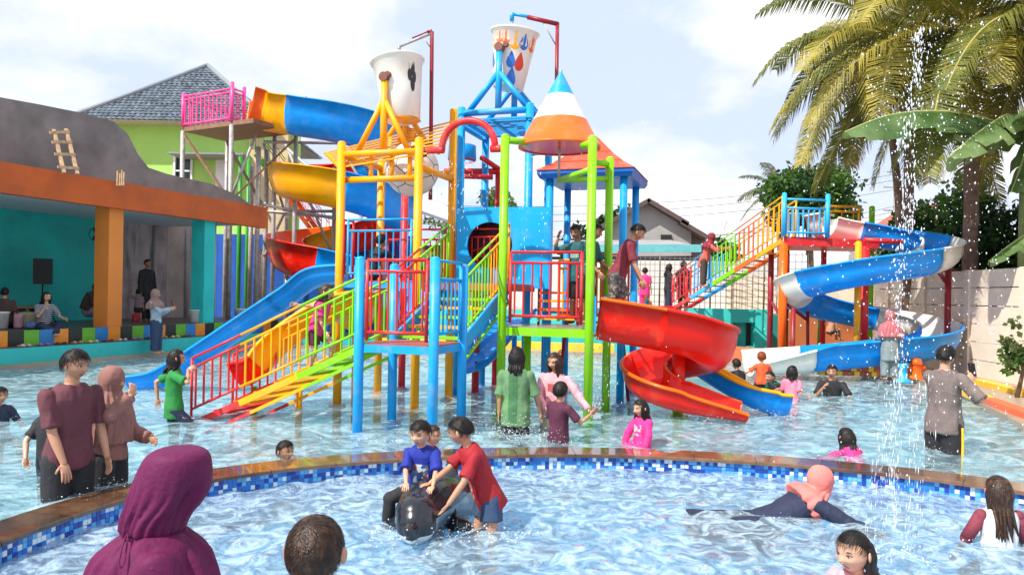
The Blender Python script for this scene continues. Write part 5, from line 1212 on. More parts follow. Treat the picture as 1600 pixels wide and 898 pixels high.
tree('deck_shrub', 'small leafy shrub against the precast wall', gp(1592, 13.4), P(1590, 480, 13.4).z, .42, 16, 26, .11, 51, [LG3, LG1], zlow=.35)
# ================================================================ PEOPLE
def skinm(name, c, rough=.42):
    m = mat(name, c, rough, .10, 9, .05, 70, stain=(c[0] * .8, c[1] * .62, c[2] * .58), stain_s=5, stain_w=.35); b = m.node_tree.nodes['Principled BSDF']
    b.inputs['Subsurface Weight'].default_value = .12; b.inputs['Subsurface Radius'].default_value = (.012, .005, .003); return m
SK1, SK2, SK3 = skinm('skin warm tan', (.47, .235, .14)), skinm('skin light tan', (.58, .33, .215)), skinm('skin brown', (.34, .16, .09))
LIP = mat('lips', (.34, .10, .085), .4); EYEW = mat('eye white', (.75, .72, .70), .2); INK = mat('brow and iris', (.018, .012, .010), .4)
def hairm(name, c, rough=.42):
    m = mat(name, c, rough, .35, 30, .25, 120, spec=.25); return m
HB = hairm('black hair', (.014, .011, .010)); HBW = mat('brown wet hair', (.034, .017, .010), .34, .6, 40, .3, 120, spec=.35, stain=(.16, .075, .035), stain_s=16, stain_w=.8, stretch=(2.2, 2.2, .5)); HR = hairm('reddish hair', (.20, .05, .015))
def cloth(name, c, rough=.75, **k): return mat('cloth ' + name, c, rough, .22, 7, .35, 26, **k)
RS = None
def remesh(mb, vox, smooth=4):
    global RS
    if RS is None: RS = bpy.data.scenes.new('tmp_remesh')
    me = bpy.data.meshes.new('tmp'); me.from_pydata(mb.v, [], mb.f); ob = bpy.data.objects.new('tmp', me); RS.collection.objects.link(ob)
    md = ob.modifiers.new('r', 'REMESH'); md.mode = 'VOXEL'; md.voxel_size = vox
    ms = ob.modifiers.new('s', 'SMOOTH'); ms.factor = .5; ms.iterations = smooth
    ov = bpy.context.temp_override(scene=RS, view_layer=RS.view_layers[0]); ov.__enter__(); dg = bpy.context.evaluated_depsgraph_get(); ev = ob.evaluated_get(dg); m2 = bpy.data.meshes.new_from_object(ev); ov.__exit__(None, None, None)
    V = np.empty(len(m2.vertices) * 3); m2.vertices.foreach_get('co', V); N_ = np.empty(len(m2.vertices) * 3); m2.vertices.foreach_get('normal', N_)
    F = [tuple(p.vertices) for p in m2.polygons]; bpy.data.objects.remove(ob); bpy.data.meshes.remove(me); bpy.data.meshes.remove(m2)
    return V.reshape(-1, 3), N_.reshape(-1, 3), F
def wrinkle(V, N_, amp, freq, seed=0.0, stretch=(1, 1, .55)):
    out = V.copy(); sx = stretch
    for i in range(len(V)):
        p = Vector((V[i, 0] * sx[0] * freq + seed, V[i, 1] * sx[1] * freq, V[i, 2] * sx[2] * freq)); out[i] += N_[i] * amp * (1 - 2.2 * abs(noise.noise(p)) + .5 * noise.noise(p * 2.3))
    return out
def oval_loft(m, rings, n=16):
    """rings : (centre, left vec, fwd vec, a, b)"""
    vs = []
    for c, l, f, a, b in rings:
        for j in range(n):
            t = 2 * math.pi * j / n; cx_ = math.cos(t); sx_ = math.sin(t)
            ex_ = abs(cx_) ** .85 * (1 if cx_ >= 0 else -1); ey_ = abs(sx_) ** .85 * (1 if sx_ >= 0 else -1)
            vs.append(c + l * ex_ * a + f * ey_ * b)
    k = len(rings); fs = [(i * n + j, i * n + (j + 1) % n, (i + 1) * n + (j + 1) % n, (i + 1) * n + j) for i in range(k - 1) for j in range(n)]
    fs += [tuple(range(n))[::-1], tuple((k - 1) * n + j for j in range(n))]; m.add(vs, fs, 0, True)
def limb(m, pts, rs, n=12):
    m.tube(pts, rs, n); m.ball(pts[0], rs[0], n, 8); m.ball(pts[-1], rs[-1], n, 8)
    for p, r_ in zip(pts[1:-1], rs[1:-1]): m.ball(p, r_ * .99, n, 8)
def head_pt(n, child):
    """unit direction -> point in head space (height 1, chin -0.5 .. crown 0.5) x left, y forward, z up"""
    x, y, z = n; p = Vector((x * (.36 if not child else .385), y * .43, z * .5)); Z = p.z
    sm = lambda a, b, q: max(0., min(1., (q - a) / (b - a))) ** 2 * (3 - 2 * max(0., min(1., (q - a) / (b - a))))
    low = sm(-.08, -.5, Z); p.x *= 1 - (.42 if not child else .30) * low
    if p.y < 0: p.y *= 1 - .50 * sm(-.05, -.48, Z)
    else: p.y *= 1 - .10 * low
    if p.y < 0: p.y *= 1.06
    if y > .2:
        gx = lambda c, w: math.exp(-((p.x - c) / w) ** 2); gz = lambda c, w: math.exp(-((Z - c) / w) ** 2); k = sm(.2, .6, y)
        nose = gx(0, .055 + .04 * sm(0, -.14, Z)) * (sm(.06, -.13, Z) * (1 - sm(-.125, -.19, Z))); p.y += .12 * nose * k
        for s_ in (-1, 1): p.y -= .045 * gx(.16 * s_, .085) * gz(.0, .065) * k
        p.y += .022 * gz(.095, .05) * gx(0, .25) * k
        p.y += .030 * gx(0, .11) * (gz(-.265, .032) + .9 * gz(-.325, .034)) * k; p.y -= .012 * gx(0, .13) * gz(-.295, .014) * k; p.y += .035 * gx(0, .11) * gz(-.44, .07) * k
        for s_ in (-1, 1): p.y += .018 * gx(.2 * s_, .09) * gz(-.13, .09) * k
    return p
def build_head(m, Hm, c, hh, child, n=44, k=36):
    """adds skin head, lips, brows, eyes into MB ; material indices 0 skin 1 lips 2 ink 3 white"""
    vs = []; dirs = []
    for i in range(k + 1):
        t = math.pi * i / k
        for j in range(n):
            a = 2 * math.pi * j / n; d_ = (math.sin(t) * math.sin(a), math.sin(t) * math.cos(a), -math.cos(t)); dirs.append(d_); vs.append(head_pt(d_, child))
    fs = []; ms = []
    for i in range(k):
        for j in range(n):
            q = (i * n + j, i * n + (j + 1) % n, (i + 1) * n + (j + 1) % n, (i + 1) * n + j); cc = sum((vs[x] for x in q), Vector()) / 4; fs.append(q)
            mi = 0
            if cc.y > .2:
                if abs(cc.x) < .115 - abs(cc.z + .295) * .8 and abs(cc.z + .295) < .052: mi = 1
            ms.append(mi)
    W_ = lambda p: c + Hm @ (Vector(p) * hh)
    m.add([W_(p) for p in vs], fs, ms, True)
    for s_ in (-1, 1):
        e = Vector((.150 * s_, .352, .0)); m.ball(W_(e), (.050 * hh, .036 * hh, .016 * hh), 10, 8, 3, Hm); m.ball(W_(e + Vector((0, .028, 0))), (.028 * hh, .020 * hh, .020 * hh), 8, 6, 2, Hm)
        m.tube([W_(Vector((.075 * s_, .392, .022))), W_(Vector((.155 * s_, .400, .042))), W_(Vector((.235 * s_, .335, .018)))], [.006 * hh, .011 * hh, .006 * hh], 6, 2)   # upper lid line
        m.tube([W_(Vector((.07 * s_, .405, .085))), W_(Vector((.15 * s_, .395, .115))), W_(Vector((.24 * s_, .325, .09)))], [.016 * hh, .018 * hh, .008 * hh], 6, 2)   # brow
        m.ball(W_((.380 * s_ if not child else .440 * s_, -.03, -.03)), (.035 * hh, .075 * hh, .125 * hh), 10, 8, 0, Hm @ Matrix.Rotation(R(-25) * s_, 3, 'Z')); m.ball(W_(((.40 if not child else .465) * s_, -.02, -.02)), (.018 * hh, .04 * hh, .07 * hh), 8, 6, 0, Hm @ Matrix.Rotation(R(-25) * s_, 3, 'Z'))
        m.ball(W_((.035 * s_, .475, -.155)), (.035 * hh, .03 * hh, .025 * hh), 8, 6, 0, Hm)
def hair_cap(Hm, c, hh, child, seed, thick=.055, front=.25, side=-.06, back=-.26, strands=260, mess=.03, len_=.26, hw=.009):
    m = MB(); n, k = 40, 30; g = np.random.default_rng(seed); vs = []; ok = []
    def thr(d_, p):
        y = d_[1]; w = max(0, min(1, (y + .15) / .75)); v = side * (1 - w) + front * w if y > -.15 else side + (back - side) * min(1, (-.15 - y) / .5)
        return v + .03 * noise.noise(Vector((p.x * 9 + seed, p.y * 9, p.z * 3)))
    for i in range(k + 1):
        t = math.pi * i / k
        for j in range(n):
            a = 2 * math.pi * j / n; d_ = (math.sin(t) * math.sin(a), math.sin(t) * math.cos(a), -math.cos(t)); p = head_pt(d_, child); ex_ = p.z - thr(d_, p); ok.append(ex_ > 0)
            th = thick * max(0, min(1, ex_ / .12)) ** .6 + mess * max(0, min(1, ex_ / .1)) * noise.noise(Vector((p.x * 7 + seed, p.y * 7, p.z * 7))); q = p + Vector(d_) * (th + .004); vs.append(c + Hm @ (q * hh))
    fs = [q for i in range(k) for j in range(n) for q in [(i * n + j, i * n + (j + 1) % n, (i + 1) * n + (j + 1) % n, (i + 1) * n + j)] if all(ok[x] for x in q)]
    m.add(vs, fs, 0, True)
    # strands lying over the cap
    for s_ in range(strands):
        v = g.normal(size=3); v[2] = abs(v[2]) * 1.1 - .35; v /= np.linalg.norm(v); d_ = tuple(v); p = head_pt(d_, child)
        if p.z - thr(d_, p) < .02: continue
        cr_ = Vector((0.05, -.25, .47)); fl = (p - cr_); nn = Vector(d_); fl = fl - nn * fl.dot(nn)
        if fl.length < 1e-3: continue
        fl = (fl.normalized() + Vector(g.normal(size=3)) * .22); fl = (fl - nn * fl.dot(nn) * .85).normalized(); sd = nn.cross(fl).normalized() * hw; a = p + nn * (thick + .006); l_ = len_ * (.7 + .5 * g.random()); b = a + fl * l_ * .5 + nn * (.006 - .28 * l_ * l_); e = a + fl * l_ + nn * (.004 - 1.15 * l_ * l_)
        m.add([c + Hm @ (q * hh) for q in (a - sd, a + sd, b + sd, b - sd, e)], [(0, 1, 2, 3), (3, 2, 4)], 0, False)
    return m
def long_hair(m, Hm, c, hh, length, seed, Zt=Vector((0, 0, 1)), n=26, spread=1.0, back_dir=None):
    g = np.random.default_rng(seed); B_ = -(Hm @ Vector((0, 1, 0)))
    for i in range(n):
        a = math.pi * (i / (n - 1) - .5) * 1.28 * spread; st = Vector((math.sin(a) * .37, -math.cos(a) * .42 - .02, .16)); p0 = c + Hm @ (st * hh); p1 = c + Hm @ (Vector((math.sin(a) * .41, -math.cos(a) * .46 - .03, -.12)) * hh)
        p2 = c + Hm @ (Vector((math.sin(a) * .36, -math.cos(a) * .42 - .04, -.42)) * hh); p3 = p2 + Vector((0, 0, -length * (.45 + .15 * g.random()))) + B_ * .03 + Vector((g.normal() * .012, g.normal() * .012, 0)); p4 = p3 + Vector((g.normal() * .012, g.normal() * .012, -length * .5 * (.8 + .4 * g.random()))) + B_ * .01
        r_ = hh * .075; m.tube(cr([p0, p1, p2, p3, p4], 4), [r_ * (.7 + .5 * min(1, q / 6)) * (1 - (q / 17) ** 3) + .002 for q in range(17)], 7)
def hand(m, w, d, pn, sc, curl=.35, mi=0, splay=.10):
    """w wrist, d direction, pn palm normal (curl side), sc scale (1 adult)"""
    d = d.normalized(); pn = (pn - d * pn.dot(d)).normalized(); s = d.cross(pn); M = Matrix((s, d, pn)).transposed()
    m.ball(w + d * .045 * sc, (.041 * sc, .056 * sc, .016 * sc), 10, 8, mi, M)
    for i, (x, l) in enumerate(((-.030, .068), (-.010, .078), (.011, .074), (.030, .056))):
        b = w + d * .080 * sc + s * x * sc; dd = (d + s * (x / .03) * splay).normalized(); pts = [b - dd * .02 * sc, b]; q = b; ang = 0
        for j in range(3): ang += curl * (.55, .9, .7)[j]; q = q + (dd * math.cos(ang) + pn * math.sin(ang)) * l * sc * (.42, .32, .26)[j]; pts.append(q)
        m.tube(pts, [.0092 * sc, .0092 * sc, .0086 * sc, .0078 * sc, .006 * sc], 7, mi)
    b = w + d * .022 * sc - s * .030 * sc; t = (d * .75 - s * .75 + pn * .35).normalized(); p1 = b + t * .036 * sc; p2 = p1 + (t + d * .5 + pn * curl * .5).normalized() * .028 * sc
    m.tube([b, p1, p2], [.0125 * sc, .0105 * sc, .008 * sc], 7, mi)
def foot(m, a, fdir, sc):
    f = Vector((fdir.x, fdir.y, 0)); f = f.normalized() if f.length > 1e-3 else Vector((0, -1, 0)); s = Vector((-f.y, f.x, 0)); M = Matrix((s, f, Vector((0, 0, 1)))).transposed()
    m.ball(a + f * .055 * sc + Vector((0, 0, -.035 * sc)), (.042 * sc, .125 * sc, .035 * sc), 12, 8, 0, M); m.ball(a + Vector((0, 0, -.02 * sc)), (.034 * sc, .04 * sc, .045 * sc), 10, 8, 0, M)
CAST = []
def person(label, head, d, face, H, pose=None, top=None, bottom=None, hair=None, hijab=None, skin=None, look=(0, 0, 0), child=None, vox=.013, seed=1, bulk=1.0, group=None, zfoot=None, scarf=None):
    pose = pose or {}; child = (H < 1.45) if child is None else child; skin = skin or SK1; fa = R(face)
    Fv = Vector((math.sin(fa), -math.cos(fa), 0)); Lv = Vector((-Fv.y, Fv.x, 0)); Zv = Vector((0, 0, 1))
    hh = .142 + .053 * H; nk = (.028 if child else .034) * H; leg = (.455 if child else .475) * H; T = H - leg - hh - nk
    tw = R(pose.get('twist', 0)); lean = R(pose.get('lean', 0)); sd = R(pose.get('side', 0))
    Ut = (Zv * math.cos(lean) + Fv * math.sin(lean)); Ut = (Ut * math.cos(sd) + Lv * math.sin(sd)).normalized(); Ft = (Fv - Ut * Fv.dot(Ut)).normalized() if abs(Fv.dot(Ut)) < .95 else -Zv
    if abs(lean) > R(75): Ft = (-Zv - Ut * (-Zv).dot(Ut)).normalized()
    Lt = Ut.cross(Ft) * -1; Lt = Ft.cross(Ut) * -1 if False else (Ut.cross(Ft)); 
    if Lt.dot(Lv) < 0: Lt = -Lt
    Fs, Ls = Ft, Lt
    if tw: Fs = (Ft * math.cos(tw) + Lt * math.sin(tw)).normalized(); Ls = (Lt * math.cos(tw) - Ft * math.sin(tw)).normalized()
    hip = Vector((0, 0, 0)); sh = hip + Ut * T; neck_top = sh + (Ut * .7 + Zv * .3).normalized() * nk
    hy, hp, hr = [R(x) for x in look]; Fh = Fv * math.cos(hy) + Lv * math.sin(hy)   # + yaw turns to the person's left
    Uh = (Zv * .75 + Ut * .25).normalized() if lean < R(60) else Zv; Fh = (Fh - Uh * Fh.dot(Uh)).normalized(); Lh = Uh.cross(Fh)
    if Lh.dot(Fh.cross(Uh)) > 0: pass
    Lh = -(Fh.cross(Uh)); Lh = Uh.cross(Fh)
    c_, s_ = math.cos(hp), math.sin(hp); Fh, Uh = (Fh * c_ - Uh * s_), (Uh * c_ + Fh * s_)      # + pitch looks down
    c_, s_ = math.cos(hr), math.sin(hr); Lh, Uh = (Lh * c_ - Uh * s_), (Uh * c_ + Lh * s_)      # + roll tilts to the left
    Hm = Matrix((Lh, Fh, Uh)).transposed(); hc = neck_top + Uh * hh * .44 + Fh * hh * .10
    crown = hc + Uh * hh * .52; tgt = P(head[0], head[1], d); off = tgt - crown
    if zfoot is not None: pass
    hip, sh, neck_top, hc = hip + off, sh + off, neck_top + off, hc + off
    nm = thing('person', label, 'person', (hip.x, hip.y, hip.z - leg), group)
    shw = (.108 if child else .112) * H * (1 + (bulk - 1) * .3); hpw = .050 * H
    m = MB(); b = bulk
    rings = [(-.14, .050, .045), (-.06, .083, .062), (.06, .090, .066), (.32, .076, .056), (.62, .088, .062), (.82, .097, .058), (.93, .078, .047), (1.0, .050, .038), (1.05, .036, .033)]
    def fr_at(f):
        w = max(0, min(1, f)); return (Lt * (1 - w) + Ls * w).normalized(), (Ft * (1 - w) + Fs * w).normalized()
    def torso(mm, infl, lo=-.14, hi=1.04, flare=0.0, bel=0.0):
        rr = [q for q in rings if lo <= q[0] <= hi]
        if flare: rr = [(lo, .086, .066)] + [q for q in rr if q[0] > max(lo, -.02)]
        out = []
        for f, a, b_ in rr:
            l, f_ = fr_at(f); ex_ = infl + flare * max(0, (.6 - f)); out.append((hip + Ut * T * f, l, f_, a * H * b + ex_, b_ * H * b + ex_ + bel * math.exp(-((f - .3) / .3) ** 2)))
        oval_loft(mm, out, 18)
    torso(m, -.010)
    limb(m, [sh - Ut * .01, neck_top + Uh * hh * .10], [.033 * H * (1.05 if not child else .95), .030 * H])
    JA = {}; 
    for sdn, sg in (('L', 1), ('R', -1)):
        so = sh + Ls * sg * shw - Ut * .050 * H; ua, fo = .172 * H, .150 * H; a = pose.get(sdn, ((.16, .02, -1), (.10, .18, -1)))
        vec = lambda q: (Lv * sg * q[0] + Fv * q[1] + Zv * q[2]).normalized()
        if a[0] == 'ik':
            tg = Vector(a[1]); dv = tg - so; L_ = max(.04, min(dv.length, (ua + fo) * .995)); u = dv.normalized(); x = (ua * ua - fo * fo + L_ * L_) / (2 * L_); h = math.sqrt(max(0, ua * ua - x * x)); hint = vec(a[2]); hint = (hint - u * hint.dot(u)).normalized(); el = so + u * x + hint * h; wr = so + u * L_
        else: el = so + vec(a[0]) * ua; wr = el + vec(a[1]) * fo
        JA[sdn] = (so, el, wr, sg); limb(m, [so, so.lerp(el, .5), el, el.lerp(wr, .35), wr], [.029 * H * b, .026 * H * b, .0212 * H * b, .0212 * H * b, .0148 * H])
    JL = {}
    for sdn, sg in (('LL', 1), ('RL', -1)):
        ho = hip + Lt * sg * hpw - Ut * .01 * H; th, shn = (leg - .045 * H) * .52, (leg - .045 * H) * .48; a = pose.get(sdn, ((.06, .02, -1), (.02, -.03, -1))); vec = lambda q: (Lv * sg * q[0] + Fv * q[1] + Zv * q[2]).normalized()
        kn = ho + vec(a[0]) * th; an = kn + vec(a[1]) * shn; JL[sdn] = (ho, kn, an, sg); limb(m, [ho, ho.lerp(kn, .5), kn, kn.lerp(an, .35), an], [.054 * H * b, .046 * H * b, .034 * H * b, .033 * H * b, .022 * H])
    V, N_, F = remesh(m, vox, 3)
    body = MB(); body.add([tuple(v) for v in V], F, 0, True); build_head(body, Hm, hc, hh, child)
    sc = H / 1.7 * (1.04 if child else 1.0)
    for sdn in 'LR':
        so, el, wr, sg = JA[sdn]; hd = pose.get(sdn + 'h'); dv = (wr - el).normalized(); pn = (Lv * -sg) if not hd else None; cu = .35
        if hd: dv = (Lv * sg * hd[0][0] + Fv * hd[0][1] + Zv * hd[0][2]).normalized(); pn = (Lv * sg * hd[1][0] + Fv * hd[1][1] + Zv * hd[1][2]); cu = hd[2] if len(hd) > 2 else .3
        if (pn - dv * pn.dot(dv)).length < .1: pn = Fv
        hand(body, wr, dv, pn, sc, cu)
    for sdn in ('LL', 'RL'):
        ho, kn, an, sg = JL[sdn]; foot(body, an, Fv + Lv * sg * .2, sc)
    body.build('body', [skin, LIP, INK, EYEW], nm)
    def garment(name, mm, mt, v_, amp=.006, fq=7.0, stretch=(1, 1, .5)):
        V, N_, F = remesh(mm, v_, 3); V = wrinkle(V, N_, amp, fq, seed * 1.7, stretch); g = MB(); g.add([tuple(q) for q in V], F, 0, True); return g.build(name, mt, nm), V, N_, F
    if bottom:
        mm = MB(); lo = bottom.get('loose', .012); kind = bottom.get('len', 'long'); torso(mm, .006 + lo * .35, -.14, .20)
        if kind == 'skirt':
            out = [(hip + Ut * T * .1, Lt, Ft, .095 * H * b + lo, .07 * H * b + lo)]; an = (JL['LL'][2] + JL['RL'][2]) / 2; kn = (JL['LL'][1] + JL['RL'][1]) / 2
            out += [(hip.lerp(kn, .5), Lt, Ft, .10 * H + lo, .085 * H + lo), (kn, Lt, Ft, .105 * H + lo, .09 * H + lo), (kn.lerp(an, .85), Lt, Ft, .115 * H + lo, .10 * H + lo)]; oval_loft(mm, out, 18)
        else:
            for sdn in ('LL', 'RL'):
                ho, kn, an, sg = JL[sdn]; r0 = .056 * H * b + lo
                if kind == 'shorts': e = ho.lerp(kn, bottom.get('cut', .78)); mm.tube([ho, ho.lerp(kn, .4), e], [r0, r0 * .98, .050 * H * b + lo * 1.5], 14); mm.ball(ho, r0, 14, 8)
                else: mm.tube([ho, ho.lerp(kn, .5), kn, kn.lerp(an, .5), kn.lerp(an, .95)], [r0, .050 * H * b + lo, .041 * H * b + lo, .038 * H * b + lo, .032 * H * b + lo * 1.3], 14); mm.ball(ho, r0, 14, 8); mm.ball(kn, .041 * H * b + lo, 14, 8)
        garment({'skirt': 'skirt', 'shorts': 'shorts'}.get(kind, 'trousers'), mm, bottom['mat'], vox * .9, .004, 9)
        if 'stripe' in bottom:
            for sdn in ('LL', 'RL'):
                ho, kn, an, sg = JL[sdn]; o_ = Lt * sg; q = [ho + o_ * (.056 * H * b + lo + .004), ho.lerp(kn, .5) + o_ * (.052 * H * b + lo + .004), kn + o_ * (.043 * H * b + lo + .004), kn.lerp(an, .9) + o_ * (.036 * H * b + lo + .006)]; MB().tube(cr(q, 4), .014, 6).build('side_stripe', bottom['stripe'], nm)
    if top:
        mm = MB(); lo = top.get('loose', .014); hem = top.get('hem', -.12); torso(mm, .007 + lo * .45, hem, 1.0, lo * 1.0, top.get('belly', 0)); sl = top.get('sleeve', 'short')
        limb(mm, [sh - Ut * .052 * H + Ls * shw * .8, sh - Ut * .035 * H, sh - Ut * .052 * H - Ls * shw * .8], [.027 * H * b + .006, .030 * H * b + .006, .027 * H * b + .006])
        for sdn in 'LR':
            so, el, wr, sg = JA[sdn]; r0 = .029 * H * b + .005 + lo * .3
            if sl == 'short': e = so.lerp(el, top.get('cut', .80)); mm.tube([so, so.lerp(e, .5), e], [r0, r0 * .97, .029 * H * b + .006 + lo * .7], 14); mm.ball(so, r0, 14, 8)
            elif sl == 'long': wd = top.get('wide', 0); mm.tube([so, so.lerp(el, .5), el, el.lerp(wr, .5), el.lerp(wr, .97)], [r0, .029 * H * b + .006 + lo * .4, .024 * H * b + .007 + lo * .4 + wd * .6, .023 * H * b + .006 + lo * .4 + wd, .018 * H * b + .006 + lo * .4 + wd * 1.2], 14); mm.ball(so, r0, 14, 8); mm.ball(el, .029 * H * b + .009 + lo * .5 + wd * .6, 12, 8)
        so_, V, N_, F = garment('shirt', mm, top['mat'], vox * .9, top.get('wr', .010), 8)
        for pr in top.get('prints', []):
            x0, x1, f0, f1, side_, mt = pr; keep = []; Va = V
            for f in F:
                cc = Vector(Va[list(f)].mean(0)) - hip; nn = Vector(N_[list(f)].mean(0)); x = cc.dot(Ls) / H; t_ = cc.dot(Ut) / T; ff = nn.dot(Fs) if side_ > 0 else -nn.dot(Fs)
                if x0 < x < x1 and f0 < t_ < f1 and ff > .25: keep.append(f)
            if keep:
                ids = sorted({i for f in keep for i in f}); mpn = {q: i for i, q in enumerate(ids)}; g = MB(); g.add([tuple(Va[i] + N_[i] * .004) for i in ids], [tuple(mpn[i] for i in f) for f in keep], 0, True); g.build('shirt_print', mt, nm)
    if hair:
        g = hair_cap(Hm, hc, hh, child, int(seed * 31), **{k_: v_ for k_, v_ in hair.items() if k_ in ('thick', 'front', 'side', 'back', 'strands', 'mess', 'len_', 'hw')})
        if hair.get('long'): long_hair(g, Hm, hc, hh, hair['long'], seed, n=hair.get('n', 26), spread=hair.get('spread', 1.0))
        if hair.get('tail'):
            p0 = hc + Hm @ (Vector((0, -.46, .12)) * hh); g.tube(cr([p0, p0 + Hm @ (Vector((0, -.14, -.06)) * hh), p0 + Hm @ (Vector((0, -.16, -.5)) * hh) - Zv * hair['tail'] * .4, p0 + Hm @ (Vector((0, -.10, -.5)) * hh) - Zv * hair['tail']], 4), [.03 + .02 * math.sin(math.pi * min(1, i / 12 + .15)) for i in range(13)], 8)
        g.build('hair', hair.get('mat', HB), nm)
    if hijab:
        mm = MB(); bk = Fh * -.055 * hh + Uh * .035 * hh; mm.ball(hc + bk, (.455 * hh, .50 * hh, .555 * hh), 20, 16, 0, Hm); cl = hijab.get('cape', .55)
        low = hc - Uh * .42 * hh - Fh * .06 * hh
        out = [(hc + bk - Uh * .25 * hh, Lh, Fh, .40 * hh, .44 * hh), (low, Lh, Fh, .34 * hh, .36 * hh), (sh.lerp(neck_top, .15), Ls, Fs, .085 * H, .062 * H), (sh - Ut * .03 * H, Ls, Fs, .125 * H * b + .02, .078 * H * b + .02), (sh - Ut * T * cl * .5, Ls, Fs, (.150 if cl > .3 else .125) * H * b + .02, .098 * H * b + .02), (sh - Ut * T * cl, Ls, Fs, (.158 if cl > .3 else .11) * H * b + .02, .112 * H * b + .02)]
        oval_loft(mm, out, 22)
        if hijab.get('visor'): mm.ball(hc + Fh * .30 * hh + Uh * .26 * hh, (.36 * hh, .22 * hh, .20 * hh), 16, 10, 0, Hm)
        V, N_, F = remesh(mm, vox * .9, 3); cen_ = np.array(sh); ang = np.arctan2((V - cen_) @ np.array(Ls), (V - cen_) @ np.array(Fs)); dn = np.clip((low.z + .06 - V[:, 2]) / .12, 0, 1); V = V + N_ * (.008 * dn * np.sin(ang * 17 + 2.0 * np.sin(V[:, 2] * 9)))[:, None]
        V = wrinkle(V, N_, .004, 9, seed); g = MB(); g.add([tuple(q) for q in V], F, 0, True); g.build('headscarf', hijab['mat'], nm)
    CAST.append((hip.copy(), JL['LL'][2].z, H))
    return dict(root=nm, JA=JA, JL=JL, hc=hc, Hm=Hm, hh=hh, hip=hip, sh=sh, Fv=Fv, Lv=Lv, foot=min(JL['LL'][2].z, JL['RL'][2].z) - .07 * sc)
def printm(name, cols, scale=22):
    m = bpy.data.materials.new('print ' + name); m.use_nodes = True; N = m.node_tree.nodes; L = m.node_tree.links; t = N.new('ShaderNodeTexCoord'); v = N.new('ShaderNodeTexVoronoi'); v.inputs['Scale'].default_value = scale; L.new(t.outputs['Object'], v.inputs['Vector'])
    r = N.new('ShaderNodeValToRGB'); r.color_ramp.interpolation = 'CONSTANT'
    for i, c in enumerate(cols):
        e = r.color_ramp.elements[i] if i < 2 else r.color_ramp.elements.new(i / len(cols)); e.position = i / len(cols); e.color = (*c, 1)
    s = N.new('ShaderNodeSeparateColor'); L.new(v.outputs['Color'], s.inputs[0]); L.new(s.outputs[0], r.inputs['Fac']); L.new(r.outputs[0], N['Principled BSDF'].inputs['Base Color']); N['Principled BSDF'].inputs['Roughness'].default_value = .6; return m
def stripem(name, c1, c2, scale):
    m = bpy.data.materials.new('stripes ' + name); m.use_nodes = True; N = m.node_tree.nodes; L = m.node_tree.links; t = N.new('ShaderNodeTexCoord'); w = N.new('ShaderNodeTexWave'); w.bands_direction = 'Z'; w.inputs['Scale'].default_value = scale; w.inputs['Distortion'].default_value = 1.2; w.inputs['Detail'].default_value = 1; L.new(t.outputs['Object'], w.inputs['Vector'])
    r = N.new('ShaderNodeValToRGB'); r.color_ramp.interpolation = 'CONSTANT'; r.color_ramp.elements[0].color = (*c1, 1); r.color_ramp.elements[1].color = (*c2, 1); r.color_ramp.elements[1].position = .55; L.new(w.outputs['Fac'], r.inputs['Fac']); L.new(r.outputs[0], N['Principled BSDF'].inputs['Base Color']); N['Principled BSDF'].inputs['Roughness'].default_value = .8; return m
def phone(at, fv, lab):
    t = thing('phone', lab, 'phone', at); x = Vector((-fv.y, fv.x, 0)); up = (Vector((0, 0, 1)) * .95 - fv * .3).normalized(); M = Matrix((x, up.cross(x), up)).transposed()
    MB().box(at, (.075, .010, .15), 0, 0, M).build('case', BLACK, t); MB().box(at + M @ Vector((0, -.0065, 0)), (.068, .003, .14), 0, 0, M).build('screen', mat('phone glass', (.02, .02, .025), .08), t)
# ---------------------------------------------------------------- the cast
def HF(u, v, d, fl): return P(u, v, d).z - fl
K = cloth
MAROON = K('maroon tee', (.115, .028, .040)); WINE = K('wine tee', (.20, .022, .038)); BLK = K('black', (.014, .014, .018)); NAVY = K('navy', (.015, .022, .055)); DENIM = K('denim', (.028, .055, .12)); MAUVE = K('mauve', (.26, .115, .095)); GRNT = K('green tee', (.015, .20, .035)); SAGE = K('sage tee', (.12, .245, .11))
PINKP = K('pale pink', (.80, .36, .40)); HOT = K('hot pink', (.78, .03, .22)); PLUM = K('plum', (.085, .015, .040)); BLUET = K('royal blue tee', (.008, .022, .26)); REDT = K('red tee', (.31, .006, .014)); TEALT = K('teal tee', (.012, .10, .11)); PURP = mat('purple jersey', (.120, .009, .060), .65, .15, 5, .25, 60, spec=.25); PEACH = K('peach scarf', (.78, .20, .17)); GREY = K('grey taupe tee', (.16, .125, .115)); ORT = K('orange tee', (.82, .11, .03)); PNK2 = K('rose tee', (.78, .20, .30)); CREAM = K('white tee', (.70, .70, .70)); GRYB = K('blue grey', (.19, .24, .25)); DROSE = K('dusty rose', (.42, .12, .14)); TAUPE = K('taupe scarf', (.30, .19, .16)); LBLU = K('ice blue', (.36, .46, .52)); WINER = K('wine scarf', (.22, .014, .030)); KHAKI = K('pale khaki', (.34, .33, .24)); BROWN = K('dark brown', (.06, .035, .028)); LILAC = K('grey lilac', (.26, .24, .30))
CAMO = printm('camouflage shorts', [(.10, .085, .075), (.03, .025, .025), (.22, .19, .17), (.06, .05, .045)], 26)
SH = dict(mat=HB, strands=420, mess=.04, thick=.06)
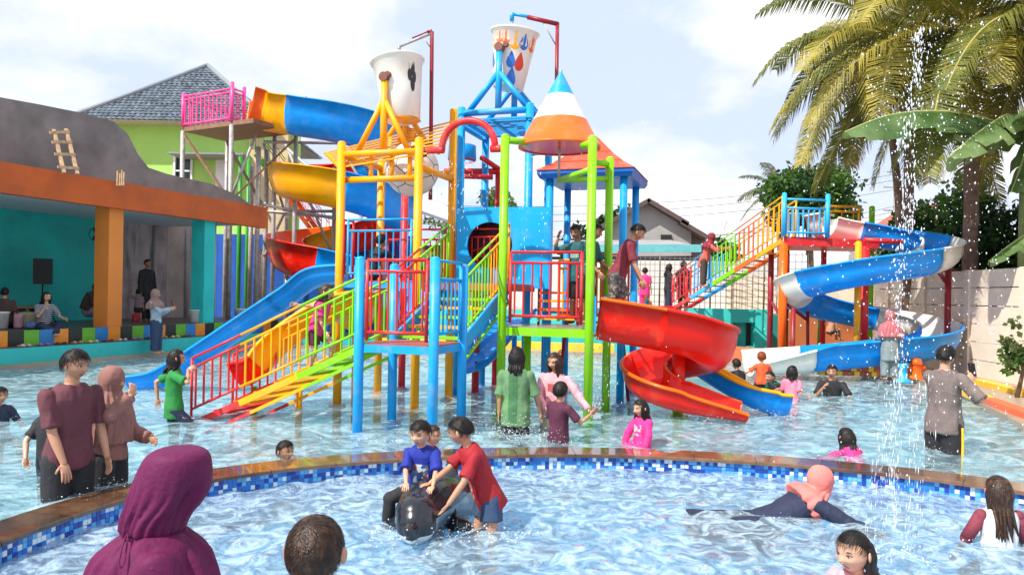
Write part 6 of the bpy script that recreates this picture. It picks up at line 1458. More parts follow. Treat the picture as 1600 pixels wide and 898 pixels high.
# man beside the wading pool
man = person('man in a maroon t-shirt resting his hand on the wading pool rim', (120, 547), 6.25, 58, HF(120, 547, 6.25, FLOOR_O), dict(R=('ik', P(108, 756, 6.02) + Vector((0, 0, .0)), (.4, -.5, 0)), Rh=((0, .45, -.9), (0, -1, -.4), .22), L=((.12, .10, -1), (.05, .35, -1)), lean=3),
             dict(mat=MAROON, sleeve='short', loose=.016, hem=-.10, cut=.85), dict(mat=BLK, len='long', loose=.02), dict(mat=HB, strands=900, thick=.085, front=.25, side=.05, back=-.12, mess=.05), skin=SK1, look=(16, 4, 0), vox=.010, seed=2, bulk=1.05)
w2 = person('woman in a dusty mauve headscarf and tunic with her hand at her chin', (178, 573), 6.75, 78, HF(178, 573, 6.75, FLOOR_O), dict(R=('ik', P(204, 618, 6.45), (.5, -.2, -1)), Rh=((-.4, -.1, .6), (-.3, -.9, 0), .5), L=((.1, .3, -1), (-.2, .9, -.2))), dict(mat=MAUVE, sleeve='long', loose=.024, hem=-.05, wide=.012), dict(mat=BLK, len='long', loose=.03), None, dict(mat=MAUVE, cape=.75), skin=SK1, look=(0, 4, 0), vox=.010, seed=3, bulk=.94)
MB().tube([w2['JA']['R'][2].lerp(w2['JA']['R'][1], .05), w2['JA']['R'][2].lerp(w2['JA']['R'][1], .40)], [.045, .062], 14).build('sleeve_cuff', K('mustard cuff', (.36, .26, .02)), w2['root'])
person('child in black reaching an arm out behind the man in maroon', (84, 606), 7.0, 150, HF(84, 606, 7.0, FLOOR_O), dict(L=((.2, .1, -1), (.1, .2, -1)), R=((.5, .2, -.8), (.35, .2, -.9))) | dict(L=('ik', P(40, 716, 6.8), (.2, -.5, -.5)), R=((.15, .1, -1), (.1, .1, -1))), dict(mat=BLK, sleeve='short', hem=-.05), dict(mat=NAVY, len='long', loose=.006), SH, skin=SK2, seed=4, vox=.011)
person('boy in a dark navy shirt sitting in the water beside the shelter', (0, 604), 9.8, 60, 1.25, dict(LL=((.2, 1, -.1), (0, .2, -1)), RL=((.2, 1, -.1), (0, .2, -1)), L=((.3, .5, -.8), (0, .9, -.4)), R=((.3, .6, -.6), (0, 1, -.3))), dict(mat=NAVY, sleeve='short'), dict(mat=BLK, len='shorts'), SH, seed=5)
person('boy with short black hair submerged to the chin behind the wading pool rim', (446, 688), 7.9, 60, 1.15, dict(LL=((.3, 1, .1), (0, -.3, -1)), RL=((.3, 1, .1), (0, -.3, -1))), dict(mat=NAVY), dict(mat=BLK, len='shorts'), dict(mat=HB, strands=350, back=-.35), skin=SK1, seed=6, look=(0, 0, 0))
person('boy with short hair mostly hidden behind the boy in blue on the dolphin', (676, 664), 7.95, 70, 1.15, dict(LL=((.3, 1, .1), (0, -.3, -1)), RL=((.3, 1, .1), (0, -.3, -1))), dict(mat=REDT), dict(mat=BLK, len='shorts'), dict(mat=HBW, strands=250), skin=SK1, seed=7)
gg = person('girl in a wet green t-shirt holding the foot of the rainbow stair', (276, 546), 9.95, 112, HF(276, 546, 9.95, FLOOR_O), dict(R=('ik', P(294, 577, 9.85), (.6, 0, -.6)), Rh=((0, .8, .4), (-.6, .3, -.5), .9), L=((.1, .1, -1), (.1, .2, -1))) | dict(L=('ik', P(246, 622, 10.0), (0, -.6, -.3)), RL=((.05, .8, -.7), (0, -.3, -1))), dict(mat=GRNT, sleeve='short', loose=.012, hem=-.2), dict(mat=NAVY, len='long', loose=.006), dict(mat=HB, long=.10, strands=120, n=18), skin=SK1, seed=8)
person('girl in hot pink climbing the rainbow stair behind its railing', (512, 444), 9.95, 78, 1.16, dict(lean=16, L=('ik', P(462, 476, 10.0), (.3, -.4, -.4)), R=((.3, .3, -1), (.2, .5, -.8)), LL=((.05, .8, -.6), (0, -.1, -1)), RL=((.05, .1, -1), (0, -.3, -1))), dict(mat=HOT, sleeve='short', hem=-.12), dict(mat=PLUM, len='shorts', cut=.7), dict(mat=HBW, long=.12, strands=100, n=16), skin=SK2, seed=9)
person('girl seen from behind in a sage green striped t-shirt and black trousers', (808, 542), 9.6, 172, HF(808, 542, 9.6, FLOOR_O), dict(L=((.1, .0, -1), (.05, .1, -1))) | dict(R=((.28, .12, -1), (.25, .35, -1))), dict(mat=SAGE, sleeve='short', loose=.03, hem=-.28, cut=.95, prints=[(-.02, .05, -.2, .9, -1, K('deep green', (.045, .16, .06)))]), dict(mat=BLK, len='long', loose=.01), dict(mat=HB, long=.12, strands=120), skin=SK1, seed=10)
person('long haired girl in a pale pink long sleeved top reaching down', (866, 551), 9.75, -22, HF(866, 551, 9.75, FLOOR_O), dict(lean=4, side=4, L=('ik', P(920, 640, 9.5), (.3, -.2, -.6)), R=((.1, .3, -1), (-.6, .6, -.5))), dict(mat=PINKP, sleeve='long', loose=.006, hem=-.1, prints=[(-.04, .05, .55, .75, 1, K('red print', (.5, .08, .10)))]), dict(mat=KHAKI, len='long', loose=.016), dict(mat=HBW, long=.26, strands=140, n=22, spread=1.15), skin=SK2, look=(-14, 8, 0), seed=11)
person('small boy in a plum shirt and trousers holding out his arm', (876, 596), 8.95, 140, HF(876, 596, 8.95, FLOOR_O), dict(R=('ik', P(924, 646, 8.9), (.3, 0, -.8)), L=((.3, .3, -1), (.2, .5, -.8)), lean=-4, side=-4), dict(mat=PLUM, sleeve='short', hem=-.1), dict(mat=PLUM, len='long', loose=.012), dict(mat=HB, strands=280, back=-.3), skin=SK1, seed=12, look=(20, 0, 0))
person('little girl in a magenta top crouching behind the wading pool rim', (1000, 624), 8.95, -52, .98, dict(L=((.3, .4, -.8), (.1, .5, -.9)), R=((.3, .4, -.9), (.1, .4, -1)), LL=((.3, .9, -.2), (0, -.2, -1)), RL=((.3, .9, -.2), (0, -.2, -1))), dict(mat=HOT, sleeve='long', loose=.018, hem=-.1, prints=[(-.06, .05, .35, .75, 1, printm('pale rose print', [(.75, .35, .45), (.78, .05, .25), (.8, .5, .5)], 30))]), dict(mat=HOT, len='long'), dict(mat=HB, long=.10, strands=160, n=20), skin=SK2, seed=13, look=(-10, 6, 0))
person('wet girl in hot pink floating low behind the rim near the fountain', (1321, 668), 8.7, 200, 1.0, dict(lean=35, LL=((.3, .9, .2), (0, -.6, -.3)), RL=((.3, .9, .2), (0, -.6, -.3)), R=((.6, .6, -.5), (.3, .9, -.3)), L=((.6, .6, -.5), (.3, .9, -.3))), dict(mat=HOT, sleeve='long'), dict(mat=HOT, len='long'), dict(mat=HB, long=.12, strands=160), skin=SK1, seed=14)
# on the towers
for (hd, d, fc, lab, sd_, pz) in (((899, 351), 11.72, -35, 'teenage boy in a teal t-shirt stretching his arm to the blue post', 15, dict(R=('ik', P(872, 372, 12.0), (.6, 0, -.4)), L=((.2, .2, -1), (.1, .5, -.8)), lean=6)), ((934, 350), 11.45, 60, 'teenage boy in dark teal half hidden by the lime green post', 16, dict(L=((.2, .3, -1), (.1, .8, -.6)), R=((.2, .3, -1), (.1, .7, -.7)), lean=10))):
    person(lab, hd, d, fc, HF(*hd, d, ZG + .012), pz, dict(mat=TEALT, sleeve='short', loose=.02, hem=-.15, prints=[(-.05, .05, .55, .75, 1, K('grey print', (.25, .35, .35)))] if sd_ == 15 else [(-.2, .2, 0, 1, -1, printm('leafy print', [(.01, .05, .06), (.02, .10, .11), (.01, .03, .03)], 20))]), dict(mat=BLK, len='shorts', loose=.02, cut=.95), SH, skin=SK3, look=(0, 12, 0), seed=sd_)
person('man in a wine red t-shirt and camouflage shorts stepping onto the red slide', (1003, 352), 11.15, 82, 1.62, dict(lean=22, R=('ik', P(976, 432, 10.95) if False else P(1008, 452, 10.95), (.3, -.6, -.2)), L=((.2, .3, -1), (.1, .4, -1)), LL=((.1, .35, -1), (0, -.2, -1)), RL=((.05, .1, -1), (0, -.25, -1))), dict(mat=WINE, sleeve='short', loose=.016, hem=-.08), dict(mat=CAMO, len='shorts', loose=.03, cut=.8), dict(mat=HB, strands=420, thick=.07, side=.05, back=-.12), skin=SK1, look=(0, 24, 0), seed=17, vox=.011)
person('person in black sitting on the upper deck behind the blue railing', (598, 366), 12.3, 140, 1.35, dict(LL=((.1, 1, .35), (0, -.1, -1)), RL=((.1, 1, .35), (0, -.1, -1)), lean=30, L=((.2, .8, -.5), (0, .5, -.9)), R=((.2, .8, -.5), (0, .5, -.9))), dict(mat=BLK, sleeve='short'), dict(mat=NAVY, len='shorts', cut=.6), SH, skin=SK1, seed=18)
# far terrace and stair
person('girl in a hot pink outfit standing on the far terrace by the fence', (1008, 418), 24.6, 160, HF(1008, 418, 24.6, 1.27), {}, dict(mat=HOT, sleeve='short', hem=-.3, loose=.03), dict(mat=HOT, len='long', loose=.02), dict(mat=HB, strands=60), skin=SK3, seed=19, vox=.02)
person('woman in black on the terrace behind the red foot of the stair', (1046, 412), 24.3, 100, HF(1046, 412, 24.3, 1.27), {}, dict(mat=BLK, sleeve='long', hem=-.2), dict(mat=NAVY, len='long'), dict(mat=HB, long=.2, strands=40), skin=SK1, seed=20, vox=.02)
person('woman in dark scarf waiting beside the foot of the terrace stair', (1068, 408), 24.8, 200, HF(1068, 408, 24.8, 1.27), {}, dict(mat=NAVY, sleeve='long', hem=-.2), dict(mat=BLK, len='long'), None, dict(mat=BLK, cape=.4), skin=SK1, seed=21, vox=.02)
person('woman in a wine headscarf and coral sleeves climbing the terrace stair', (1113, 364), 20.9, 70, 1.5, dict(lean=18, R=((.2, .7, -.5), (.1, 1, .1)), L=((.2, .8, -.4), (.1, 1, .2))), dict(mat=K('coral', (.62, .10, .07)), sleeve='long', hem=-.35), dict(mat=BROWN, len='long', loose=.02), None, dict(mat=WINER, cape=.35), skin=SK1, seed=22, vox=.018)
person('person with dark hair sitting on the low terrace behind the green toy', (1305, 482), 21.4, 100, 1.2, dict(LL=((.1, 1, .2), (0, 0, -1)), RL=((.1, 1, .2), (0, 0, -1)), lean=15), dict(mat=K('tan top', (.45, .22, .14)), sleeve='none'), dict(mat=BROWN, len='shorts'), dict(mat=HB, strands=60), skin=SK1, seed=23, vox=.02)
# right part of the pool
person('child in black lying low behind the two tone slide', (1150, 560), 14.6, 200, 1.1, dict(LL=((.2, 1, -.2), (0, -.3, -1)), RL=((.2, 1, -.2), (0, -.3, -1)), lean=20), dict(mat=BLK, sleeve='long'), dict(mat=BLK, len='long'), dict(mat=HB, strands=60), seed=24, vox=.016)
person('boy in an orange t-shirt seen from behind at the slide end', (1190, 549), 14.4, 190, 1.05, dict(LL=((.2, .5, -.9), (0, -.3, -1)), RL=((.2, .5, -.9), (0, -.3, -1)), L=((.5, .3, -.5), (.1, .8, -.2)), R=((.5, .3, -.5), (.1, .8, -.2))), dict(mat=ORT, sleeve='short', loose=.02), dict(mat=BLK, len='shorts'), dict(mat=HR, strands=80), skin=SK1, seed=25, vox=.016)
person('child in a dark green shirt bending over in the water', (1203, 580), 13.6, -60, 1.0, dict(lean=60, LL=((.2, .8, -.3), (0, -.4, -1)), RL=((.2, .8, -.3), (0, -.4, -1))), dict(mat=K('bottle green', (.01, .08, .07)), sleeve='short'), dict(mat=BLK, len='shorts'), dict(mat=HB, strands=60), seed=26, vox=.016)
person('small child with only the wet head above water by the slide end', (1213, 600), 13.2, 40, .95, dict(LL=((.2, 1, .2), (0, -.4, -1)), RL=((.2, 1, .2), (0, -.4, -1))), dict(mat=NAVY), dict(mat=BLK, len='shorts'), dict(mat=HB, strands=80), seed=27, vox=.016)
person('little girl in a rose t-shirt wading with an arm stretched out', (1238, 571), 13.1, 150, HF(1238, 571, 13.1, FLOOR_O), dict(R=('ik', P(1263, 619, 13.0), (.3, 0, -.8)), L=((.3, .2, -1), (.2, .4, -.9)), lean=6), dict(mat=PNK2, sleeve='short', hem=-.15), dict(mat=PNK2, len='long', loose=.006), dict(mat=HB, strands=100, long=.05, n=14), seed=28, vox=.015, skin=SK2)
person('man in a black t-shirt sitting in the water with hand at his mouth', (1300, 570), 13.8, -30, 1.62, dict(lean=12, LL=((.3, 1, -.1), (0, .3, -.8)), RL=((.3, 1, -.1), (0, .3, -.8)), R=((.2, .5, -.7), (-.6, .5, .8)), L=((.5, .5, -.8), (.2, .6, -.5))), dict(mat=BLK, sleeve='short', loose=.02), dict(mat=BLK, len='shorts'), SH, skin=SK1, seed=29, vox=.015)
person('woman in a dusty rose headscarf and blue grey clothes standing at the pool edge', (1391, 486), 16.05, 172, HF(1391, 486, 16.05, GZ), dict(L=((.2, .3, -1), (-.2, .9, -.3)), R=((.2, .3, -1), (-.2, .9, -.3))), dict(mat=GRYB, sleeve='long', loose=.03, hem=-.5, wide=.01), dict(mat=GRYB, len='long', loose=.03), None, dict(mat=DROSE, cape=.55), skin=SK2, seed=30, vox=.016)
ph = person('person in a grey taupe t-shirt and yellow striped black trousers holding a phone', (1480, 540), 8.85, 118, HF(1480, 540, 8.85, FLOOR_O), dict(R=('ik', P(1516, 594, 8.65), (.6, -.2, -.8)), L=('ik', P(1512, 600, 8.9), (.3, 0, -.8)), Rh=((-.1, .4, .9), (-.7, .5, 0), .8), Lh=((-.1, .4, .9), (-.7, .5, 0), .8)), dict(mat=GREY, sleeve='short', loose=.040, hem=-.16, cut=1.0), dict(mat=BLK, len='long', loose=.03, stripe=mat('yellow stripe', (.85, .50, .02), .6)), dict(mat=HB, strands=500, thick=.09, mess=.05, back=-.25), skin=SK2, look=(8, 6, 0), seed=31, vox=.011)
phone(P(1519, 577, 8.65), ph['Fv'], 'black phone held up by the person in grey taupe')
# shelter side
wj = person('woman in a taupe headscarf ice blue top and jeans filming with a phone', (244, 452), 19.0, 92, HF(244, 452, 19.0, GZ), dict(R=('ik', P(266, 482, 18.9), (.2, -.3, -1)), L=('ik', P(266, 484, 19.15), (.2, -.3, -1)), lean=-6), dict(mat=LBLU, sleeve='long', loose=.012, hem=-.02), dict(mat=DENIM, len='long', loose=.03), None, dict(mat=TAUPE, cape=.35), skin=SK2, look=(0, 6, 0), seed=32, vox=.016)
phone(P(269, 474, 18.95), wj['Fv'], 'dark phone held by the woman in jeans')
person('man in black standing inside the shelter against the grey wall', (231, 405), 22.3, 70, HF(231, 405, 22.3, .72), {}, dict(mat=BLK, sleeve='long', hem=-.15, loose=.03), dict(mat=BLK, len='long', loose=.02), dict(mat=HB, strands=40), skin=SK3, seed=33, vox=.02)
person('child in a striped shirt and black shorts inside the shelter', (217, 451), 22.0, 200, HF(217, 451, 22.0, .72), dict(L=((.6, .3, .3), (-.2, .3, 1)), R=((.1, .1, -1), (.1, .2, -1))), dict(mat=stripem('pink grey', (.35, .25, .28), (.10, .07, .09), 9), sleeve='short'), dict(mat=BLK, len='shorts'), dict(mat=HB, strands=40), seed=34, vox=.018)
sit = dict(LL=((.35, 1, .12), (-.5, .4, -.35)), RL=((.35, 1, .12), (-.5, .4, -.35)))
person('woman in a black and white striped top sitting on the shelter edge', (73, 456), 17.5, 58, 1.55, sit | dict(R=((.2, .5, -.7), (-.4, .5, .9)), L=((.3, .5, -.8), (0, .9, -.2)), lean=8), dict(mat=stripem('black white', (.02, .02, .025), (.42, .42, .45), 7), sleeve='short', loose=.02), dict(mat=NAVY, len='long', loose=.03), dict(mat=HB, long=.15, strands=60), skin=SK2, seed=35, vox=.016)
person('woman in a brown headscarf and lilac skirt sitting at the back of the shelter', (152, 442), 20.6, 78, 1.52, dict(LL=((.15, 1, .05), (0, .15, -1)), RL=((.15, 1, .05), (0, .15, -1)), lean=18, R=((.2, .6, -.7), (0, .6, .8)), L=((.2, .6, -.7), (0, .9, -.2))), dict(mat=BROWN, sleeve='long', loose=.04), dict(mat=LILAC, len='long', loose=.05), None, dict(mat=BROWN, cape=.9), skin=SK1, seed=36, vox=.016, bulk=1.15)
person('person in dark brown sitting beside the bags in the shelter', (8, 449), 17.6, 200, 1.55, sit | dict(lean=8), dict(mat=BROWN, sleeve='short', loose=.03), dict(mat=BLK, len='long', loose=.03), dict(mat=HB, strands=60), skin=SK1, seed=37, vox=.016)
person('swimmer with orange hair and a pale cyan top far under the green deck', (878, 546), 18.6, 60, 1.2, dict(lean=60, LL=((.1, -.9, -.3), (0, -1, 0)), RL=((.1, -.9, -.3), (0, -1, 0))), dict(mat=K('pale cyan', (.40, .68, .74)), sleeve='short'), dict(mat=NAVY, len='long'), dict(mat=HR, strands=40), skin=SK2, seed=38, vox=.02)
# wading pool : dolphin, boys, swimmers
def dolphin():
    nose = P(638, 836, 5.40); mel = P(652, 805, 5.72); t = thing('dolphin_ride', 'shiny black and grey dolphin ride with a white chin in the wading pool', 'dolphin ride', Vector((mel.x, mel.y, FLOOR_I)))
    m = MB(); mel = mel + Vector((0, .03, -.02)); back = Vector((mel.x + .22, mel.y + .95, -.16)); tail = back + Vector((.12, .45, -.12))
    pts = cr([mel + Vector((0, -.10, -.02)), mel + Vector((.01, .10, .02)), mel + Vector((.09, .40, .02)), mel + Vector((.18, .75, -.08)), back, tail], 4); k = len(pts)
    rr = [.150 + .055 * math.sin(math.pi * min(1, i / (k * .75))) if i < k * .55 else (.21 * (1 - (i - k * .55) / (k * .45)) + .03) for i in range(k)]
    m.tube(pts, rr, 18); m.ball(pts[0], .150, 18, 12); m.ball(mel + Vector((-.005, -.05, .035)), (.155, .165, .145), 18, 12)
    bk = cr([mel + Vector((-.01, -.12, -.09)), mel.lerp(nose, .55) + Vector((0, 0, -.005)), nose + Vector((0, .02, .02))], 4); m.tube(bk, [.095 - .055 * i / (len(bk) - 1) for i in range(len(bk))], 14); m.ball(bk[-1], .042, 12, 8)
    lo = [q + Vector((.012, .05, -.060)) for q in bk]; m.tube(lo, [.085 - .045 * i / (len(lo) - 1) for i in range(len(lo))], 14); m.ball(lo[-1], .042, 12, 8)
    V, N_, F = remesh(m, .012, 4); b = MB(); ms = []
    for f in F:
        c = V[list(f)].mean(0); n_ = N_[list(f)].mean(0); rel = c[1] - mel.y
        if c[2] < mel.z - .080 and rel < -.02 and n_[2] < .35: ms.append(2)
        elif abs(n_[0]) > .62 and c[2] < mel.z + .02 and rel > -.10: ms.append(1)
        else: ms.append(0)
    b.add([tuple(v) for v in V], F, ms, True)
    D0, D1, D2 = mat('dolphin black', (.012, .014, .020), .22, .3, 5, coat=.2), mat('dolphin grey', (.16, .24, .30), .2, .3, 5, coat=.4), mat('dolphin white', (.62, .66, .66), .25, .15, 5, coat=.3)
    b.build('body', [D0, D1, D2], t)
    for s_ in (-1, 1):
        a = mel + Vector((s_ * .19 + .05, .22, -.10)); fm = MB(); tip = a + Vector((s_ * .22, .10, -.14)); fm.tube(cr([a, a.lerp(tip, .5) + Vector((0, .02, .02)), tip], 4), [.07 - .05 * i / 8 for i in range(9)], 8); fm.build('flipper', D0, t)
        e = mel + Vector((s_ * .135 - .005, -.10, -.05)); MB().ball(e, .016, 8, 6).build('eye', BLACK, t)
    d0 = pts[int(k * .62)]; MB().tube(cr([d0 + Vector((0, -.05, .10)), d0 + Vector((0, .08, .26)), d0 + Vector((0, .20, .30))], 4), [.08 - .07 * i / 8 for i in range(9)], 8).build('dorsal_fin', D0, t)
    q = Vector((mel.x + .1, mel.y + .4, 0)); MB().tube([(q.x, q.y, FLOOR_I), (q.x, q.y, -.1)], .07, 10).build('stand', STEEL, t); return mel
mel = dolphin()
person('little boy in a royal blue printed t-shirt riding the dolphin', (656, 657), 6.08, -8, 1.04, dict(L=('ik', mel + Vector((.10, .06, .185)), (.7, -.2, -.4)), R=('ik', mel + Vector((-.10, .05, .185)), (.7, -.2, -.4)), Lh=((-.2, 1, -.3), (0, -.1, -1), .3), Rh=((-.2, 1, -.3), (0, -.1, -1), .3), LL=((1, .55, -.35), (.1, -.1, -1)), RL=((1, .55, -.35), (.1, -.1, -1)), lean=8),
       dict(mat=BLUET, sleeve='short', loose=.022, hem=-.1, cut=1.0, prints=[(-.062, .062, .16, .66, 1, printm('cartoon style print', [(.25, .06, .05), (.03, .10, .30), (.55, .60, .65), (.30, .16, .10), (.02, .03, .12)], 30))]), dict(mat=BLK, len='long', loose=.012), dict(mat=HB, strands=1100, front=.20, side=0, back=-.2, thick=.06, mess=.03, hw=.006, len_=.22), skin=SK2, look=(-14, 5, 0), seed=39, vox=.008)
br = person('boy in a red t-shirt and denim shorts leaning to hold the dolphin', (714, 652), 5.95, -72, 1.24, dict(lean=24, side=0, twist=0, R=('ik', mel + Vector((.03, .10, .185)), (.3, -.2, -.8)), L=('ik', mel + Vector((.20, -.06, .06)), (.4, -.2, -.6)), Rh=((-.1, 1, -.2), (0, -.2, -1), .25), Lh=((-.2, .6, -.8), (-.3, .9, -.3), .25), LL=((.10, .0, -1), (.02, -.10, -1)), RL=((.06, .25, -1), (.02, -.05, -1))),
       dict(mat=REDT, sleeve='short', loose=.018, hem=-.22, prints=[(-.075, .02, .05, .42, 1, printm('pale print', [(.55, .35, .33), (.35, .03, .04), (.45, .12, .10)], 34)), (-.02, .05, .6, .72, 1, K('gold lettering', (.60, .32, .08)))]), dict(mat=DENIM, len='shorts', loose=.018, cut=.62), dict(mat=HB, strands=1100, side=0, back=-.18, thick=.06, mess=.03, hw=.006, len_=.22), skin=SK1, look=(-34, 12, 0), seed=40, vox=.008)
person('boy with short wet brown hair seen from behind in the wading pool', (494, 806), 2.48, 176, HF(494, 806, 2.48, FLOOR_I), {}, None, dict(mat=NAVY, len='shorts'), dict(mat=HBW, strands=5200, thick=.030, mess=.008, side=.10, back=-.34, len_=.28, hw=.005, front=.24), skin=SK1, child=True, seed=41, vox=.009, look=(0, 2, 0))
person('swimming woman in a peach headscarf and dark clothes', (1283, 728), 6.62, 96, 1.52, dict(lean=61, LL=((.06, -1, .06), (.02, -1, .05)), RL=((.06, -1, .03), (.02, -1, .0)), L=((.4, .8, -.5), (.2, .7, -.2)), R=((.4, .8, -.5), (.2, .7, -.2))), dict(mat=NAVY, sleeve='long', loose=.03, hem=-.3), dict(mat=NAVY, len='long', loose=.035), None, dict(mat=PEACH, cape=.30), skin=SK1, look=(0, -4, 0), seed=42, vox=.010)
wg = person('long haired girl in a white top with maroon sleeves seen from behind', (1560, 744), 5.9, 176, 1.25, dict(LL=((.2, .8, -.5), (0, -.5, -1)), RL=((.2, .8, -.5), (0, -.5, -1)), L=((.45, .2, -1), (.1, .6, -.8)), R=((.45, .2, -1), (.1, .6, -.8))), dict(mat=CREAM, sleeve='none', loose=.02, hem=-.1), dict(mat=BLK, len='long'), dict(mat=HBW, long=.24, strands=300, n=20, spread=.75), skin=SK1, seed=43, vox=.009)
person('little girl with wet hair and a pale pink top looking left beside the fountain', (1332, 829), 3.85, -62, 1.12, dict(LL=((.1, .4, -1), (0, -.5, -1)), RL=((.1, .4, -1), (0, -.5, -1))), dict(mat=PINKP, sleeve='long', loose=.02), dict(mat=PINKP, len='long'), dict(mat=HB, strands=900, long=.05, n=16, front=.27, thick=.03, mess=.01, side=.06, spread=.72, hw=.006), skin=SK2, seed=44, vox=.008, look=(0, 6, 0))
for q in 'LR':
    so, el, wr, sg = wg['JA'][q]; m = MB(); limb(m, [so, so.lerp(el, .5), so.lerp(el, .98)], [.050, .048, .046], 14); m.build('sleeve', K('maroon sleeve', (.20, .03, .05)), wg['root'])
# woman in purple in the foreground
def purple():
    r = person('woman in a purple gathered headscarf seen from behind in the foreground', (262, 711), 2.72, 118, 1.56, {}, dict(mat=PURP, sleeve='long', loose=.03, hem=-.5), dict(mat=BLK, len='skirt', loose=.03), None, None, skin=SK1, seed=45, vox=.012, look=(-8, 4, 0), bulk=1.12)
    d = 2.72; prof = [(698, 264, 296, .35), (701, 249, 312, .65), (707, 237, 322, .85), (718, 227, 327, .95), (740, 216, 329, 1), (764, 208, 326, 1), (785, 203, 313, .97), (800, 199, 299, .95), (815, 197, 290, .95), (826, 196, 286, .95), (831, 193, 288, .98), (838, 186, 293, 1.05), (850, 172, 308, 1.2), (868, 156, 322, 1.35), (900, 142, 336, 1.45), (950, 126, 350, 1.45), (1010, 118, 360, 1.45)]
    dense_ = []
    pv = [Vector((v, a, b)) for v, a, b, _ in prof]; kb = cr(pv, 6); dk = [q.x for q in cr([Vector((c[3], 0, 0)) for c in prof], 6)]
    n = 120; m = MB(); vs = []
    for q, kk in zip(kb, dk):
        v, xl, xr = q; a = (xr - xl) / 2 * d / F_PX; c = P((xl + xr) / 2, v, d); by = .118 * kk if v < 830 else .118 * kk
        fo = 0 if v < 735 else min(1, (v - 735) / 70); cape = max(0, min(1, (v - 828) / 40)); pinch = math.exp(-((v - 829) / 4.5) ** 2)
        for j in range(n):
            th = 2 * math.pi * j / n; wob = noise.noise(Vector((math.cos(th) * 1.5, math.sin(th) * 1.5, v * .012))); fr_ = .016 * fo * (1 - .4 * cape) * (abs(math.sin(th * 11 + 2 * wob)) - .6) + .0060 * fo * math.sin(th * 9 + 4 * wob + v * .01) + .013 * cape * math.sin(th * 12 + 3 * wob) - .008 * pinch
            cx_, sx_ = math.cos(th), math.sin(th); fr_ *= (.35 + .65 * max(0, -cx_ * .6 - sx_ * .2 + .6)) if v < 829 else 1
            ind = -.045 * math.exp(-((th - R(-35) if th < 3.2 else th - R(325)) / .35) ** 2) * math.exp(-((v - 775) / 26) ** 2)
            vs.append(c + Vector((cx_ * (a + fr_ + ind), sx_ * (by + fr_ + ind), 0)))
    k = len(kb); fs = [(i * n + j, i * n + (j + 1) % n, (i + 1) * n + (j + 1) % n, (i + 1) * n + j) for i in range(k - 1) for j in range(n)]
    vs.append(P(280, 697, d)); fs += [((j + 1) % n, j, len(vs) - 1) for j in range(n)]
    m.add(vs, fs, 0, True); hs = m.build('headscarf', PURP, r['root'])
    # drawstring
    c = P(241, 829, d); pts = [c + Vector((math.cos(t) * .1035, math.sin(t) * .114, .004 * math.sin(t * 9))) for t in np.linspace(0, 6.28, 60)]; MB().tube(pts, .0028, 6).build('drawstring', PURP, r['root'])
    kq = P(199, 832, 2.62); MB().tube(cr([kq, P(192, 850, 2.56), P(186, 878, 2.53), P(190, 886, 2.53), P(196, 868, 2.55), P(200, 834, 2.6)], 6), .0028, 6).build('drawstring', PURP, r['root'])
purple()
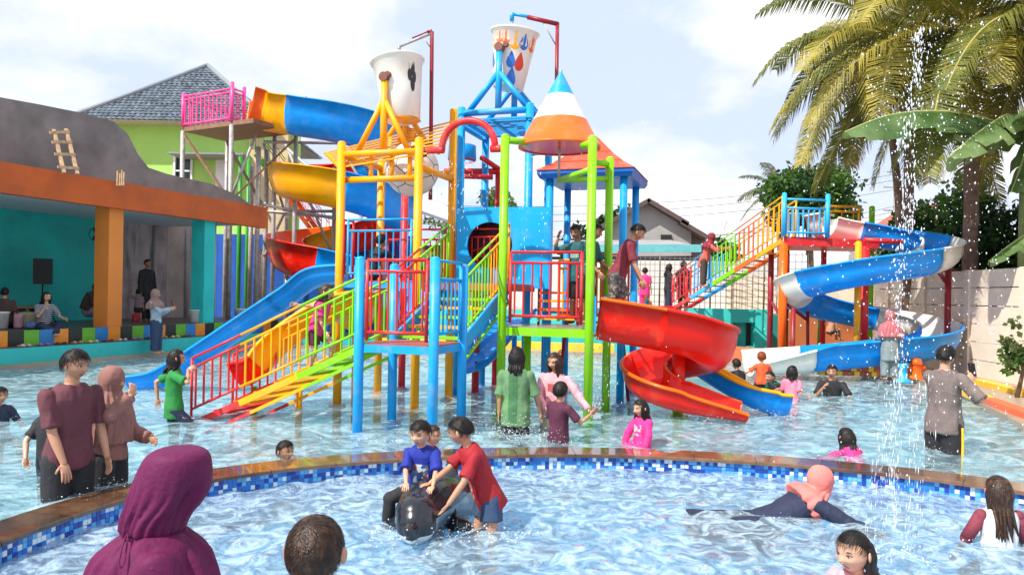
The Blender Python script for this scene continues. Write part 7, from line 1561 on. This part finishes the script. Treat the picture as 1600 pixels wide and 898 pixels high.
# ================================================================ PROPS
def props():
    d = 20.4; t = thing('loudspeaker', 'black loudspeaker on a tripod stand in the shelter', 'speaker', V3(XY(66, d), .73))
    c = P(67, 424, d); MB().box(c, (.42, .34, .68), R(25)).build('cabinet', BLACK, t)
    m = MB().box(c + Vector((.09, -.155, 0)), (.36, .02, .60), R(25)); m.build('grille', mat('speaker grille', (.03, .03, .032), .7, .5, 120), t)
    MB().tube([(c.x, c.y, 1.0), (c.x, c.y, c.z - .3)], .022).build('pole', BLACK, t)
    for a in (0, 2.1, 4.2): MB().tube([(c.x, c.y, 1.35), (c.x + .38 * math.cos(a), c.y + .38 * math.sin(a), .73)], .015, 6).build('leg', BLACK, t)
    f = P(152, 366, 21.2); t = thing('wall_fan', 'small dark wall fan under the shelter soffit', 'fan', f)
    M = Matrix.Rotation(R(80), 3, 'X') @ Matrix.Rotation(R(20), 3, 'Y')
    MB().lathe(f, [(.20, -.05), (.215, 0), (.20, .05)], 20, 0, True, M).build('cage', BLACK, t); MB().ball(f, .07, 10, 8).build('motor', BLACK, t)
    for a in range(3): MB().ball(f + M @ Vector((.10 * math.cos(a * 2.1), .10 * math.sin(a * 2.1), 0)), (.09, .05, .01), 8, 6, 0, M @ Matrix.Rotation(a * 2.1, 3, 'Z')).build('blade', BLACK, t)
    MB().tube([f + Vector((0, .05, 0)), f + Vector((-.1, .35, .1))], .02, 6).build('bracket', BLACK, t)
    for u, v, d, lab in ((305, 505, 21.8, 'white plastic paint bucket on the ledge beside the teal column'), (375, 507, 23.9, 'white plastic bucket beyond the teal column'), (1, 505, 17.2, 'white plastic bucket at the sitting person in brown')):
        q = P(u, v, d); q = Vector((q.x, q.y, .735 if u != 305 else .735)); t = thing('plastic_bucket', lab, 'bucket', q)
        MB().lathe(q, [(.001, 0), (.14, 0), (.165, .34), (.18, .345), (.18, .37), (.16, .37), (.135, .03), (.001, .03)], 20).build('body', mat('white plastic', (.72, .72, .70), .4), t)
        pts = [q + Vector((.175 * math.cos(a), .04 * math.sin(a) - .12, .30 - .10 * math.sin(a))) for a in np.linspace(0, math.pi, 9)]; MB().tube(pts, .006, 5).build('handle', STEEL, t)
    for i, (u, v, d, s, mt, lab) in enumerate(((42, 500, 17.6, (.34, .22, .34), K('khaki bag', (.28, .27, .16)), 'khaki cloth bag on the shelter floor'), (29, 502, 17.4, (.16, .2, .30), K('pink bag', (.42, .22, .26)), 'dusty pink bag beside the khaki bag'), (48, 506, 17.3, (.2, .16, .14), K('blue pouch', (.08, .14, .30)), 'small blue pouch in front of the bags'), (212, 497, 21.6, (.18, .16, .22), K('red bag', (.42, .03, .03)), 'small red bag at the feet of the striped child'))):
        q = P(u, v, d); t = thing('bag', lab, 'bag', (q.x, q.y, .735)); m = MB(); m.box((q.x, q.y, .735 + s[2] / 2 + .012), s, .4); V, N_, F = remesh(m, .025, 8); V = wrinkle(V, N_, .015, 9, i); g = MB(); g.add([tuple(x) for x in V], F, 0, True); g.build('bag_body', mt, t)
        MB().tube([(q.x - s[0] * .25, q.y, .735 + s[2] * .9), (q.x, q.y, .735 + s[2] * 1.25), (q.x + s[0] * .25, q.y, .735 + s[2] * .9)], .012, 6).build('strap', mt, t)
    cs = [((.5, .45, .42), 'pale grey'), ((.25, .14, .35), 'lilac'), ((.06, .05, .05), 'black'), ((.42, .26, .12), 'tan'), ((.55, .52, .2), 'cream yellow'), ((.18, .05, .05), 'maroon')]
    for i in range(12):
        tt = -1.9 - .02 + i * .42 - .6; c, nm_ = cs[i % 6]; q = BL(tt, .24); mt = mat('shoe ' + nm_, c, .6)
        t = thing('sandals', ('pair of %s sandals on the ledge %s' % (nm_, 'below the seated woman in stripes' if i < 6 else 'before the orange column')), 'sandals', (q.x, q.y, .402))
        for s in (-1, 1):
            p = q + BD * (s * .07); m = MB(); M = Matrix.Rotation(math.atan2(BN.y, BN.x) + s * .15 + rng.uniform(-.3, .3), 3, 'Z'); m.ball(Vector((p.x, p.y, .42)), (.12, .045, .018), 10, 6, 0, M); m.ball(Vector((p.x, p.y, .44)) + M @ Vector((.045, 0, 0)), (.045, .043, .028), 10, 6, 0, M); m.build('sandal', mt, t)
props()
# ================================================================ WATER IN THE AIR
def dropm():
    m = bpy.data.materials.new('flying water'); m.use_nodes = True; N = m.node_tree.nodes; L = m.node_tree.links; b = N['Principled BSDF']; b.inputs['Base Color'].default_value = (.93, .96, 1, 1); b.inputs['Roughness'].default_value = .08; b.inputs['Alpha'].default_value = .66; b.inputs['Specular IOR Level'].default_value = .8; return m
DM = dropm()
def droplets(name, pts, rad, stretch, label, cat='water spray'):
    pts = np.asarray(pts); k = len(pts); o = np.array([(1, 0, 0), (0, 1, 0), (-1, 0, 0), (0, -1, 0), (0, 0, 1), (0, 0, -1)], float); f = np.array([(0, 1, 4), (1, 2, 4), (2, 3, 4), (3, 0, 4), (1, 0, 5), (2, 1, 5), (3, 2, 5), (0, 3, 5)])
    S = np.stack([rad, rad, rad * stretch], -1); V = pts[:, None, :] + o[None] * S[:, None, :]; F = f[None] + (np.arange(k) * 6)[:, None, None]
    return np_mesh(name, V.reshape(-1, 3), F.reshape(-1, 3), DM, None, True, kind='stuff', label=label, category=cat)
def fountain():
    g = np.random.default_rng(99); pts = []; rad = []; st = []
    b = G(1394, 880, WAT_I); top = P(1394, 45, b.y).z
    def add(p, r, s): pts.append(p); rad.append(r); st.append(s)
    for dx, hgt, n in ((.0, top, 1100), (-.10, 1.3, 90), (.10, 1.2, 90), (-.19, .8, 40), (.17, .9, 40)):
        for i in range(n):
            f = g.random() ** .8; z = WAT_I + f * (hgt - WAT_I); w = .007 + .020 * f + .05 * f * (1 - f) + (.02 * g.random() if g.random() < .3 else 0); lean = .11 * f * f
            low = z < 1.2; ck = .5 + .5 * noise.noise(Vector((z * 5, dx * 7, 0)))
            if not low and g.random() > ck + .25: continue
            add((b.x + dx + g.normal() * w + lean + .02 * math.sin(z * 6), b.y + g.normal() * w, z), (.0014 + .0036 * g.random() ** 1.8) * (1 + .5 * f) * (.55 if low else 1), 12 if low else 1.6 + 3.2 * g.random())
    for i in range(2000):      # falling cloud around the jet
        z = WAT_I + (top - WAT_I) * (g.random() ** .62) * 1.03; s = .10 + .30 * (1 - abs(z - 1.9) / 2.4)
        if z < 1.0 and g.random() < .80: continue
        add((b.x + .22 + g.normal() * s * 1.1, b.y + g.normal() * s, z), (.0015 + .006 * g.random() ** 3), 1.0 + .8 * g.random())
    for i in range(240):      # wide sparse drops
        z = .4 + 3.1 * g.random(); add((b.x - .1 + g.normal() * .75, b.y + g.normal() * .6, z), .002 + .004 * g.random() ** 2, 1.0 + .5 * g.random())
    droplets('fountain_spray', pts, np.array(rad), np.array(st), 'tall thin fountain jet and its flying drops in the wading pool')
    # falling curtains from cone, arch and buckets
    pts = []; rad = []; st = []
    ctr = (GFL + GFR + GBL + GBR) / 4
    for i in range(200):
        a = g.choice([.3, 2.6, 3.2, 4.2, 5.3]) + g.normal() * .10; z = 3.8 - 3.8 * g.random(); add((ctr.x + .56 * math.cos(a) + g.normal() * .015, ctr.y + .56 * math.sin(a) + g.normal() * .015, z), .003 + .004 * g.random(), 4)
    for i in range(110):
        c = P(720 + g.normal() * 22, 250, 11.6); z = c.z - 1.1 * g.random(); add((c.x, c.y + g.normal() * .2, z), .003 + .004 * g.random(), 4)
    for i in range(120):
        c = P(623.5, 84, 12.5); add((c.x + g.normal() * .008, c.y, c.z - .25 * g.random()), .006, 4)
        c = P(800.5, 34, 13.6); add((c.x + g.normal() * .008, c.y, c.z - .25 * g.random()), .006, 4)
    for i in range(240):
        c = P(930 + g.normal() * 16, 520, 10.9); add((c.x, c.y + g.normal() * .15, c.z - 1.1 * g.random()), .003 + .004 * g.random(), 4)
    droplets('falling_water', pts, np.array(rad), np.array(st), 'thin water threads falling from the cone shower and arch')
    # splashes and foam on the surface
    pts = []; rad = []; st = []
    for u, v, z0, n, w, h in ((800, 685, 0, 420, .30, .14), (845, 690, 0, 260, .22, .10), (772, 690, 0, 160, .2, .16), (600, 698, 0, 160, .22, .08), (655, 850, WAT_I, 260, .20, .05), (765, 842, WAT_I, 160, .16, .04), (690, 825, WAT_I, 140, .2, .04), (1394, 876, WAT_I, 260, .16, .08), (1295, 800, WAT_I, 120, .2, .03), (1560, 840, WAT_I, 90, .2, .03), (1245, 630, 0, 120, .3, .06), (1400, 600, 0, 160, .3, .08), (1490, 705, 0, 120, .2, .04), (920, 655, 0, 130, .15, .06), (1110, 660, 0, 200, .25, .06), (280, 655, 0, 110, .2, .05), (1215, 655, 0, 110, .2, .05), (230, 610, 0, 110, .25, .05), (560, 690, 0, 90, .15, .03), (160, 760, 0, 100, .2, .04)):
        c = G(u, v, z0)
        for i in range(n): zz_ = abs(g.normal()) * h; add((c.x + g.normal() * w, c.y + g.normal() * w * .6, z0 + .01 + zz_), (.002 + .008 * g.random() ** 3), .8)
    for hp, fz, hh_ in CAST:
        x, y = np.array([hp.x]), np.array([hp.y]); zw = WAT_I if inside(RIM_MID, x, y)[0] else (0.0 if inside(POOL, x, y)[0] else None)
        if zw is None or fz > zw or hp.y > 16 or hp.y < 3.2: continue
        for i in range(70): a = g.random() * 6.28; rr_ = .16 + abs(g.normal()) * .09; add((hp.x + math.cos(a) * rr_ * 1.15, hp.y + math.sin(a) * rr_, zw + .012 + abs(g.normal()) * .022), .002 + .007 * g.random() ** 3, .7)
    droplets('splash_drops', pts, np.array(rad), np.array(st), 'white splash drops on the pool around the bathers', 'splash')
fountain()

if RS is not None: bpy.data.scenes.remove(RS)
